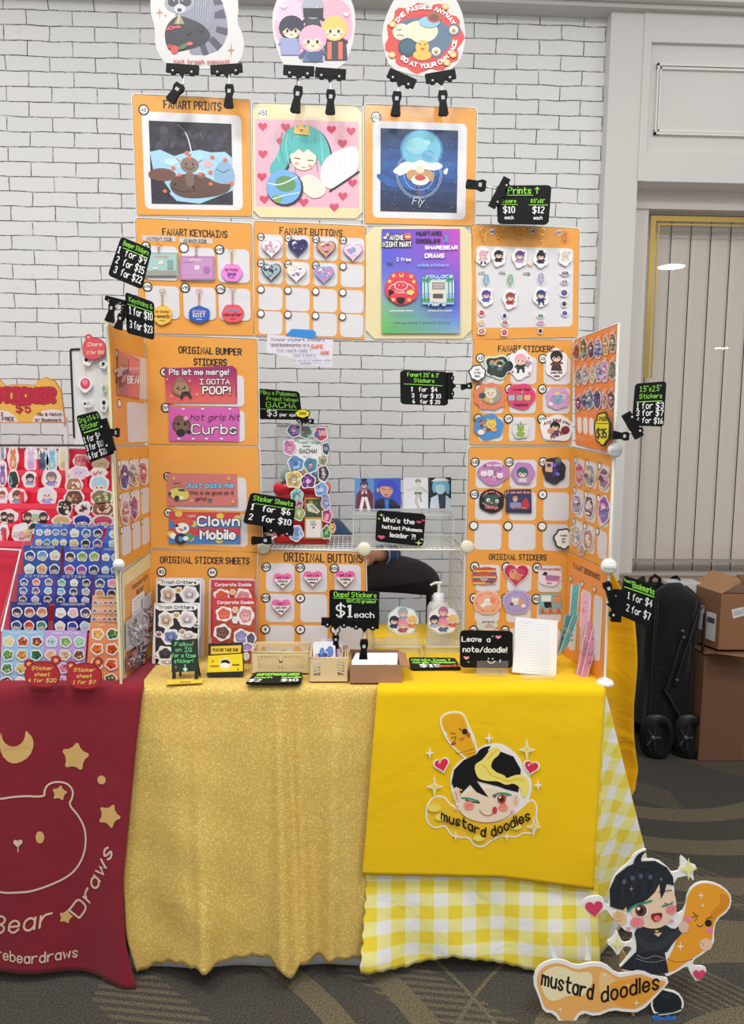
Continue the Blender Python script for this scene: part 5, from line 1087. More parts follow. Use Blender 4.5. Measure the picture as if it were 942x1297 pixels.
# small speech bubble tags
def tag_(Z,cx,cy,rx,ry,lines,label,fr=PF,bg='e8e6ea',w=.004,h=14): 
    piece('speech_bubble_tag',Z,fr,blobp(cx,cy,rx,ry,7,.07,5),lambda g:(g.poly(blobp(cx,cy,rx*.86,ry*.86,7,.07,5),bg),*[g.text(l,cx,cy-h*.9*(len(lines)-1)+i*h*1.7+h*.5,h,INK,h*.18,sx=.9) for i,l in enumerate(lines)]),label,'tag',w=w,t=.003,bc=INK,edge=INK,mat='semi')
tag_('M',143,308,62,60,['look','in the','deck..'],'white bubble tag on the edge beside the FANART STICKERS board')
tag_('N',785,720,72,76,['Smaller','size','$3+'],'white bubble tag reading Smaller size $3')
piece('price_burst','O',FW1:=FRW.off(0,0,.02),[zz for zz in []] or blobp(278,618,44,92,7,.05,5),lambda g:(g.poly(blobp(278,618,36,82,7,.05,5),'f0d422'),g.text('A PACK',276,575,22,INK,4.5,sx=.55),g.line([(248,590),(310,590)],3.5,INK),g.text('$35',276,668,48,INK,6.5,sx=.5)),'yellow and black $35 burst tag on the bright orange wing board','tag',w=0,t=.004,bc='1c1a18',mat='semi')
# wing stickers : laid out on the wing boards in their own plane
def wst(fr,Z,cx,cy,rx,ry,cols,seed,label,grp,lobes=6,bc='e4e0e4'):
    def dr(g):
        g.poly(blobp(cx,cy,rx*.88,ry*.9,lobes,.05,seed),cols[0]); confetti(g,cx,cy,rx*.9,ry*.85,cols,16,seed,.15,.4); r=random.Random(seed)
        if r.random()<.7: g.ell(cx,cy-ry*.25,rx*.42,ry*.2,r.choice(['e8c8b4','d8b4a4','e0d8dc'])); g.poly([(cx-rx*.45,cy-ry*.25),(cx-rx*.3,cy-ry*.48),(cx+rx*.3,cy-ry*.48),(cx+rx*.45,cy-ry*.22),(cx,cy-ry*.34)],cols[-1])
    piece('sticker',Z,fr,blobp(cx,cy,rx,ry,lobes,.05,seed),dr,label,'sticker',grp,w=.003,bc=bc,t=.0008)
g1='small stickers on the bright orange wing board'
rows=[('top',[(75,330,28,78,'8c4a50 a8606c 5c3438','brick red'),(138,300,32,100,'4c6c4c 7c9c6c 385038','leaf green'),(205,310,30,82,'5c3c58 8c5c78 34304c','plum'),(268,300,34,92,'6c84b4 a0b4d8 4a5c90','cornflower blue'),(340,270,28,90,'b0946c d8c8a8 8c6c48','tan'),(402,245,32,94,'74705c a8a088 4c5048','olive grey')]),
 ('second',[(88,560,28,78,'8c7c74 b0a49c 5c5450','dusty brown'),(150,545,32,84,'a8a8a4 d0d0c8 7c7c80','silver grey'),(215,535,26,84,'c8b480 8c9c5c e0d4a8','straw yellow'),(275,520,32,88,'8c94b8 b8c0dc 5c6490','slate blue'),(330,505,30,104,'c890b8 e8c0dc a05c8c','bright pink'),(400,495,36,94,'7c705c a89880 4c5c48','khaki')]),
 ('third',[(90,800,30,66,'78384c b06c80 3c2834','burgundy'),(145,775,28,72,'54506c 8c88a8 2c2c40','dark slate'),(195,765,34,92,'5c7c84 9cb8bc 3c5058','sea grey'),(262,765,34,92,'3c3c78 6c70b0 282850','indigo'),(325,770,24,82,'c0a098 e0ccc4 90706c','rose beige'),(390,765,34,88,'6c5c60 a08c94 443c44','smoky brown')])]
for rn,its in rows:
    for i,(cx,cy,rx,ry,cl,nm) in enumerate(its):
        wst(FRW,'e',cx,cy,rx,ry,cl.split(),i*7+cy,'small %s sticker in the %s row of the bright orange wing board'%(nm,rn),g1)
        c0=zpx('e',cx+4,cy-ry-8); f=FRW.at(*c0,.006); g=GZ(f,'e'); g.slab(ellp(cx+4,cy-ry-8,9,14,10),'dcd8dc',.0006); g.text('A'+str(40+i),cx+4,cy-ry-4,9,INK,2,sx=.5); g.build('number_label','matte',None,'tiny number label above the %s sticker in the %s row of the wing'%(nm,rn),'label')
g2='tall stickers on the middle right wing board'
for a in ((135,290,38,108,'d88c90 e0a8a0 c05c8c',0,'coral and pink sticker, first in the top row of the middle wing board'),(230,305,48,105,'9c9aa0 6c6c78 d0c8c8',1,'grey streaked sticker in the top row of the middle wing board'),(358,330,46,98,'8c6c84 4c3c50 c8a8b8',2,'dusky purple sticker at the right of the top row'),
          (110,565,46,90,'9c8ca4 2c3444 c8a0b8',3,'sticker with black and mauve figure, first in the second row'),(222,590,44,104,'4c3c5c a890b0 d8d0dc',4,'dark purple sticker in the middle of the second row'),(358,620,52,128,'8c58b0 5c78a8 d0a0c8',5,'vivid violet oval sticker ending the second row'),
          (100,850,50,95,'b8a898 7c90b8 e0d4cc',6,'beige and blue sticker, first in the third row'),(215,890,48,100,'b08c88 8c6c98 e0ccc0',7,'brown and lilac sticker in the third row of the middle wing board'),(155,985,28,52,'b09c90 d0c4bc 8c7c78',8,'tiny beige sticker hanging below the third row')):
    wst(FRW,'f',a[0],a[1],a[2],a[3],a[4].split(),a[5],a[6],g2)
g3='tall stickers on the middle left wing board'
for a in ((160,315,42,122,'4c4c8c 6c6cb0 2c3468',1,'indigo bookmark-shaped sticker, first on the left wing'),(235,290,34,105,'9ca0a4 6c7478 c8ccd0',2,'silver grey sticker in the top row of the left wing'),(262,330,26,80,'c8a06c e0c498 a07c4c',5,'gold brown sticker overlapping the silver one on the left wing'),(332,285,36,108,'c0587c e090a8 8c3c50',3,'deep pink sticker at the end of the top row, left wing'),(170,640,44,120,'c8a8a0 e0d0cc a06c70',4,'pale rose sticker with a figure, second row of the left wing'),(250,600,34,115,'a05c8c c890b8 6c3c70',6,'magenta sticker in the second row of the left wing')):
    wst(FLW,'d',a[0],a[1],a[2],a[3],a[4].split(),a[5],a[6],g3)
# pink print on the upper left wing, bookmark sets below
piece('bumper_sticker','g',FLW,[(410,370),(570,440),(568,738),(400,705)],lambda g:(g.poly([(408,400),(480,430),(480,715),(400,700)],'a8706c'),confetti(g,440,560,38,130,['8c5c54','b88c80','6c4440','c8a8a0'],14,4,.2,.5),g.poly([(485,440),(568,465),(566,560),(485,545)],'d87080'),g.text('grizzly',525,520,22,'f0c8c8',4,sx=.8),g.text('BEAR',525,620,52,WH,9,sx=.55)),'pink and brown bumper sticker reading BEAR on the left wing','bumper sticker',BG,w=.003,t=.001,bc='cc6c78')
def bkset(cx,cy,rx,ry,cols,seed,label,rot=0): piece('bookmark_pack','Q',FLW,[(cx-rx,cy-ry+rx*.9),(cx+rx,cy-ry-rx*.9),(cx+rx,cy+ry-rx*1.2),(cx-rx,cy+ry)],lambda g:(confetti(g,cx,cy,rx*1.05,ry*1.0,cols,46,seed,.08,.22),g.line([(cx-rx*.9,cy-ry*.2),(cx+rx*.9,cy-ry*.5)],2,'f2f0f4')),label,'bookmark pack','bookmark packs on the lowest left wing board',w=.006,t=.003,bc=cols[0])
bkset(138,575,46,108,['a8a8b0','5c5c68','d0d0d8','7c7c94','e4e2e8'],2,'grey patterned bookmark set on the lowest left wing board')
bkset(215,500,24,150,['b8b0b8','8c3c44','5c5060','d8c8c8','e4e2e8'],3,'tall bookmark set with red and grey figures on the left wing')
bkset(128,745,36,62,['8c5058','3c3c5c','c8a08c','54406c'],4,'dark bookmark set with figures at the foot of the left wing'); bkset(182,700,26,72,['3c4c90','d8a03c','2c2c44','b8b0c8'],5,'blue and yellow bookmark set at the foot of the left wing')
# ------------------------------------------------------------------ table top things
def solid(name,mat,fr,fn,parent=None,**kw):
    g=G(fr); fn(g); return g.build(name,mat,parent,fr=fr,**kw)
TOPZ=TZ+.0095
def tp(x,y,z=TOPZ): return hit(x,y,V((0,0,z)),Z3)
# easel sign
p=tp(235,861); f=FL((p.x,p.y,TOPZ),12,-3); t=thing('easel_sign','small black easel sign reading Follow on IG for a free sticker','sign',f)
g=GZ(f,'Q'); g.slab([(365,618),(520,606),(522,800),(368,806)],'24332c',.006,'16171a')
for i,(s_,w_) in enumerate((('Follow',105),('on IG',95),('for a free',140),('sticker!',110))): g.text(s_,440,650+i*33,22,'7fd68a',3.2,fit=w_,jit=.05)
g.spark(497,628,11,'e86a9a',.15,ry=17); g.spark(395,775,11,'e86a9a',.15,ry=17); g.heart(450,790,14,'b8d8d0'); g.line([(450,782),(449,760)],5,'b8d8d0'); g.line([(465,718),(512,712)],3,'7fd68a'); g.build('chalk_panel','matte',t)
for xs in ((372,382,'a'),(505,516,'b')):
    g=GZ(f,'Q'); g.slab([(xs[0],612),(xs[1]+6,612),(xs[1]+8,843),(xs[0]-1,847)],'141517',.005); g.w=0; g.build('leg','semi',t)
g=G(); g.tube([(-.02,.0,.075),(-.025,.045,.002)],.003,'141517',6); g.tube([(.02,.0,.075),(.025,.045,.002)],.003,'141517',6); g.build('rear_strut','semi',t)
piece('business_card','Q',FZ(TOPZ),[(335,852),(552,845),(548,872),(332,882)],lambda g:g.text('mustard',445,872,10,'77702c',2,fit=60),'yellow card lying flat in front of the easel sign','card',w=.001,bc='e0c23c',mat='semi')
# business card holder
p=tp(290,853); f=FL((p.x,p.y,TOPZ),10,0); t=thing('card_holder','black and yellow business card holder marked PLEASE TAKE ONE','card holder',f)
g=GZ(f,'Q'); g.slab([(585,635),(790,628),(798,816),(584,824)],'131314',.004); g.slab([(600,652),(782,645),(778,690),(600,700)],'e6bd28',.001); g.text('PLEASE TAKE ONE',688,680,15,INK,3.6,fit=150); g.build('back_plate','gloss',t)
g=GZ(f,'Q',w=.016); g.slab([(590,705),(792,692),(796,800),(586,810)],'ebcb1e',.004); g.ring(692,752,34,3,WH); g.ell(692,752,28,24,'f0e4dc'); g.poly([(664,748),(672,730),(700,726),(722,740),(716,752),(692,744)],INK); g.text('mustard',628,768,9,INK,2); g.text('doodles',755,760,9,INK,2); g.heart(618,735,5,INK); g.heart(768,782,5,INK); g.build('card_stack','semi',t)
g=GZ(f,'Q',w=0); g.slab([(584,802),(798,794),(800,818),(584,824)],'131314',.022); g.build('front_lip','gloss',t)
# plastic crates
def crate(label,x0,x1,yb,ytop,Yd,col_='d9c193',slots=True,pat=0):
    A=tp(x0,yb);B=tp(x1,yb); w_=(B-A).length; h=hit(x0,ytop,V((0,A.y,0)),V((0,-1,0))).z-TOPZ
    f=Fr(((A.x+B.x)/2,A.y,TOPZ)); t=thing('storage_crate',label,'crate',f,'small beige plastic crates'); th=.0035
    def panel(nm,P,U,W_,holes):
        fr=Fr(f.pt(*P),U,Z3); g=G(fr); H_=h
        g.q=[(0,H_),(W_,H_),(W_,0),(0,0)]; g.size=(100,100)
        def bar(pts): g.slab(pts,col_,th,shade(col_,.9)); g.w-=th+DZ
        bar([(0,0),(100,0),(100,16),(0,16)]); bar([(0,76),(100,76),(100,100),(0,100)]); bar([(0,16),(9,16),(9,76),(0,76)]); bar([(91,16),(100,16),(100,76),(91,76)])
        if holes==1:
            n=9; 
            bar([(47,16),(53,16),(53,76),(47,76)]); bar([(9,44),(91,44),(91,50),(9,50)])
            for r_ in (16,50):
                for i in range(n):
                    a=9+i*4.4; bar([(a,r_),(a+1.7,r_),(a+4.4,r_+27),(a+2.7,r_+27)]); a=91-i*4.4; bar([(a,r_),(a-1.7,r_),(a-4.4,r_+27),(a-2.7,r_+27)])
        else:
            bar([(27,16),(73,16),(73,76),(27,76)])
            for q in (24,36,48,60): bar([(9,q),(27,q-6),(27,q),(9,q+6)]); bar([(91,q),(73,q-6),(73,q),(91,q+6)])
        o=g.build(nm,'semi',None); o.parent=t; o.matrix_world=fr.mat(); o.matrix_parent_inverse=t.matrix_world.inverted() if False else o.matrix_parent_inverse
        o.matrix_local=f.mat().inverted()@fr.mat()
    d=Yd
    panel('front_side',(-w_/2,0,0),X3,w_,pat); panel('rear_side',(-w_/2,0,-d),X3,w_,pat)
    panel('left_side',(-w_/2,0,-d),-Y3,d,pat); panel('right_side',(w_/2-th,0,-d),-Y3,d,pat)
    g=G(); g.box(-w_/2,w_/2,0,d,.0005,.003,shade(col_,.85)); g.build('bottom','semi',t)
    g=G(); g.tube([(-w_/2,-.002,h),(w_/2,-.002,h),(w_/2,d,h),(-w_/2,d,h)],.0028,col_,6,closed=True); g.build('rim','semi',t)
    return f,w_,h
crate('wide empty beige crate with slanted slots',320,391,852,826,.085,pat=1)
fc,wc,hc_=crate('small beige crate holding sticker packs',393,440,862.5,833,.10,pat=2)
for k,(dx,c,l) in enumerate(((-.012,['5c7cc0','2c4c94','e0a0b0','e8e4ec'],'clear pack of blue and pink stickers at the front of the small crate'),(.006,['c86c7c','7c88b8','e0d0d8','4c4c6c'],'clear pack of stickers behind in the small crate'))):
    ff=FL((fc.O.x+dx,fc.O.y+.02+k*.03,TOPZ+.006),14,4); g=G(ff); g.q=[(-.028,.085),(.028,.085),(.028,0),(-.028,0)]; g.size=(100,100)
    g.slab(rr(0,0,100,100,9),'dcdce2',.002); confetti(g,50,50,52,52,c,34,k+3,.12,.3); g.build('sticker_pack','gloss',None,l,'sticker pack','sticker packs in the small crate')
# cardboard tray
A=tp(443,865);B=tp(509,865); w_=(B-A).length; f=Fr(((A.x+B.x)/2,A.y,TOPZ)); t=thing('cardboard_tray','brown cardboard tray of oops stickers below the Oops! sign','tray',f); h=.045; d=.12
g=G(); CB='a07a5c'
for b_ in ((-w_/2,w_/2,0,.004,0,h),(-w_/2,w_/2,d-.004,d,0,h+.004),(-w_/2,-w_/2+.004,.004,d-.004,0,h),(w_/2-.004,w_/2,.004,d-.004,0,h)): g.box(*b_,CB)
g.build('tray_sides','card',t); g=G(); g.box(-w_/2+.002,w_/2-.002,.002,d-.002,0,.004,'8c6a4e'); g.build('bottom','card',t)
g=G(); g.raw([(w_/2,0,h),(w_/2,d,h),(w_/2+.018,d,h-.006),(w_/2+.018,0,h-.006),(w_/2,0,h-.003),(w_/2,d,h-.003),(w_/2+.018,d,h-.009),(w_/2+.018,0,h-.009)],[[0,1,2,3],[4,7,6,5],[2,6,7,3],[0,3,7,4],[1,5,6,2]],CB); g.build('flap','card',t)
for k in range(6):
    ff=Fr((f.O.x-.004+k*.002,f.O.y+.03+.012*k,TOPZ+.006),X3,V((0,.5,.86))); g=G(ff); g.q=[(-.055,.042),(.055,.042),(.055,0),(-.055,0)]; g.size=(100,100); c=['e4e0e8','cfd4dc','e0d8d4','d8dcd4','e8e4e0','d0ccd8'][k]
    g.slab(rr(0,0,100,100,5),c,.0015); confetti(g,50,45,50,45,['7c8cb8','c8a08c','8c7c9c'],8,k,.1,.2); g.build('sticker_pack','gloss',None,'flat sticker sleeve in the cardboard tray, number %s from the front edge'%('one two three four five six'.split()[k]),'sticker pack','sticker sleeves in the cardboard tray')
# round team stands (generic) on clear stands
def astand(cx,cy,label,pal,seed):
    p=tp(cx,812); f=Fr((p.x,2.02,TOPZ)); f=f.at(cx,788); zz=f.O.z
    t=thing('acrylic_figure_stand',label,'figure stand',f,'clear acrylic figure stands'); g=GZ(f,'S'); X=(cx-440)*5.2333; Y=(cy-680)*5.2333
    g.slab(blobp(X,Y,102,92,7,.035,seed),pal[0],.003); g.poly(blobp(X,Y,94,84,7,.035,seed),'e6e2e4')
    fig(g,X,Y-58,30,pal[1],pal[1],seed=seed); fig(g,X-58,Y-5,28,'2c2c48',pal[2],seed=seed+1); fig(g,X+62,Y-8,28,'e0b86c',pal[3],seed=seed+2); fig(g,X,Y+18,30,'e08ca4',pal[4],seed=seed+3)
    g.build('printed_plate','gloss',t)
    g=G(); zb_=TOPZ-zz; g.box(-.05,.05,-.02,.02,zb_,zb_+.004,'e8eeee'); g.box(-.045,.045,-.006,.006,zb_,-.03,'e8eeee'); g.build('base','acrylic',t)
astand(510,786,'round clear-edged stand of four cartoon heads, beside the Oops! sign',['a8d4d8','9ca0ac','2c4474','d88048','b04c60'],3)
astand(561,785,'round clear-edged stand of four cartoon heads, in front of the pump bottle',['c8c0c4','b06c94','a8a8c4','c86848','44649c'],8)
# clear riser in front of them
p0,p1=tp(472,826),tp(594,826); f=Fr(((p0.x+p1.x)/2,1.99,TOPZ)); w_=(p1.x-p0.x)/2
def ris(g):
    for a,b_ in ((-w_,-.006),(.004,w_)):
        g.box(a,b_,-.04,.05,.034,.037,'eef2f2'); g.box(a,a+.003,-.04,.05,0,.034,'eef2f2'); g.box(b_-.003,b_,-.04,.05,0,.034,'eef2f2')
t=thing('clear_riser','low clear acrylic riser on the yellow cloth behind the cardboard tray','riser',f); g=G(); ris(g); g.build('shelf','acrylic',t)
g=G()
for a,b_ in ((-w_,-.006),(.004,w_)): g.tube([(a,-.041,.001),(a,-.041,.037),(b_,-.041,.037),(b_,-.041,.001)],.0011,'d6dcdc',5)
g.build('edge_highlight','gloss',t)
# pump bottle
f=Fr((hx_(555,790,2.12).x,2.12,TOPZ)); zt_=hx_(555,737,2.12).z-TOPZ; t=thing('pump_bottle','white pump dispenser bottle behind the round figure stands','bottle',f)
g=G(); g.lathe([(.028,0),(.034,.004),(.034,zt_-.075),(.028,zt_-.062),(.012,zt_-.058)],'dfe2e4',24); g.build('bottle_body','milk',t)
g=G(); g.lathe([(.016,zt_-.062),(.016,zt_-.035),(.011,zt_-.033)],'e8e9ea',20); g.build('collar','semi',t)
g=G(); g.tube([(0,0,zt_-.034),(0,0,zt_-.006)],.005,'ecedee',10); g.tube([(.008,0,zt_-.003),(-.012,0,zt_-.003),(-.026,0,zt_-.010)],.005,'ecedee',8,r2=.003); g.build('pump_head','semi',t)
# clear holder under the note sign, notepad
def holder(x0,x1,y0,y1,label,Y):
    f=FY(Y).at((x0+x1)/2,y1); a=FY(Y); g=G(f); u0,v0=f.px(x0,y0);u1,v1=f.px(x1,y1)
    g.box(u0,u1,-.022,-.019,v1,v0,'e0e6e4'); g.box(u0,u1,-.022,.02,v1-.003,v1,'e0e6e4'); g.build('sign_holder','acrylic',None,label,'sign holder')
holder(602,641,834,851,'small clear acrylic holder under the Leave a note sign',1.83)
p=tp(680,857); f=FL((p.x,p.y+.015,TOPZ),14,2); t=thing('notepad','white ruled spiral notepad standing beside the black note sign','notepad',f)
g=GZ(f,'T'); g.slab([(285,356),(470,372),(462,616),(272,598)],'d8dade',.006,'c8c8cc'); g.slab([(287,354),(472,370),(464,614),(274,596)],'e6e8ee',.0008)
for i in range(19): g.line([(292-i*.7,378+i*11.6),(440-i*.5,391+i*11.6)],1.1,'aab8d0',up=False)
g.w+=DZ; g.line([(300,372),(360,377)],2,'c9cdd4'); g.build('ruled_sheets','matte',t)
g=GZ(f,'T',w=.006)
for i in range(19): g.ell(456-i*.3,388+i*11.9,3.2,3.2,INK,n=8,up=False)
g.w+=DZ
for i in range(19): g.line([(453-i*.3,388+i*11.9),(468-i*.3,390+i*11.9)],2.2,'2c2c30',up=False)
g.build('spiral_binding','metalc',t)
holder(660,699,846,855,'low clear acrylic lip holding the notepad',p.y-.005)
# bookmark packs right
def bpk(quad,cols,seed,label,Y,tilt=0,turn=0,t_=.006,edge=None):
    f=FL((0,Y,TOPZ),tilt,turn); piece('bookmark_pack','T',f,quad,lambda g:(confetti(g,sum(q[0] for q in quad)/4,sum(q[1] for q in quad)/4,(max(q[0] for q in quad)-min(q[0] for q in quad))*.36,(max(q[1] for q in quad)-min(q[1] for q in quad))*.36,cols,26,seed,.05,.12),g.line([quad[0],quad[3]],2,'e8f0f0'),g.line([quad[1],quad[2]],2,'e8f0f0')),label,'bookmark pack','packs of bookmarks leaning on the right wing',w=0,t=t_,bc=cols[0],edge=edge)
bpk([(540,215),(574,205),(560,345),(528,345)],['5c9c98','3c7c7c','7cb8b0','c0a070'],1,'teal bookmark pack in the first pocket of the right wing',1.93,0,-20)
bpk([(582,240),(618,262),(612,370),(574,395)],['d89aac','c07c94','e8bcc8'],2,'pink bookmark pack in the middle pocket of the right wing',1.90,0,-20)
bpk([(505,345),(540,335),(495,470),(470,515)],['4f8c8c','2f5c64','80b4ac','c0a878'],3,'teal bookmark pack leaning behind the notepad',1.88,0,0)
bpk([(535,350),(566,342),(520,470),(475,525)],['5c9898','2f4c54','8cc0b4','c8a46c'],4,'teal bookmark pack leaning in front of its twin',1.86,0,0)
bpk([(600,366),(632,372),(585,618),(552,612)],['cc8ca0','a86080','e8b4c4','b87890'],5,'pink bookmark pack leaning at the foot of the right wing',1.83,8,0,.010)
bpk([(632,370),(662,392),(598,624),(572,620)],['c88098','9c5c7c','e0a8bc','8c6c9c'],6,'rose and violet bookmark pack, frontmost on the right',1.815,8,0,.008)
# ------------------------------------------------------------------ wire cube, case, capsule machine
DK=1.028
xl_,xr_=hx_(326,694,2.06).x,hx_(588,694,2.06).x; y0_,y1_=2.055,2.335
f=Fr(((xl_+xr_)/2,(y0_+y1_)/2,TOPZ-.004)); hw=(xr_-xl_)/2; hd=(y1_-y0_)/2; hz=DK-(TOPZ-.004)
t=thing('wire_shelf','white wire grid shelf standing behind the boards','shelf',f)
def rods(P0,U,W_,lu,lw,n,m_,r=.0014,name='side_grid'):
    g=G(); P0=V(P0);U=V(U);W_=V(W_)
    for i in range(n+1): g.tube([P0+U*(lu*i/n),P0+U*(lu*i/n)+W_*lw],r if 0<i<n else r*1.9,'e3e4e2',5)
    for j in range(m_+1): g.tube([P0+W_*(lw*j/m_),P0+W_*(lw*j/m_)+U*lu],r if 0<j<m_ else r*1.9,'e3e4e2',5)
    g.build(name,'gloss',t)
rods((-hw,-hd,hz),(1,0,0),(0,1,0),2*hw,2*hd,44,8,name='top_grid')
rods((hw,-hd,0),(0,1,0),(0,0,1),2*hd,hz,8,8); rods((-hw,-hd,0),(0,1,0),(0,0,1),2*hd,hz,8,8)
g=G(); 
for x in (-hw,hw): g.tube([(x,-hd,0),(x,-hd,hz)],.003,'e3e4e2',6); g.tube([(x,hd,0),(x,hd,hz)],.003,'e3e4e2',6)
g.build('corner_posts','gloss',t)
# clear case with four prints on top
cz=DK+.003
xa_,xb_=hx_(447,690,2.10).x,hx_(574,690,2.10).x; ct=hx_(500,652,2.10).z-cz
f=Fr(((xa_+xb_)/2,2.20,cz)); cw=(xb_-xa_)/2; t=thing('clear_case','empty clear acrylic case on the wire shelf','case',f)
g=G(); 
for b_ in ((-cw,cw,-.10,-.097,0,ct),(-cw,cw,.097,.10,0,ct),(-cw,-cw+.003,-.097,.097,0,ct),(cw-.003,cw,-.097,.097,0,ct),(-cw,cw,-.097,.097,0,.003)): g.box(*b_,'eef2f2')
g.build('case_body','acrylic',t)
g=G(); g.box(-cw-.002,cw+.002,-.103,.103,ct,ct+.009,'eef2f2'); g.build('lid','acrylic',t)
g=G(); g.tube([(-cw,-.104,ct),(cw,-.104,ct),(cw,.104,ct),(-cw,.104,ct)],.0013,'dfe4e4',5,closed=True); g.tube([(-cw,-.101,.001),(cw,-.101,.001),(cw,.101,.001),(-cw,.101,.001)],.0013,'dfe4e4',5,closed=True)
for x in (-cw,cw): g.tube([(x,-.101,0),(x,-.101,ct)],.0012,'dfe4e4',5)
g.build('case_edges','gloss',t)
g=G(); g.box(-.155+cw,cw-.13,.0,.03,.02,.036,'e4e0cc',.004); g.build('latch','semi',t) 
PP=FY(2.16)
def pr(q,dr,label,bc): piece('photo_print','P',PP,q,dr,label,'picture','four picture cards on top of the clear case',w=0,t=.0015,bc=bc)
pr([(105,87),(238,87),(240,302),(106,302)],lambda g:(g.rect(107,200,238,300,'5c88c4'),g.poly([(110,300),(120,200),(150,160),(205,160),(236,200),(236,300)],'6c2c3c'),fig(g,172,130,26,'3c3c74','b87c8c',seed=3,legs='e4e4ea'),g.line([(165,225),(150,300)],22,'e4e4ea',up=False),g.line([(185,225),(205,300)],22,'e4e4ea'),g.ell(172,98,22,10,INK)),'blue picture card of a figure in a dark red cape, leftmost on the case','5c94d0')
pr([(239,87),(428,85),(428,300),(241,302)],lambda g:(g.rect(241,180,428,300,'3450b4'),g.poly(chaikin([(270,180),(262,120),(320,92),(390,105),(425,180),(428,300),(380,300),(390,200)],True),'3c4cc8'),g.poly(chaikin([(275,160),(300,140),(370,150),(375,190),(335,232),(295,205)],True),'d8a080'),g.poly([(245,300),(250,245),(300,225),(330,245),(370,230),(425,285),(428,300)],'25283c'),g.poly([(315,240),(345,240),(345,300),(320,300)],'3c78d0'),g.line([(298,160),(318,165)],4,INK),g.line([(345,168),(365,160)],4,INK),g.line([(315,200),(345,202)],4,'6c3c34'),g.line([(320,205),(332,228)],5,'2c2c6c'),g.ell(268,170,9,15,'d8a080')),'blue picture card of a blue-haired portrait','3c64c4')
pr([(447,85),(620,83),(620,300),(447,300)],lambda g:(g.ell(550,108,22,16,'8c8c86'),g.ell(552,125,14,14,'d8ccc0'),g.poly([(520,150),(580,140),(600,170),(572,205),(530,200)],'c8ccc8'),g.poly([(525,185),(575,185),(572,205),(530,203)],'4c4c4c'),g.line([(545,200),(535,250),(555,295)],18,'bdb8b4'),g.line([(560,200),(572,250)],14,'a8a4a0'),g.line([(520,155),(480,170)],10,'c8ccc8'),g.line([(585,160),(610,185)],10,'b0b4b0')),'white picture card with a faint sketched player','dcdce6')
pr([(621,82),(782,80),(782,298),(622,300)],lambda g:(g.rect(623,82,781,297,'1c1f28'),g.poly(chaikin([(655,200),(645,120),(690,85),(740,90),(775,130),(765,215),(740,170),(690,165)],True),'6ab4d4'),g.poly(chaikin([(670,130),(740,130),(740,185),(705,205),(672,185)],True),'b8d4e4'),g.poly([(640,110),(770,105),(735,85),(675,85)],'dfe8ee'),g.poly([(632,298),(640,225),(690,200),(700,298)],'c8d8e8'),g.poly([(740,298),(745,205),(782,235),(782,298)],'c8d8e8'),g.poly([(690,205),(745,205),(742,290),(705,290)],'2c3450')),'dark picture card of a pale blue-haired figure in a hat, rightmost on the case','1c1f28')
f=PP.at(500,647); g=G(f); g.box(-.115,.125,-.008,.008,-.018,-.012,'e4eaea'); g.build('print_stand','acrylic',None,'thin clear acrylic strip holding the picture cards','stand')
# capsule machine
GY=2.125; x0,x1=hx_(346,690,GY).x,hx_(417,690,GY).x; gw=(x1-x0)/2; f=Fr(((x0+x1)/2,GY+.075,DK+.003)); z1=hx_(380,613,GY).z-f.O.z; z2=hx_(380,540,GY).z-f.O.z
t=thing('capsule_machine','red toy capsule machine with a clear top, covered in stickers','capsule machine',f)
def rb(g,w_,d_,z0,z1,c,b=.012): g.box(-w_,w_,-d_,d_,z0,z1,c,b)
g=G(); rb(g,gw*.92,.062,.018,z1,'c8202f',.016); rb(g,gw*1.0,.070,0,.03,'c8202f',.012); rb(g,gw*1.02,.07,z1-.03,z1,'d22536',.014); g.build('red_base','gloss',t)
g=G(); rb(g,gw*.97,.066,z1-.002,z2,'ffffff',.016); g.build('clear_globe','frost',t)
g=G(); rb(g,gw*.9,.06,z2-.002,z2+.006,'d8dcdc',.006); g.build('top_lid','milk',t)
fJ=FY(GY-.001)
g=GZ(fJ.at(*zpx('J',570,1040),.004),'J'); 
t2=g.fr; g.slab(rr(505,885,638,1190,8),'b8943c',.003); g.rect(512,895,630,1030,'3c4a28'); confetti(g,570,960,60,60,['5c6c34','20261a','8c8c4c'],10,3); g.poly([(515,930),(560,925),(622,985),(600,1005),(530,985)],'c8c8b0'); g.poly([(540,945),(560,940),(605,985),(595,992)],'8c8c84'); g.rect(515,1045,628,1180,'ddd9d4'); g.text('100%',572,1072,16,INK,2.6,fit=50); g.text('WOW',572,1092,14,INK,2.6,fit=40); g.poly([(562,1100),(580,1100),(572,1120)],INK)
o=g.build('coin_plate','gloss',t); o.matrix_local=t.matrix_world.inverted()@t2.mat() if False else f.mat().inverted()@t2.mat()
for k,(x,z,c,yy) in enumerate(((-.045,.02,'7fb8a8',-.02),(-.02,.022,'d84a5c',.01),(-.052,.02,'9cc8bc',.03),(.01,.021,'e0c050',-.01),(-.03,.052,'c85c6c',.02),(.035,.021,'6c9cd0',.02))):
    g=G(Fr((f.O.x+x,f.O.y+yy,f.O.z+z1+z))); vv,ff_=ball((0,0,0),.0185,14,10); g.raw(vv,ff_,c,True); g.build('toy_capsule','gloss',None,['sea-green capsule at the front of the clear machine top','coral red capsule in the clear machine top','pale mint capsule at the back of the machine top','yellow capsule in the machine top','rose capsule on top of the others','blue capsule at the right of the machine top'][k],'capsule','toy capsules in the machine')
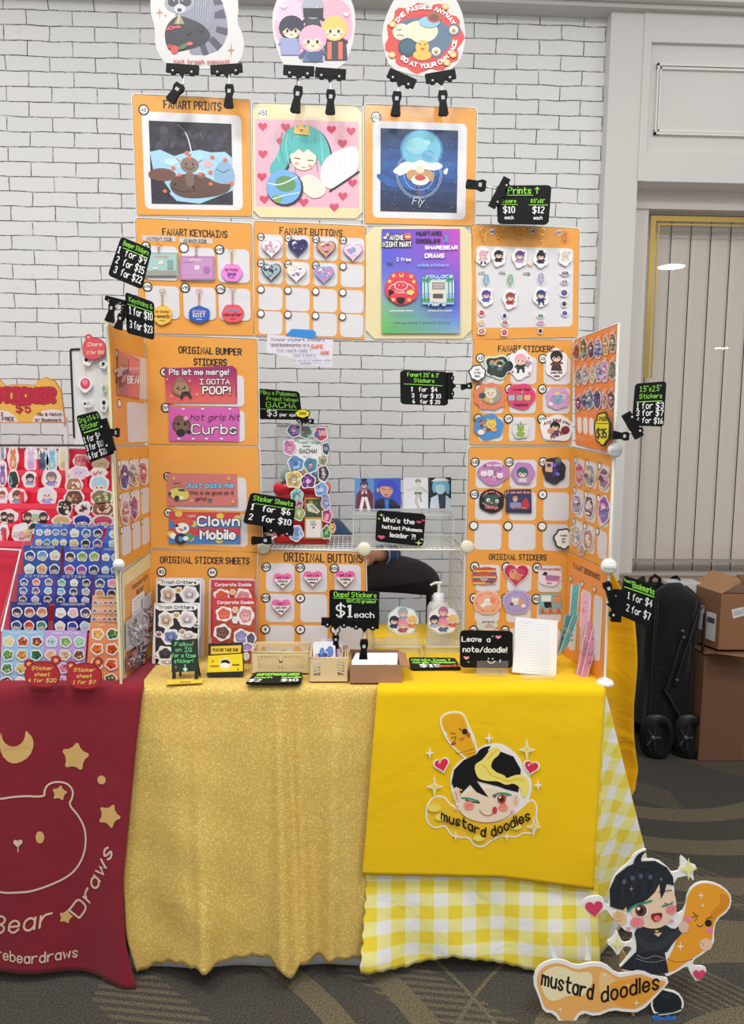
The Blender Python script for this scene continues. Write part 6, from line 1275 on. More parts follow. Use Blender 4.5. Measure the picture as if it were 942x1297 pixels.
# white paper and stickers on the machine
FJ=FY(GY-.012)
piece('paper_sign','J',FJ,chaikin([(430,450),(600,455),(640,520),(620,600),(560,640),(440,620),(400,560)],True,1),lambda g:(g.text('Project Voltage',535,482,20,'2f8c84',3.2,fit=165),g.text('sticker',520,506,12,INK,2.2,fit=60),g.text('GACHA!',530,552,30,INK,4.4,fit=125),g.text('one per spin',525,580,8,'c86c7c',1.6)),'white paper sign reading GACHA! on the capsule machine','sign',w=.001,t=.0008,bc='d8dcda',mat='card')
gs='stickers covering the capsule machine'
for i,(cx,cy,rx,ry,c,l) in enumerate(((425,385,52,50,'3c3468 6c84a8 a06cb0','dark purple sticker at the top left of the machine'),(515,395,46,52,'5c8c8c 8cb4a8 9c6c5c','teal sticker at the top middle'),(625,410,52,56,'b83c58 4c74b8 e0a0a8','red and blue sticker at the top right'),(392,510,50,60,'cc7cac e0a8c8 a85c8c','pink sticker left of the GACHA paper'),(665,520,30,50,'3c4c5c 5c6c8c 8c98b0','slate sticker on the right edge'),(440,630,64,62,'5c88c0 9cbce0 4c6ca0','sky blue sticker under the paper'),(550,640,54,62,'3c8c9c c86c9c 4c6c8c','teal and pink sticker under the paper'),(640,605,36,44,'a88c74 d0c0ac 5c8c6c','beige sticker at the right'),(645,705,44,62,'34303c 8c6c7c c0b0b4','black sticker at the right'),(425,745,62,72,'d8b44c e8dcb0 8c8c8c','yellow sticker with a white creature'),(530,762,58,56,'5c2c74 b06cb0 e0b0d8','violet sticker above the red base'),(630,825,52,58,'7c9cc8 3c5c9c b8c8e0','periwinkle sticker on the right shoulder'),(448,868,48,52,'7cc4c0 c8e4e0 4c8c8c','mint sticker on the left of the base'),(462,1005,42,52,'7cac5c c8b08c e0d0b0','green sticker beside the dark coin plate'),(442,1150,52,62,'8ca8d4 c0d0e8 6c84b8','pale blue sticker low on the left'),(662,920,34,60,'8c8cc0 b8b8dc 6c6c9c','lavender sticker on the right side'),(672,1020,40,52,'c04c74 8c3c6c e8a0b8','crimson and pink sticker on the right side'),(668,1145,36,52,'4c7c44 2c5434 8cb87c','dark green sticker low on the right'),(712,1110,24,34,'d8983c 5c4c34 e8c47c','orange sticker at the lower right edge'),(460,930,34,30,'a86c7c d8b0b8 6c4c54','rosy sticker beside the mint one'))):
    c=c.split(); piece('sticker','J',FJ,blobp(cx,cy,rx,ry,5,.08,i),lambda g:(g.poly(blobp(cx,cy,rx*.86,ry*.86,5,.08,i),c[0]),confetti(g,cx,cy,rx*.9,ry*.9,c,14,i,.14,.36),fig(g,cx,cy-ry*.15,rx*.34,c[2],c[1],seed=i) if i%3==0 else g.ell(cx,cy,rx*.3,ry*.3,c[2])),l,'sticker',gs,w=.001+.0012*(i%4))
tag_('J',490,258,56,32,['$$$$'],'yellow tag clipped on top of the capsule machine',fr=FY(2.08),bg='f0d422',w=0,h=16)
# ------------------------------------------------------------------ chair and person behind
CYY=2.68; f=FY(CYY).at(475,735); zz=f.O.z
t=thing('stacking_chair','dark grey chair whose padded backrest shows between the boards','chair',Fr((f.O.x,CYY,0)))
g=G(); W2=.235; vs=[];n=28
prof=[]
for i in range(n):
    a=2*math.pi*i/n; x=math.copysign(abs(math.cos(a))**.55,math.cos(a))*W2; z=math.copysign(abs(math.sin(a))**.7,math.sin(a)); z=z*.078 if z>0 else z*.062
    prof.append((x,z-(x/W2)**4*.012))
for k,(s_,dy) in enumerate(((.86,-.022),(.97,-.014),(1,0),(.97,.014),(.86,.022))):
    for x,z in prof: vs.append((x*s_,dy+.05*(1-(x/W2)**2)*1.0-.05,zz+.002+z*s_+.018*(1-(x/W2)**2)))
fs=[[k*n+i,k*n+(i+1)%n,(k+1)*n+(i+1)%n,(k+1)*n+i] for k in range(4) for i in range(n)]+[list(range(n))[::-1],[4*n+i for i in range(n)]]
g.raw(vs,fs,'3a3339',True); g.build('backrest','matte',t)
g=G(); g.box(-.22,.22,-.02,.40,.43,.475,'3a3339',.02); g.build('seat','matte',t)
for sx_ in (-1,1):
    g=G(); g.tube([(sx_*.2,0,zz-.03),(sx_*.2,.0,.45),(sx_*.22,-.06,.0)],.011,'2c2c30'); g.build('leg','semi',t)
    g=G(); g.tube([(sx_*.2,.36,.44),(sx_*.22,.42,.0)],.011,'2c2c30'); g.build('leg','semi',t)
# person crouching behind the shelf
def skin(name,chains,mat,parent=None,lv=2,org=(0,0,0)):
    vs=[];es=[];rs=[];root=0
    for ch in chains:
        prev=ch[0] if isinstance(ch[0],int) else None
        for q in (ch[1:] if prev is not None else ch):
            vs.append((q[0]-org[0],q[1]-org[1],q[2]-org[2])); rs.append(q[3]); i=len(vs)-1
            if prev is not None: es.append((prev,i))
            prev=i
    me=bpy.data.meshes.new(name); me.from_pydata(vs,es,[]); o=bpy.data.objects.new(name,me); COL.objects.link(o)
    md=o.modifiers.new('k','SKIN'); 
    if not me.skin_vertices: 
        bpy.context.view_layer.objects.active=o
    sv=me.skin_vertices[0].data if me.skin_vertices else None
    if sv:
        for i,r in enumerate(rs): sv[i].radius=(r,r) if not isinstance(r,tuple) else r
        sv[0].use_root=True
    md.use_smooth_shade=True; s2=o.modifiers.new('u','SUBSURF'); s2.levels=lv; s2.render_levels=lv
    me.materials.append(MATS[mat]); 
    if parent: o.parent=parent
    return o
m,b,N,L=nodes('skin_tone'); b.inputs['Base Color'].default_value=col('c48d74'); b.inputs['Roughness'].default_value=.5; b.inputs['Subsurface Weight'].default_value=.1; b.inputs['Subsurface Radius'].default_value=(.01,.004,.002)
m,b,N,L=nodes('hair_dark'); b.inputs['Base Color'].default_value=col('2a2220'); b.inputs['Roughness'].default_value=.5
m,b,N,L=nodes('trouser'); b.inputs['Base Color'].default_value=col('2b2d34'); b.inputs['Roughness'].default_value=.85
PO=V((-.215,2.93,.0)); px_=lambda x,y,Yp:hx_(x,y,Yp)-PO
pt=thing('person','person in a denim jacket bending behind the wire shelf, hand on the chair','person',Fr(PO))
hw_=px_(466,703,2.60); cf=px_(485,703,2.66)
body=skin('body',[[(0,.02,.60,.12),(0,-.02,.76,.11),(0,-.10,.93,.12),(0,-.22,.95,.055),(0,-.34,.87,.06)],
 [0,(-.09,-.02,.56,.085),(-.13,-.36,.52,.065),(-.13,-.33,.10,.04),(-.13,-.45,.04,.035)],[0,(.09,-.02,.56,.085),(.11,-.36,.52,.065),(.11,-.33,.10,.04),(.11,-.45,.04,.035)],
 [2,(-.17,-.10,.92,.055),(-.22,-.22,.72,.042),(-.15,-.36,.62,.03)],[2,(.17,-.08,.92,.055),(.30,.0,.76,.042),tuple(cf)+(.026,),tuple(cf*.4+hw_*.6)+(.024,),tuple(hw_)+(.026,)]],'skin_tone',pt)
def jac():
    o=skin('denim_jacket',[[(0,.03,.66,.15),(0,-.02,.80,.15),(0,-.10,.945,.145),(0,-.19,.955,.08)],
     [2,(-.16,-.10,.95,.085),(-.23,-.21,.74,.065),(-.16,-.34,.64,.05)],[2,(.16,-.07,.95,.085),(.31,.0,.77,.062),tuple(cf*.75+V((.31,0,.77))*.25)+(.046,),tuple(cf)+(.042,)]],'denim',pt); return o
jac()
g=G(); vv,ff_=ball((0,0,0),1,20,14); g.raw([(0+x*.078,-.40+y*.092,.86+z*.108) for x,y,z in vv],ff_,'c48d74',True)
g.build('head','matte',pt)
g=G(); g.raw([(0+x*.088,-.385+y*.10,.885+z*.105) for x,y,z in vv if True],[q for q in ff_ if sum(vv[i][2]-vv[i][1]*-.5 for i in q)/4>-.15 ],'2a2220',True); g.build('hair','matte',pt)
g=G(); 
for sg in (-1,1): vb,fb=ball((sg*.03,-.485,.855),.011,8,6); g.raw(vb,fb,'f0eeee',True); vb,fb=ball((sg*.03,-.495,.854),.006,8,6); g.raw(vb,fb,'2a1c18',True)
vb,fb=ball((0,-.50,.83),.013,8,6); g.raw(vb,fb,'c08870',True); g.box(-.02,.02,-.485,-.478,.798,.804,'a85c54'); 
g.build('face','matte',pt)
# fingers on the chair back
def finger(a,b_,c,r,nm='finger'):
    skin(nm,[[tuple(a)+(r*1.05,),tuple(b_)+(r,),tuple(c)+(r*.8,)]],'skin_tone',pt,2)
for k in range(4):
    o=V((-.012-k*.002,-.012-.0*k,.018-k*.0165)); a=hw_+V((-.01,-.01,.02-k*.015)); l=(.034,.038,.036,.028)[k]
    finger(a,a+V((-l*.7,-.022,-.004)),a+V((-l*.9,-.032,-.022)),.0085)
finger(hw_+V((0.0,-.01,-.012)),hw_+V((-.006,-.03,-.028)),hw_+V((-.018,-.045,-.034)),.0095,'thumb')
g=G(); vv2,ff2=ball((0,0,0),1,12,8); g.raw([(hw_.x-.004+x*.03,hw_.y-.006+y*.016,hw_.z-.004+z*.034) for x,y,z in vv2],ff2,'c48d74',True); g.build('palm','matte',pt)
g=G(); a=cf; d_=(hw_-cf).normalized(); g.tube([a-d_*.045,a+d_*.014],.046,'34496c',16,cap=False,r2=.040); g.tube([a+d_*.006,a+d_*.016],.0415,'8c9cb4',16,cap=False); g.tube([a-d_*.03,a-d_*.026],.0462,'7484a4',16,cap=False); g.build('cuff','cloth',pt)
piece('pin_badge',None,FY(2.72),ellp(421,668,4,9),lambda g:g.ell(421,666,2.4,5,'3c2c2c'),'small orange patch on the denim sleeve','badge',w=0,bc='d8983c')
legs=skin('trousers',[[(0,.02,.58,.13),(0,-.02,.52,.11)],[0,(-.10,-.03,.56,.10),(-.13,-.36,.52,.08),(-.13,-.33,.12,.06)],[0,(.10,-.03,.56,.10),(.11,-.36,.52,.08),(.11,-.33,.12,.06)]],'trouser',pt)
for sg in (-.13,.11):
    g=G(); g.box(sg-.045,sg+.045,-.50,-.24,.002,.085,'2a2a2e',.03); g.build('shoe','semi',pt)
t=thing('stool','low black stool under the crouching person','stool',Fr((PO.x,PO.y+.03,0))); g=G(); g.lathe([(.15,.40),(.165,.41),(.165,.44),(.15,.452)],'26262a',28); g.build('seat','semi',t)
for a in (45,135,225,315): g=G(); g.tube([(.1*math.cos(rad(a)),.1*math.sin(rad(a)),.405),(.15*math.cos(rad(a)),.15*math.sin(rad(a)),0)],.011,'3a3a3e'); g.build('leg','semi',t)
# ------------------------------------------------------------------ neighbouring booth (left)
RY=[2.30,2.24,2.18,2.12,2.06]; RB=[600,622,642,667,689]
RED='d8304a'
f=Fr((-1.15,2.18,TZ)); t=thing('tiered_rack','bright red tiered rack full of die-cut stickers on the next table','rack',f)
zs=[hx_(70,b_,y).z for y,b_ in zip(RY,RB)]; xR_=hx_(150,640,2.1).x
for k,(y,z) in enumerate(zip(RY,zs)):
    g=G(); g.box(-1.9+1.15,xR_+1.15,y-2.18-.028,y-2.18+.028,0,z-TZ-.004,RED)
    g.box(-1.9+1.15,xR_+1.15,y-2.18-.029,y-2.18-.026,z-TZ-.004,z-TZ+.012,'e8445c')
    for q in range(9): xx=xR_+1.15-.003-q*.145+.02*(k%2); g.box(xx-.003,xx+.003,y-2.18-.026,y-2.18+.03,z-TZ-.004,z-TZ+.045,'e23c56')
    g.build('tier','semi',t)
g=G(); g.box(-1.9+1.15,xR_+1.15,.15,.156,0,zs[0]-TZ+.075,RED); g.build('back_panel','semi',t)
gr='die-cut stickers in the red rack'
def rs(k,cx,cy,rx,ry,kind,c,label,rot=0):
    fr=FY(RY[k]-.012-.0035*(int(cx)%5)); c=c.split()
    def dr(g):
        g.poly(blobp(cx,cy,rx*.84,ry*.84,5,.05,int(cx)),c[0]) if kind in('food','blob') else None
        if kind=='fig': fig(g,cx,cy-ry*.25,rx*.5,c[0],c[1],seed=int(cx+cy))
        elif kind=='head': g.ell(cx,cy,rx*.8,ry*.8,c[0]); g.ell(cx,cy+ry*.35,rx*.55,ry*.5,'f0d4c0'); g.poly([(cx-rx*.6,cy+ry*.35),(cx-rx*.5,cy-ry*.1),(cx,cy-ry*.2),(cx+rx*.5,cy-ry*.1),(cx+rx*.6,cy+ry*.35),(cx+rx*.2,cy+ry*.1),(cx-rx*.2,cy+ry*.2)],c[0]); g.ell(cx-rx*.25,cy+ry*.45,rx*.07,ry*.1,INK); g.ell(cx+rx*.25,cy+ry*.45,rx*.07,ry*.1,INK)
        elif kind=='tall': 
            g.poly(chaikin([(cx-rx*.5,cy-ry*.3),(cx+rx*.5,cy-ry*.3),(cx+rx*.65,cy+ry*.85),(cx-rx*.65,cy+ry*.85)],True,1),c[0]); beast(g,cx,cy-ry*.4,rx*.55,c[0],'tall' if ry>85 else 'pointy'); g.ell(cx,cy+ry*.45,rx*.4,ry*.25,c[1]); g.line([(cx-rx*.3,cy+ry*.1),(cx+rx*.3,cy+ry*.05)],4,c[1])
        elif kind=='group':
            for i,cc in enumerate(c): fig(g,cx+(i-(len(c)-1)/2)*rx*.6,cy-ry*.15+(i%2)*ry*.2,rx*.3,cc,shade(cc,.8),seed=i+int(cx))
        else:
            confetti(g,cx,cy,rx*.85,ry*.8,c,14,int(cx+cy),.14,.34); g.ell(cx-rx*.2,cy,3,4,INK,up=False); g.ell(cx+rx*.2,cy,3,4,INK)
    out=blobp(cx,cy,rx,ry,6,.05,int(cx+cy)); 
    piece('die_cut_sticker','a',fr,out,dr,label,'sticker',gr,w=0,t=.0012,bc='e9e8ee')
for a in ((0,15,115,36,62,'tall','8cc4e0 4c8cc0','pale blue long creature sticker at the left edge of the top tier'),(0,105,155,44,104,'tall','d8845c e8c8a0','orange fox sticker on the top tier'),(0,248,165,54,108,'tall','d8b8e0 b8a0d0','lilac rabbit sticker on the top tier'),(0,340,175,46,92,'tall','4c7090 34506c','slate blue long sticker on the top tier'),(0,415,165,46,106,'tall','7cc0e0 b0e0c8','aqua blue long sticker on the top tier'),(0,505,165,48,104,'tall','e0dca8 c8c080','pale yellow long sticker on the top tier'),(0,645,180,64,54,'food','d87c84 b85c64 e8b0b0','pink clam-shaped sticker on the top tier'),(0,800,205,72,46,'food','e8e0a8 d8cc80 f0ecd0','pale yellow round sticker under the tilted sign'),
          (1,22,280,36,106,'tall','7c5ca0 c8a0d0','purple stacked sticker at the left edge, second tier'),(1,108,330,44,80,'blob','24382c 1c2c24 7cb0d0','black drink sticker on the second tier'),(1,240,330,62,68,'fig','34303c 8c9cd0','sticker of a dark-haired figure on the second tier'),(1,410,325,78,80,'fig','7c6c74 8c90d8','sticker of a brown-haired figure in white on the second tier'),(1,628,275,84,54,'food','dcd0e8 b8c0e8 e8c0d0','pale flowered dish sticker on the second tier'),(1,785,275,70,42,'food','e8e4e0 c8b078 d0787c','white sticker with two round lenses'),
          (2,590,375,70,68,'food','b07c50 e8dcc8 8c5c3c','burger-like round brown sticker on the middle tier'),(2,790,362,78,70,'head','a8d0e8 fff','fluffy pale blue head sticker on the middle tier'),(2,20,460,46,72,'fig','8c4c54 e0a0a8','sticker of a maroon-haired figure at the left edge'),(2,140,468,74,70,'fig','7c4438 8c9cd0','sticker of a brown-haired figure in a blue bow'),(2,375,462,78,80,'fig','dcdce8 9ca8e0','sticker of a white-haired figure with a blue bow'),
          (3,590,470,80,62,'food','6c3c30 8c5440 c8a084','dark brown hat-shaped sticker on the fourth tier'),(3,810,470,92,64,'food','8c7050 c8d0a0 5c7840','coffee cup sticker with a green rim on the fourth tier'),(3,60,620,88,54,'group','2c2830 5c3838','black cat-eared sticker with a speech bubble'),(3,285,628,104,58,'group','4c3c34 9ccca0 2c2c34','wide sticker of three heads, middle one pale green'),(3,515,555,62,70,'food','1e1c20 c8b090 f0e4d0','black and cream sandwich sticker on the fourth tier'),(3,665,555,66,58,'food','e8e4e8 2c2428 8c5c50','white sticker with a dark swirl'),(3,820,565,100,64,'food','8c5c3c e8d8c0 6c3c28','chocolate cake slice sticker at the right of the fourth tier'),
          (4,30,750,42,76,'fig','34508c 6c9c5c','sticker of a figure in a blue cap'),(4,175,758,80,84,'group','e8e8f0 e8a0b8 e0cc6c','sticker of three heads: white, pink and blonde'),(4,270,712,44,46,'head','26242c fff','small black-haired head sticker beside the sheet riser'),(4,490,655,78,44,'head','d8b070 fff','blonde head sticker peeking above the blue sheets'),(4,655,655,78,52,'head','2c3ca0 fff','royal blue head sticker peeking above the blue sheets'),(4,820,660,90,52,'head','d8486c fff','hot pink head sticker peeking above the blue sheets')):
    rs(a[0],a[1],a[2],a[3],a[4],a[5],a[6].replace('fff','ffffff'),a[7])
# sticker sheets in clear riser
gb='sticker sheets in the clear riser'
SHY={1:1.985,2:1.945,3:1.90,4:1.86,5:1.80}
def ssheet(Z,k,q,bg,hdr,cells,label,seed,rows=2,cols=3,hc='dce4f0',kind='head',ext=.0):
    q=list(q); q[2]=(q[2][0],q[2][1]+ext);q[3]=(q[3][0],q[3][1]+ext)
    x0,y0=q[0];x1=q[1][0];y1=q[2][1]; W_=x1-x0;H_=(y1-ext)-y0; r=random.Random(seed)
    def dr(g):
        for i in range(34): g.spark(r.uniform(x0+8,x1-18),r.uniform(y0+8,y1-10),r.uniform(2,5),shade(bg,1.5),up=False)
        g.w+=DZ; g.text(hdr,(x0+x1)/2,y0+22,13,hc,2.4,fit=W_*.62)
        i=0
        for a in range(rows):
            for b_ in range(cols):
                cx=x0+W_*(b_+.5)/cols-(a*3);cy=y0+28+(H_-28)*(a+.5)/rows; s_=min(W_/cols*.30,(H_-28)/rows*.32); c=cells[i%len(cells)]; i+=1
                g.poly(blobp(cx,cy,s_*1.42,s_*1.35,5,.06,i+seed),'e8eaee')
                if kind=='head': fig(g,cx,cy,s_,c,c,seed=i,body=False)
                else: g.poly(blobp(cx,cy,s_*1.1,s_*1.0,5,.1,i+seed),c); confetti(g,cx,cy,s_,s_,[shade(c,.7),shade(c,1.25),'d8c088'],6,i+seed,.15,.35)
    piece('sticker_sheet',Z,FY(SHY[k]),q,dr,label,'sticker sheet',gb,w=0,t=.0015,bc=bg)
HC=['2c3c6c','6cb0d0','c8d0dc','e0a0b8','34303c','7c5c48','6cac6c','d8c08c','8c5c9c','c84c4c','a8b8c8']
def pick(s): r=random.Random(s); return [r.choice(HC) for _ in range(9)]
ssheet('b',1,[(275,80),(528,85),(510,262),(245,258)],'3c6cc0','NOCTURNE','9cc0e0,e0c0d0,5c88c0,34508c,d8d0b0,3c8c8c,c8d48c,e8e0c8'.split(','),'blue sticker sheet at the left of the top riser step',3,2,4)
ssheet('b',1,[(530,85),(802,95),(780,272),(512,262)],'3458b8','STARLIGHT','dce4ea,2c6ca8,24243c,e0c878,2c2c38,5c3c7c'.split(','),'blue sticker sheet with a top-hat head, top riser step',4)
ssheet('b',1,[(830,95),(920,95),(920,272),(785,270)],'3c68c4','STARRY',['dce8f4','b8d0e8'],'blue sticker sheet beside the wing, top riser step',5,2,1)
ssheet('b',2,[(185,245),(475,250),(470,480),(180,474)],'2c4c9c','STARGAZERS','2c4484,5c98c8,d8d0b4,c8e4dc,d8a060,34485c'.split(','),'dark blue sticker sheet with glitter, left on the second step',6)
ssheet('b',2,[(495,255),(775,262),(770,484),(490,478)],'2c50b0','MOONBEAMS','2c2c38,6cac50,8cb05c,c84c8c,a048b0,24406c'.split(','),'dark blue sticker sheet with a green-haired head',7)
ssheet('b',2,[(780,262),(925,262),(925,484),(775,484)],'3058b8','MOON',['e4e8f0','8cbce0','c8dcf0','5c90c8'],'blue sticker sheet by the wing on the second step',8,2,2)
ssheet('b',3,[(140,468),(425,472),(415,694),(130,686)],'3c48a0','CITIES','2c4c8c,d87858,6c6c78,3c5ca0,6c4c8c,8cc4dc,5c4c48,c8b8d8,4c3c40'.split(','),'indigo sticker sheet at the left of the third step',9,3)
ssheet('b',3,[(430,472),(715,475),(705,704),(420,694)],'283c90','CITIES','4cac84,e4dccc,1e1c24,6cb0e0,3c3844,a8a8b0,2c3448,d8b0b8,c8c8d4'.split(','),'navy sticker sheet with a teal-haired head, third step',10,3)
ssheet('b',3,[(725,470),(912,470),(912,660),(720,660)],'3048a0','MOON',['2c3c6c','e890a8','d89060','34303c'],'blue sticker sheet with a pink head, behind the peach one',11,2,2)
ssheet('b',4,[(85,680),(375,685),(370,915),(75,905)],'242c78','MOONGAZERS','34244c,a84c44,c87c3c,244c8c,d0443c,3c8c78'.split(','),'midnight blue sticker sheet, left on the fourth step',12)
ssheet('b',4,[(420,685),(710,690),(690,920),(410,920)],'202c7c','MOONGAZERS','dcdce4,e8b0c0,4c3454,e8d8c8,2c4ca0,a8d0e4'.split(','),'midnight blue sticker sheet with a blue star, fourth step',13)
ssheet('b',4,[(715,632),(918,640),(905,905),(688,905)],'e0ac80','Cute Expressions','3c5c9c,d89080,b8446c,54547c,6c3c5c'.split(','),'peach sticker sheet with rows of tiny faces',14,4,5,'8c5c4c')
ssheet('c',5,[(12,178),(266,180),(250,522),(0,522)],'9cc4e8','Sweet Treats','e0cc9c,b8503c,8c4430,5c8c4c,c88c50,2c6c4c,4c8c5c,d8b070,e0d8b8,5c2434,f0e8e0,8ca84c'.split(','),'light blue sheet of food stickers at the front of the riser',15,4,3,'e8f4fa','food')
ssheet('c',5,[(268,180),(520,182),(500,517),(247,520)],'bfa0dc','Summer Ice Cream','a8d0e8,7cac5c,8cc8a0,e8b08c,d8b88c,7c4c3c,a8c0d8,e080a0,e8ecf4,c8a0d0,d8c8e8,90b8a8'.split(','),'lilac checked sheet of ice cream stickers at the front of the riser',16,4,3,'f0ecf8','food')
ssheet('c',5,[(540,130),(718,150),(718,512),(508,517)],'e08c5c','Pumpkin Patch','e8a04c,3c6c34,d86c34,c8502c,d88448,d85030,c87848,3c5c2c'.split(','),'orange sheet of pumpkin stickers beside the left wing',17,4,2,'f0c080','food')
f=Fr((hx_(80,868,1.79).x,1.79,TZ+.008)); t=thing('clear_riser','clear stepped riser holding the blue sticker sheets','riser',f)
def px2(x,y,Yp): q=hx_(x,y,Yp)-f.O; return q
for k,(Yk,yb,x0,x1) in enumerate(((1.80,868,-2,150),(1.86,801,10,150),(1.90,765,18,150),(1.945,729,25,150),(1.985,693,38,150))):
    a=px2(x0,yb,Yk);b_=px2(x1,yb,Yk); g=G(); g.box(a.x,b_.x,a.y-.004,a.y+.036,a.z-.003,a.z,'e8eeee'); 
    if k: g.box(a.x,b_.x,a.y+.034,a.y+.037,a.z,a.z+.02,'e8eeee')
    g.build('step','acrylic',t)
for xx in (0,1):
    pts=[]; 
    for (x,y,Yk) in ((0 if not xx else 152,868,1.79),(0 if not xx else 152,800,1.80),(42 if not xx else 152,672,1.99),(42 if not xx else 152,668,2.01)): pts.append(px2(x,y,Yk))
    x_=px2(-4 if not xx else 151,868,1.79).x; P=[(x_,p.y,p.z) for p in pts]+[(x_,.22,0)]; n=len(P)
    g=G(); g.raw(P+[(a+.003,b_,c) for a,b_,c in P],[list(range(n)),[n+i for i in range(n)][::-1]]+[[i,(i+1)%n,n+(i+1)%n,n+i] for i in range(n)],'e8eeee'); g.build('side_panel','acrylic',t)
g=G(); g.tube([px2(2,800,1.80),px2(26,697,1.99)],.0022,'d8e0e2',6); g.tube([px2(-30,694,2.0),px2(27,697,2.0)],.003,'c8cccc',6); g.build('edge_highlight','gloss',t)
# bear shaped price tags
def beartag(cx,cy,l3,label,rot,dx):
    f=FY(1.722).at(*zpx('c',cx,cy)); g=GZ(f,'c'); rx,ry=106,78
    for q in (-1,1): 
        ex,ey=cx+q*(rx*.76),cy-ry*.92-(12 if q>0 else -10); g.slab(ellp(ex,ey,30,28,16),'6c1a20',.002); 
        g.ell(ex,ey,27,25,'b02c34'); g.poly(starp(ex,ey,18,9,5,-90+rot),'e8b45c'); g.w=0
    g.w=0.0004; g.slab(blobp(cx,cy,rx,ry,3,.015,2),'6c1a20',.003); g.poly(blobp(cx,cy,rx*.96,ry*.95,3,.015,2),'b02c34')
    for i,(s_,w_) in enumerate((('Sticker',125),('sheet',90),(l3,165 if '4' in l3 else 130))): g.text(s_,cx+dx,cy-28+i*36,21,'f0c464',4.2,fit=w_,sl=.15,path=None)
    g.build('price_tag','semi',None,label,'price tag','bear-shaped red price tags')
beartag(255,442,'4 for $20','red bear-shaped tag reading Sticker sheet 4 for $20',-8,0); beartag(505,452,'1 for $7','red bear-shaped tag reading Sticker sheet 1 for $7',-8,0)
# header sign STICKER $5
f=FY(2.26).at(*zpx('K',200,735)); t=thing('header_sign','tan bear-eared header sign reading STICKER $5 above the red rack','sign',f)
out=[(-150,735),(-150,480),(-120,440),(-60,420),(0,430),(45,478),(90,470),(180,468),(245,475),(262,440),(320,420),(380,442),(425,510),(452,735)]
g=GZ(f,'K'); g.slab(out,'c0803c',.004); g.poly([(x+(5 if x<0 else -7 if x>300 else 0),y+(6 if y<600 else -7)) for x,y in out],'d9a84c'); g.poly([(-150,728),(-150,650),(-60,640),(60,655),(110,690),(125,728)],'d8cdd0'); g.poly([(225,728),(240,690),(300,650),(370,640),(432,650),(445,728)],'d8cdd0')
g.text('STICKER',172,588,82,'8c1428',46,fit=400); g.text('STICKER',172,588,82,'b2243a',38,fit=400); g.text('STICKER',172,588,82,'8f1a2e',2.4,fit=400); g.text('$5',165,660,52,'a82038',12,sx=1.3)
g.text('3',18,685,24,'54242c',4.5); g.text('1 FREE',50,718,24,'54242c',4.5,fit=105); g.text('Mix & Match',345,683,20,'54242c',4,fit=165); g.text('W/ Bookmark',335,722,20,'54242c',4,fit=178)
g.build('sign_face','semi',t)
g=G(); zz=f.O.z-TZ; g.box(-.10,-.09,.004,.012,-zz,.02,'d8dadb'); g.box(.10,.11,.004,.012,-zz,.02,'d8dadb'); g.build('support_rod','semi',t)
# white charm panel
f=FY(2.2).at(*zpx('K',620,860)); t=thing('charm_board','white panel with black edging hung with charms behind the left wing','panel',f)
g=GZ(f,'K'); g.slab([(485,230),(840,225),(850,885),(510,880)],'d4d5d4',.004); g.build('panel_board','semi',t)
g=GZ(f,'K'); gg=G(); gg.tube([(lambda p:(p[0],-.006,p[1]))(g.m(x,y)) for x,y in ((512,835),(487,240),(492,231),(552,229))],.003,'1c1c20',8); gg.build('black_edging','semi',t)
g=G(); a=f.px(*zpx('K',-60,886));b_=f.px(*zpx('K',840,886)); g.tube([(a[0],-.002,a[1]),(b_[0],-.002,b_[1])],.0035,'3c3e42',8); zz=f.O.z-TZ
for u in (a[0],b_[0]-.02): g.tube([(u,0,a[1]),(u,0,-zz)],.004,'c8cacc',8)
g.build('grid_rail','semi',t)
fr=FY(2.185)
def ch(name,out,dr,label,grp='charms on the white panel'): piece(name,'K',fr,out,dr,label,'charm',grp,w=0,t=.002)
piece('price_tag','K',FY(2.18),blobp(645,225,80,76,3,.03,3),lambda g:(g.poly(blobp(645,225,76,72,3,.03,3),'d0505c'),g.text('Charm',650,208,24,'f0c8a0',5,fit=95,sl=.2),g.text('1 for $10',655,262,22,'f0c8a0',4.5,fit=110,sl=.2)),'rosy red bear tag with Charm lettering above the panel','price tag','bear-shaped red price tags',w=.0,t=.003,bc='a83844',mat='semi')
piece('price_tag_ear','K',FY(2.181),ellp(608,150,25,25),lambda g:(g.ell(608,150,22,22,'d0505c'),g.poly(starp(608,150,14,7),'e8b888')),'small round bear ear with a star above the rosy tag','tag',None,w=0,t=.002,bc='a83844',mat='semi')
ch('charm',blobp(585,470,46,52,4,.06,4),lambda g:(g.ell(585,465,34,38,'c8445c'),g.ell(585,455,18,20,'e07c8c'),g.spark(570,450,8,WH),g.line([(585,350),(583,415)],4,GO),g.ring(583,345,12,3,GO)),'ruby drop charm with a gold chain')
ch('charm',rr(696,455,728,522,9),lambda g:(g.rect(700,480,724,518,'7ca878',r=5),g.rect(704,458,720,478,'d8c8a0'),g.line([(712,455),(716,425)],4,GO)),'small green bottle charm'); 
ch('charm',blobp(600,308,34,32,5,.1,3),lambda g:(g.ell(592,300,14,16,INK),g.ell(615,312,12,13,'b8b0a8')),'black and grey charm under the rosy tag'); ch('charm',blobp(602,602,32,26,4,.08,6),lambda g:(g.ell(605,602,20,16,'b8b8bc'),g.ell(582,602,8,10,INK)),'white round charm low on the panel'); ch('charm',blobp(708,335,26,26,5,.1,7),lambda g:(g.ell(708,330,12,13,INK),g.ell(702,342,7,7,'8c8c70')),'dark charm at the right of the panel'); ch('charm',blobp(712,610,26,46,5,.08,8),lambda g:(g.ell(712,595,13,16,INK),g.ell(712,630,11,15,'8c8c90')),'black and white figure charm low on the right')
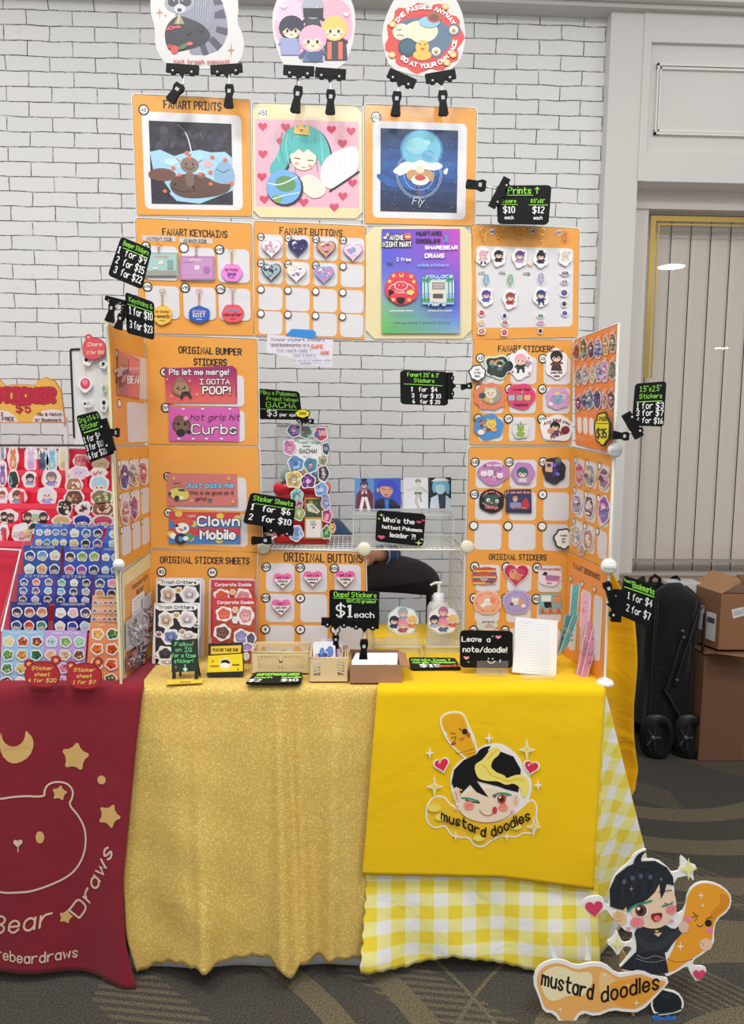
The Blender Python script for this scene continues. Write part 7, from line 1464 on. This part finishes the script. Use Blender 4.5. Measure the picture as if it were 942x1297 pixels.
# red liner seen behind the clear riser
# ------------------------------------------------------------------ prints on the cloths
def clothlogo(Z,Y0,fn,z_ref,name,draw,parent):
    fr=Fr((0,Y0-.01,.4)); g=GZ(fr,Z); g.disp=lambda u,v:(Y0-.01)-fn(u,.4+v)+.0022
    draw(g); o=g.build(name,'cloth',None); 
    o.parent=parent; o.matrix_local=parent.matrix_world.inverted()@fr.mat() if False else Matrix.Translation(-parent.location)@fr.mat(); return o
def fine(p,closed=False,step=9):
    o=[]; n=len(p)
    for i in range(n if closed else n-1):
        a=p[i];b_=p[(i+1)%n]; k=max(1,int(math.dist(a,b_)/step))
        for j in range(k): o.append((a[0]+(b_[0]-a[0])*j/k,a[1]+(b_[1]-a[1])*j/k))
    if not closed: o.append(p[-1])
    return o
CR='cfb8a0';TN='c9a468'
def rl(n,fn):
    def dr(g): g.w=.0006; fn(g)
    clothlogo('W',REDY,red_f,0,n,dr,red)
BF=[(90,518),(188,531),(186,505),(200,478),(235,467),(280,472),(308,500),(305,535),(288,563),(335,610),(365,670),(362,760),(320,840),(250,885),(150,912),(83,913)]
rl('bear_outline',lambda g:g.line(fine(chaikin(BF+[(166-x,y+4) for x,y in BF[::-1][1:-1]],True),True),8,CR,closed=True))
for x,y,a,b_,rot in ((316,362,62,38,8),(466,600,52,30,22),(250,515,34,20,10),(280,1030,30,18,15)): rl('star',lambda g:g.poly(chaikin(starp(x,y,a*1.08,b_,5,-90+rot),True,1),TN))
rl('dot',lambda g:g.ell(430,455,18,18,TN)); rl('eye',lambda g:g.ell(172,695,17,25,TN,rot=-8)); rl('eye',lambda g:g.ell(-6,697,14,25,TN)); rl('nose',lambda g:(g.heart(85,712,20,CR),g.line([(86,725),(87,748)],4,CR)))
rl('moon',lambda g:g.poly(chaikin([(6,250),(0,300),(10,350),(45,385),(85,385),(125,360),(142,315),(135,280),(118,262),(106,250),(104,285),(88,308),(60,318),(30,308),(12,285)],True,1),TN))
rl('lettering',lambda g:g.text('Bear',75,1085,72,CR,8.5,path=lambda t,py:(-25+245*t+py*.1,1088-30*t-py)))
rl('lettering',lambda g:g.text('Draws',400,900,60,CR,8.5,path=lambda t,py:(335+150*t**.8-py*.72,1035-(290)*t-py*.55)))
rl('lettering',lambda g:g.text('sharebeardraws',150,1180,40,CR,6,path=lambda t,py:(-90+420*t,1168+35*math.sin(t*2.2)-py)))
mus_obj=[o for o in bpy.data.objects if o.get('label','').startswith('mustard yellow cloth')][0]
def muslogo(g):
    g.w=.0006; W_='e6e2e0';YE='e2b62c';YL='ecd46c'
    def oc(p,w_=14,c=YE,it=2): q=chaikin(p,True,it); g.line(fine(q,True,14),w_,W_,closed=True); g.poly(q,c)
    oc([(170,605),(205,550),(265,545),(300,600),(420,640),(560,640),(700,590),(742,560),(765,600),(755,650),(770,700),(740,740),(690,730),(650,760),(590,745),(520,770),(470,812),(425,800),(400,755),(330,760),(300,740),(270,690),(215,712),(175,680)],16)
    oc([(305,460),(318,400),(370,350),(450,300),(500,272),(580,268),(660,330),(700,410),(735,470),(720,560),(660,620),(560,675),(440,670),(350,610),(318,540)],18,'e8dcd4')
    oc([(245,150),(265,110),(330,95),(375,110),(395,170),(430,240),(450,365),(430,372),(360,320),(290,250)],16)
    g.poly(chaikin([(252,155),(270,118),(330,103),(368,116),(386,172),(420,245),(444,362),(432,364),(368,314),(298,245)],True),'dba11e')
    g.line([(330,318),(432,290)],2.5,'5c4420'); g.line([(375,322),(440,308)],2,'5c4420')
    for a in (((303,205),(328,212)),((305,232),(330,226),(322,250)),((350,182),(360,192))): g.line(list(a),4,'3c2c20')
    g.ell(378,198,15,15,'2c2420'); g.ell(317,262,14,9,'a84c3c',rot=-20); g.ell(398,215,10,13,'a84c3c'); g.line(chaikin([(345,235),(360,245),(375,228)]),3,'a84030'); g.ell(366,234,7,7,'d0605c')
    g.ell(492,590,152,92,'e9cdb4',n=36); g.line(fine(ellp(492,590,152,92,30,0,20,160)),2.5,'7c4a3a'); g.ell(332,538,20,34,'e2bfa6'); g.ell(650,562,18,32,'e2bfa6'); g.line(chaikin([(322,520),(334,530),(330,560)]),3,'8c5a48'); g.line(chaikin([(655,545),(648,560),(652,580)]),3,'8c5a48')
    hair=[(305,470),(320,400),(370,350),(440,318),(480,290),(520,272),(500,300),(560,300),(640,330),(680,400),(672,470),(665,520),(600,505),(560,490),(520,480),(440,460),(505,548),(440,520),(405,480),(385,500),(350,535),(350,500),(330,490),(318,500)]
    g.poly(hair,'18171a'); g.poly(chaikin([(438,330),(450,300),(480,280),(520,272),(480,300),(460,325)],True),'18171a')
    g.poly(chaikin([(430,372),(470,350),(495,320),(520,285),(555,276),(572,300),(560,325),(530,345),(515,385),(540,410),(590,425),(600,450),(650,425),(700,430),(725,470),(718,530),(690,560),(680,500),(640,470),(600,485),(555,460),(500,462),(450,450),(432,410)],True),YL)
    g.line(fine(chaikin([(470,370),(500,400),(520,435),(570,445),(610,465),(660,445),(695,460)])),7,YE); g.line(fine(chaikin([(500,345),(540,300),(560,295)])),6,YE)
    g.poly(chaikin([(525,380),(550,345),(600,335),(650,355),(672,400),(650,430),(610,440),(580,425),(540,412)],True),'18171a')
    g.line(chaikin([(360,550),(400,552),(450,568)]),9,'2f8c6a'); g.line(chaikin([(380,560),(420,572),(455,575)]),6,'18171a'); g.line(chaikin([(528,538),(560,524),(600,526),(625,535)]),10,'2f8c6a'); g.line(chaikin([(532,546),(570,532),(605,540)]),5,'18171a')
    g.ell(572,555,30,26,'f2ece8'); g.ell(574,555,25,26,'a04a2c'); g.ell(574,556,13,15,'4a1c14'); g.ell(566,546,6,6,W_)
    g.ell(398,590,28,24,'e88c7c'); g.ell(582,600,26,20,'e88c7c')
    for x in (388,398,408,572,582,592): g.line([(x+3,582),(x-3,600)],2.5,'c84c48',up=False)
    g.w+=DZ; g.line(fine(chaikin([(455,615),(475,640),(510,645),(535,625)])),3.5,'7c3a30'); g.ell(537,614,13,19,'c83a40'); g.ell(356,507,6,6,'d8a82c'); g.ell(352,525,4,4,'d8a82c')
    for x,y,s_,r in ((252,372,40,-15),(735,385,40,12)): g.heart(x,y,s_+9,W_,r); g.heart(x,y,s_,'d0304c',r); g.ell(x-12,y-12,6,8,'f0a0ac',rot=30)
    for x,y in ((325,606),(633,620)): g.heart(x,y,12,'e0a8b8')
    for x,y,r,c in ((212,488,48,'e0cf58'),(712,292,48,'e0cf58'),(188,310,26,W_),(508,230,26,W_),(770,480,26,W_),(745,700,44,'dcc058'),(325,748,24,'e8dca0'),(600,752,20,'e8dca0')): g.spark(x,y,r,W_,.28,ry=r*1.25); g.spark(x,y,r*.7,c,.25,ry=r*.88)
    for (x,y,rx,ry) in ((210,600,36,22),(240,650,26,18),(650,700,30,16),(450,760,30,18)): g.ell(x,y,rx,ry,'ecd060',up=False)
    g.w+=DZ
    g.text('mustard',365,700,50,INK,8.5,path=lambda t,py:(248+235*t+py*.08,660+92*t-py*.98+4*math.sin(t*9)))
    g.text('doodles',625,690,50,INK,8.5,path=lambda t,py:(522+205*t-py*.2,752-92*t-py*.98))
clothlogo('X',MUSY,mus_f,0,'logo_print',muslogo,mus_obj)
# ------------------------------------------------------------------ standee on the floor
pf=hit(800,1288,V((0,0,0)),Z3); f=FL((0,pf.y,0),3,0); f=f.at(*zpx('Y',420,780))
t=thing('cardboard_standee','painted cardboard standee of a cartoon person hugging a mustard bottle, lettered mustard doodles','standee',f)
WB='e9e8ea'
g=GZ(f,'Y')
base=[(45,640),(60,580),(110,548),(170,542),(230,572),(290,555),(350,560),(400,605),(440,600),(500,585),(560,615),(630,625),(575,690),(500,765),(440,765),(380,755),(310,785),(250,765),(215,822),(165,822),(135,770),(90,765),(70,700)]
figo=[(405,585),(440,545),(468,505),(455,490),(425,492),(405,535),(385,500),(355,475),(385,455),(400,420),(415,455),(430,478),(465,470),(470,430),(440,428),(410,400),(378,365),(355,330),(330,350),(300,370),(262,330),(255,298),(290,280),(340,278),(350,312),(372,318),(370,240),(400,180),(460,130),(470,105),(500,85),(532,78),(505,100),(500,125),(570,122),(620,160),(632,180),(670,170),(668,105),(690,120),(705,140),(742,152),(720,175),(728,220),(705,190),(640,205),(645,290),(650,360),(690,335),(700,260),(740,220),(800,218),(860,245),(888,285),(875,340),(820,380),(810,430),(812,480),(770,520),(725,545),(720,575),(775,575),(780,600),(740,648),(708,600),(700,570),(650,600),(610,620),(600,600),(555,600),(480,610)]
g.slab(chaikin(figo,True,1),WB,.005,'d8d8d6'); g.w=.0025; g.slab(chaikin(base,True,1),WB,.005,'d8d8d6')
boot=[(540,730),(570,665),(600,670),(660,685),(685,720),(680,760),(640,775),(560,785)]
g.w=.001; g.slab(chaikin(boot,True,1),WB,.004,'d8d8d6')
g.build('board','matte',t)
g=GZ(f,'Y',w=.0053)
# bottle
g.poly(chaikin([(700,265),(740,226),(800,224),(855,250),(882,285),(870,335),(815,375),(805,430),(800,480),(760,515),(700,555),(615,612),(605,560),(640,500),(660,430),(690,340)],True),'e29a2c')
g.poly(chaikin([(830,260),(882,285),(865,330),(815,365),(800,420),(780,400),(800,340),(840,310)],True),'cf8524'); g.line(chaikin([(612,545),(660,560),(720,545)]),3,'a86a20')
for a in (((722,345),(735,362)),((718,368),(742,360),(732,382)),((778,375),(800,365))): g.line(list(a),4,'5c3420')
g.ell(786,392,15,15,'2c2420'); g.ell(700,374,14,12,'e87cb0'); g.ell(792,422,14,12,'e87cb0'); g.line(chaikin([(738,398),(750,410),(765,398)]),3.5,'6c3420'); g.ell(775,482,28,26,'e6bfa0'); g.line([(755,470),(768,492)],2,'9c6c50')
for x,y,r in ((755,275,14),(762,318,10),(668,490,18)): g.spark(x,y,r,'f4e6c8',.25,ry=r*1.2)
# body
g.poly(chaikin([(470,420),(520,405),(600,395),(640,420),(665,400),(680,430),(640,470),(605,525),(480,525),(485,480)],True,1),'2b2e34'); g.poly(chaikin([(480,430),(530,480),(580,470),(660,410),(680,435),(600,500),(530,515),(490,480)],True,1),'33373e')
g.poly([(478,515),(600,505),(618,600),(560,608),(500,602),(412,582)],'24272e'); g.poly([(440,590),(520,600),(510,612),(430,610)],'e6bfa0')
for i in range(6): g.line([(485+i*20,530),(470+i*25,590)],1.6,'3c414a',up=False)
g.w+=DZ; g.line(chaikin([(485,525),(520,545),(560,525),(600,540)]),2.5,'8c9098'); g.line(chaikin([(480,540),(540,560),(605,545)]),2,'8c9098')
g.ell(682,408,22,24,'d8b8a4'); g.ring(684,398,10,3,'c8c8cc'); g.poly([(555,435),(590,430),(575,448)],'e6bfa0'); g.ell(568,425,8,5,'c8b43c')
# head
g.ell(552,310,98,104,'e9c6ac',n=30); g.poly(chaikin([(385,340),(385,365),(410,400),(440,395),(440,345)],True,1),'e2b898'); g.ell(412,365,14,20,'d8a888')
for x,y in ((402,345),(398,362),(408,380),(430,332)): g.ell(x,y,6,6,'d8a82c',up=False)
g.w+=DZ
hair=[(372,320),(368,250),(395,190),(445,150),(500,130),(560,128),(610,155),(636,195),(640,232),(610,225),(600,262),(585,290),(578,225),(560,260),(530,290),(480,320),(455,335),(445,345),(440,320),(425,335),(400,330)]
g.poly(hair,'23272f'); g.poly(chaikin([(468,160),(470,125),(492,95),(530,82),(505,105),(500,135),(520,150)],True),'23272f'); g.line(fine(chaikin([(470,150),(500,170),(545,158)])),3,'11141a')
for i in range(8): g.line(chaikin([(430+i*20,160+abs(i-3)*4),(405+i*22,230),(400+i*22,300-i*6)]),1.8,'3c4350' if i%2 else '15181e',up=False)
g.w+=DZ
for x,y in ((430,215),(465,200),(500,192),(540,195)): g.ell(x,y,9,11,'4c5766')
for x,y,r in ((460,245,10),(585,205,8)): g.spark(x,y,r,'7c98a8',.2,ry=r*1.6)
g.line(fine(chaikin([(445,340),(475,312),(515,305),(545,295)])),9,'2f8c6a'); g.line([(590,318),(630,308)],7,'2f8c6a'); g.line(chaikin([(600,305),(620,312),(635,300)]),5,'2f8c6a'); g.ell(502,338,30,28,'f2ece8'); g.ell(500,336,25,26,'6c3c34'); g.ell(498,338,12,14,'2c1a18'); g.ell(490,328,7,7,WB)
g.line([(472,308),(445,300)],4,'23272f'); g.line([(575,258),(630,250)],3.5,'23272f')
g.ell(485,385,28,22,'e8858c'); g.ell(628,330,22,20,'e8858c'); 
for x in (475,487,620,632): g.line([(x+3,372 if x<500 else 320),(x-3,396 if x<500 else 340)],2.2,'d05460',up=False)
g.w+=DZ; g.poly(chaikin([(540,350),(570,345),(592,345),(585,375),(560,385),(545,370)],True),'7c2430'); g.ell(568,368,14,12,'e86c78')
# hearts and sparkles
g.heart(303,325,40,'c83c60',-5); g.heart(745,605,28,'d04468'); g.heart(448,412,11,'d890a8'); g.heart(630,380,9,'d890a8')
g.spark(700,160,38,'f0dc8c',.3,ry=50); g.spark(402,475,30,'f0dc8c',.28,ry=44)
g.build('painted_figure','matte',t)
g=GZ(f,'Y',w=.0078)
g.poly(chaikin([(58,640),(70,590),(112,562),(165,556),(230,588),(290,570),(345,575),(400,618),(440,614),(500,600),(560,628),(618,632),(568,684),(495,752),(440,752),(380,742),(310,772),(245,750),(210,808),(172,808),(142,758),(95,752),(80,700)],True),'e0a860')
g.poly(chaikin([(75,640),(85,600),(120,575),(170,570),(230,602),(290,590),(300,640),(260,700),(200,690),(140,720),(100,710)],True),'ecd8b0'); g.poly(chaikin([(320,600),(345,590),(400,630),(430,690),(380,720),(330,700)],True),'e8bf84')
g.poly(chaikin([(360,640),(420,632),(500,615),(600,635),(560,684),(490,745),(440,745),(390,735)],True),'e09a38')
g.text('mustard',190,690,62,INK,9,path=lambda t,py:(82+212*t+py*.12,648+62*t-py)); g.text('doodles',450,690,62,INK,9,path=lambda t,py:(335+240*t,722-58*t-py))
for x,y,r in ((160,602,14),(348,608,12),(160,752,12),(480,725,14),(445,650,10)): g.spark(x,y,r,'f4ecd8',.22,ry=r*1.3)
g.build('name_banner','matte',t)
g=GZ(f,'Y',w=.0053); g.poly(chaikin([(548,730),(572,672),(600,676),(655,690),(676,722),(672,755),(638,766),(565,776)],True,1),'1c2026')
for i in range(4): g.line(chaikin([(575+i*9,690+i*4),(598+i*8,700+i*5),(600+i*10,690)]),2.4,'39404a',up=False)
g.w+=DZ; g.line([(565,776),(640,766),(674,752)],6,'33383f'); g.build('painted_boot','matte',t)
for q in ([(545,785),(560,775),(600,790),(612,770),(625,785),(645,778),(648,805),(570,812)],[(135,815),(170,805),(220,812),(222,835),(132,835)]):
    g=GZ(f,'Y',w=.009); g.slab(q,'2470c8',.002); g.build('blue_tape','semi',t)
for (p_,q_) in (((112,472),(146,552)),((272,462),(280,552))):
    g=GZ(f,'Y',w=-.004); g.slab([p_,(p_[0]+6,p_[1]+2),(q_[0]+16,q_[1]+8),(q_[0]-10,q_[1]+4)],'dcdcd8',.002); g.build('paper_spike','matte',t)
g=G(); g.box(.03,.034,.002,.09,-.012,.10,'b09474'); g.build('rear_support','card',t)
# ------------------------------------------------------------------ wagon and boxes
WGY=3.0; a=hx_(812,925,WGY); b_=hx_(884,925,WGY); f=Fr(((a.x+b_.x)/2,WGY,0)); W2=(b_.x-a.x)/2; top=hx_(850,745,WGY).z
t=thing('folded_wagon','black folded collapsible wagon standing beside the cardboard boxes','wagon',f)
def Pw(u,v):
    th_=2*math.pi*u; z=.10+(top-.10)*v; k=1+.05*math.sin(5*th_+v*4)+.04*math.sin(9*th_-v*9); w1=W2*(.86+.16*v**3)*k; d1=.14*k
    c=.62; x=w1*math.copysign(abs(math.cos(th_))**c,math.cos(th_)); y=d1*math.copysign(abs(math.sin(th_))**c,math.sin(th_))
    s_=1 if v<.9 else 1-.35*((v-.9)/.1)**2
    return (x*s_+f.O.x,y*s_+f.O.y+.12,z+.02*math.sin(th_*3)*(v**4))
grid('fabric_body','black_canvas',Pw,64,40,None,None,lambda u,v,p:(u*1.0,v*.7),tuple(f.O),.003,t)
g=G(); g.box(-W2*.6,W2*.6,.04,.2,top-.05,top-.012,'0e0e10',.02); g.build('folded_top','cloth',t)
g=G(); l=hx_(838,742,WGY)-f.O; g.tube([(l.x-.025,.06,top-.05),(l.x-.028,.05,top+.03),(l.x-.01,.05,top+.045),(l.x+.012,.05,top+.03),(l.x+.012,.06,top-.05)],.008,'0f0f11',8); g.build('handle','matte',t)
g=G()
for (x0,z0,x1,z1) in ((-W2*.8,.12,-W2*.8,top-.05),(W2*.72,top-.06,-W2*.05,.32),(W2*.15,top-.2,-W2*.3,.3),(-W2*.4,.3,W2*.5,.12),(W2*.85,.12,W2*.85,top-.1)): g.tube([(x0,-.03,z0),(x1,-.035,z1)],.007,'1a1a1d',8)
for (x,z) in ((W2*.7,top-.07),(W2*.15,top-.2),(0,.34),(W2*.1,.55),(W2*.35,.14)): vb,fb=ball((x,-.04,z),.009,8,6); g.raw(vb,fb,'3a3a3e',True)
g.build('folding_frame','gloss',t)
for (x,y) in ((-W2*.62,-.045),(W2*.5,-.045),(-W2*.62,.24),(W2*.5,.24)):
    g=G(); R_=.098; vs=[];n=28
    prof=[(.62,-.022),(.84,-.026),(.97,-.02),(1.0,-.008),(1,.008),(.97,.02),(.84,.026),(.62,.022)]
    for r_,w__ in prof:
        for k in range(n): a_=2*math.pi*k/n; tr_=1+.018*(k%2)*(r_>.9); vs.append((x+R_*r_*tr_*math.cos(a_)*.55+w__*.83,y+w__*-.55+R_*r_*math.cos(a_)*.83*-1*0+R_*r_*math.cos(a_)*.0,R_+R_*r_*tr_*math.sin(a_)))
    g.raw(vs,[[i*n+k,i*n+(k+1)%n,(i+1)*n+(k+1)%n,(i+1)*n+k] for i in range(7) for k in range(n)],'101012',True)
    o=g.build('wheel','semi',t)
    h_=G(); cc=[]
    for k in range(n): a_=2*math.pi*k/n; cc.append((x+R_*.62*math.cos(a_)*.55-.018,y-.012,R_+R_*.62*math.sin(a_)))
    h_.raw(cc,[list(range(n))],'1c1c1f'); 
    for k in range(5): a_=k*1.257; h_.tube([(x-.02,y-.016,R_),(x-.02+R_*.55*math.cos(a_)*.55,y-.016,R_+R_*.55*math.sin(a_))],.006,'2a2a2e',6)
    h_.raw(*ball((x-.022,y-.018,R_),.014,8,6),'34343a',True); hb_=h_.build('hub','gloss'); hb_.parent=o
def carton(label,x0,x1,yt,yb,Y,d,c,flaps=True,grp='brown cardboard boxes by the window',z0=None,dr=None,right=None):
    a=hx_(x0,yb,Y); top_=hx_(x0,yt,Y).z; xb=right if right else hx_(x1,yb,Y).x; zb_=z0 if z0 is not None else a.z
    f=Fr(((a.x+xb)/2,Y,zb_)); w2=(xb-a.x)/2; h=top_-zb_; t=thing('cardboard_box',label,'box',f,grp)
    g=G(); e=.004
    for q in ((-w2,w2,0,e,0,h),(-w2,w2,d-e,d,0,h),(-w2,-w2+e,e,d-e,0,h),(w2-e,w2,e,d-e,0,h),(-w2+e,w2-e,e,d-e,0,e)): g.box(*q,c)
    if not flaps: g.box(-w2,w2,0,d,h-e,h,c)
    g.build('carton_body','card',t)
    return f,w2,h,t
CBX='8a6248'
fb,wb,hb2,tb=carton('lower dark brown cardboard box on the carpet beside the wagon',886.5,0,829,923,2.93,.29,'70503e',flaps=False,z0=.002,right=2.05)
g=G(); g.box(-wb*.35,-wb*.2,-.001,.0,.0,hb2,'7a5846'); g.build('tape','gloss',tb)
for (q0,q1,dx,dz) in ((-wb,-wb+.16,-.0,.035),(-wb+.2,-wb+.42,.02,.02)):
    g=G(); g.raw([(q0,0,hb2),(q1,0,hb2+.001),(q1+dx,-.10,hb2+dz*.3),(q0+dx,-.10,hb2+dz),(q0,0,hb2+.004),(q1,0,hb2+.005),(q1+dx,-.10,hb2+dz*.3+.004),(q0+dx,-.10,hb2+dz+.004)],[[0,1,2,3],[4,7,6,5],[2,6,7,3],[0,3,7,4],[1,5,6,2]],'8c6850'); g.build('flap','card',tb)
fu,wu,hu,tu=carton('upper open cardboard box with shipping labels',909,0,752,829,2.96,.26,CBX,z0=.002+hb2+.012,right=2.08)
x_e=hx_(882,800,3.05).x-fu.O.x
g=G(); 
# left side seen obliquely, with labels
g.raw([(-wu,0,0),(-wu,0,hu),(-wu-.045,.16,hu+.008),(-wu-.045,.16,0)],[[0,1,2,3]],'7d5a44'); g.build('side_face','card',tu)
def lab2(u0,u1,z0,z1,nm,full):
    P=lambda u,z:(-wu-.045*u-.002,.16*u-.002,z); g=G(); g.raw([P(u0,z0),P(u1,z0),P(u1,z1),P(u0,z1)],[[0,1,2,3]],'cfcfd0')
    if full:
        for i in range(12): uu=u0+(u1-u0)*(.15+.06*i); g.raw([P(uu,z0+(z1-z0)*.62),P(uu+.012+.01*(i%3),z0+(z1-z0)*.62),P(uu+.012+.01*(i%3),z0+(z1-z0)*.82),P(uu,z0+(z1-z0)*.82)],[[3,2,1,0]],'38383a')
        for p in g.v[4:]: pass
        g.v=g.v[:4]+[(a-.0004,b_-.0006,c) for a,b_,c in g.v[4:]]
    g.build(nm,'matte',tu)
lab2(.12,.45,hu*.12,hu*.62,'shipping_label',True); lab2(.55,.95,hu*.25,hu*.7,'shipping_label',False)
f1=FY(2.958); g=GZ(f1,'U'); tt=[(815,428),(885,410),(889,462),(825,480)]; g=G(f1.at(*zpx('U',850,445))); o=ZT_['U']; g.setT(o[0],o[1],0,1/o[2]); g.slab(tt,'cfcfd0',.0006); 
for i in range(3): g.line([(828,440+i*11),(880,428+i*11)],3.4,'3a3a3c' if i==1 else '77777a')
g.build('paper_label','matte',None,'white paper label on the front of the upper box','label')
g=G(); e=.004
for q in ([(-wu,0,hu),(-wu-.045,.16,hu+.008),(-wu+.06,.2,hu+.065),(-wu+.11,.03,hu+.05)],[(-wu+.12,0,hu),(wu,0,hu),(wu,-.09,hu+.075),(-wu+.05,-.02,hu+.085)]):
    n=4; g.raw(q+[(x,y+.004,z-.003) for x,y,z in q],[[0,1,2,3],[7,6,5,4]]+[[i,(i+1)%4,4+(i+1)%4,4+i] for i in range(4)],'9a7456'); 
g.build('flap','card',tu)
a=hx_(850,738,3.1); zt2=a.z; f=Fr((a.x+.06,3.1,0)); g=G(f); g.box(-.07,.075,0,.09,0,zt2,'b9bbbd',.004); g.build('white_carton','semi',None,'tall white carton behind the wagon','box')
# ------------------------------------------------------------------ light
w=bpy.data.worlds.new('world'); SC.world=w; w.use_nodes=True
w.node_tree.nodes['Background'].inputs[0].default_value=(1,.985,.96,1); w.node_tree.nodes['Background'].inputs[1].default_value=.56
def lamp(x,y,z,sx_,sy_,e,c=(1,.98,.95)):
    l=bpy.data.lights.new('ceiling_lamp','AREA'); l.shape='RECTANGLE'; l.size=sx_; l.size_y=sy_; l.energy=e; l.color=c
    o=bpy.data.objects.new('ceiling_lamp',l); COL.objects.link(o); o.location=(x,y,z); return o
lamp(-.8,.6,3.6,.7,.7,42); lamp(1.1,.3,3.6,.7,.7,42); lamp(.1,-1.2,3.6,1.2,.8,50); lamp(2.3,1.6,3.6,.5,.5,8); lamp(-2.2,1.6,3.6,.6,.6,14)
vs=SC.view_settings; SC.display_settings.display_device='sRGB'; vs.view_transform='Standard'; vs.look='None'; vs.exposure=0; vs.gamma=1; vs.use_curve_mapping=False

for (x,y) in ((850,338),(914,441)):     # two round downlights far behind the camera, mirrored in the window
    q=hit(x,y,V((0,3.34,0)),V((0,-1,0))); d=q-CAM; k=(3.6-q.z)/d.z
    l=bpy.data.lights.new('ceiling_downlight','AREA'); l.shape='DISK'; l.size=.34; l.energy=16; o=bpy.data.objects.new('ceiling_downlight',l); COL.objects.link(o); o.location=(q.x+d.x*k,q.y-d.y*k,3.6)

SC.cycles.transparent_max_bounces=48
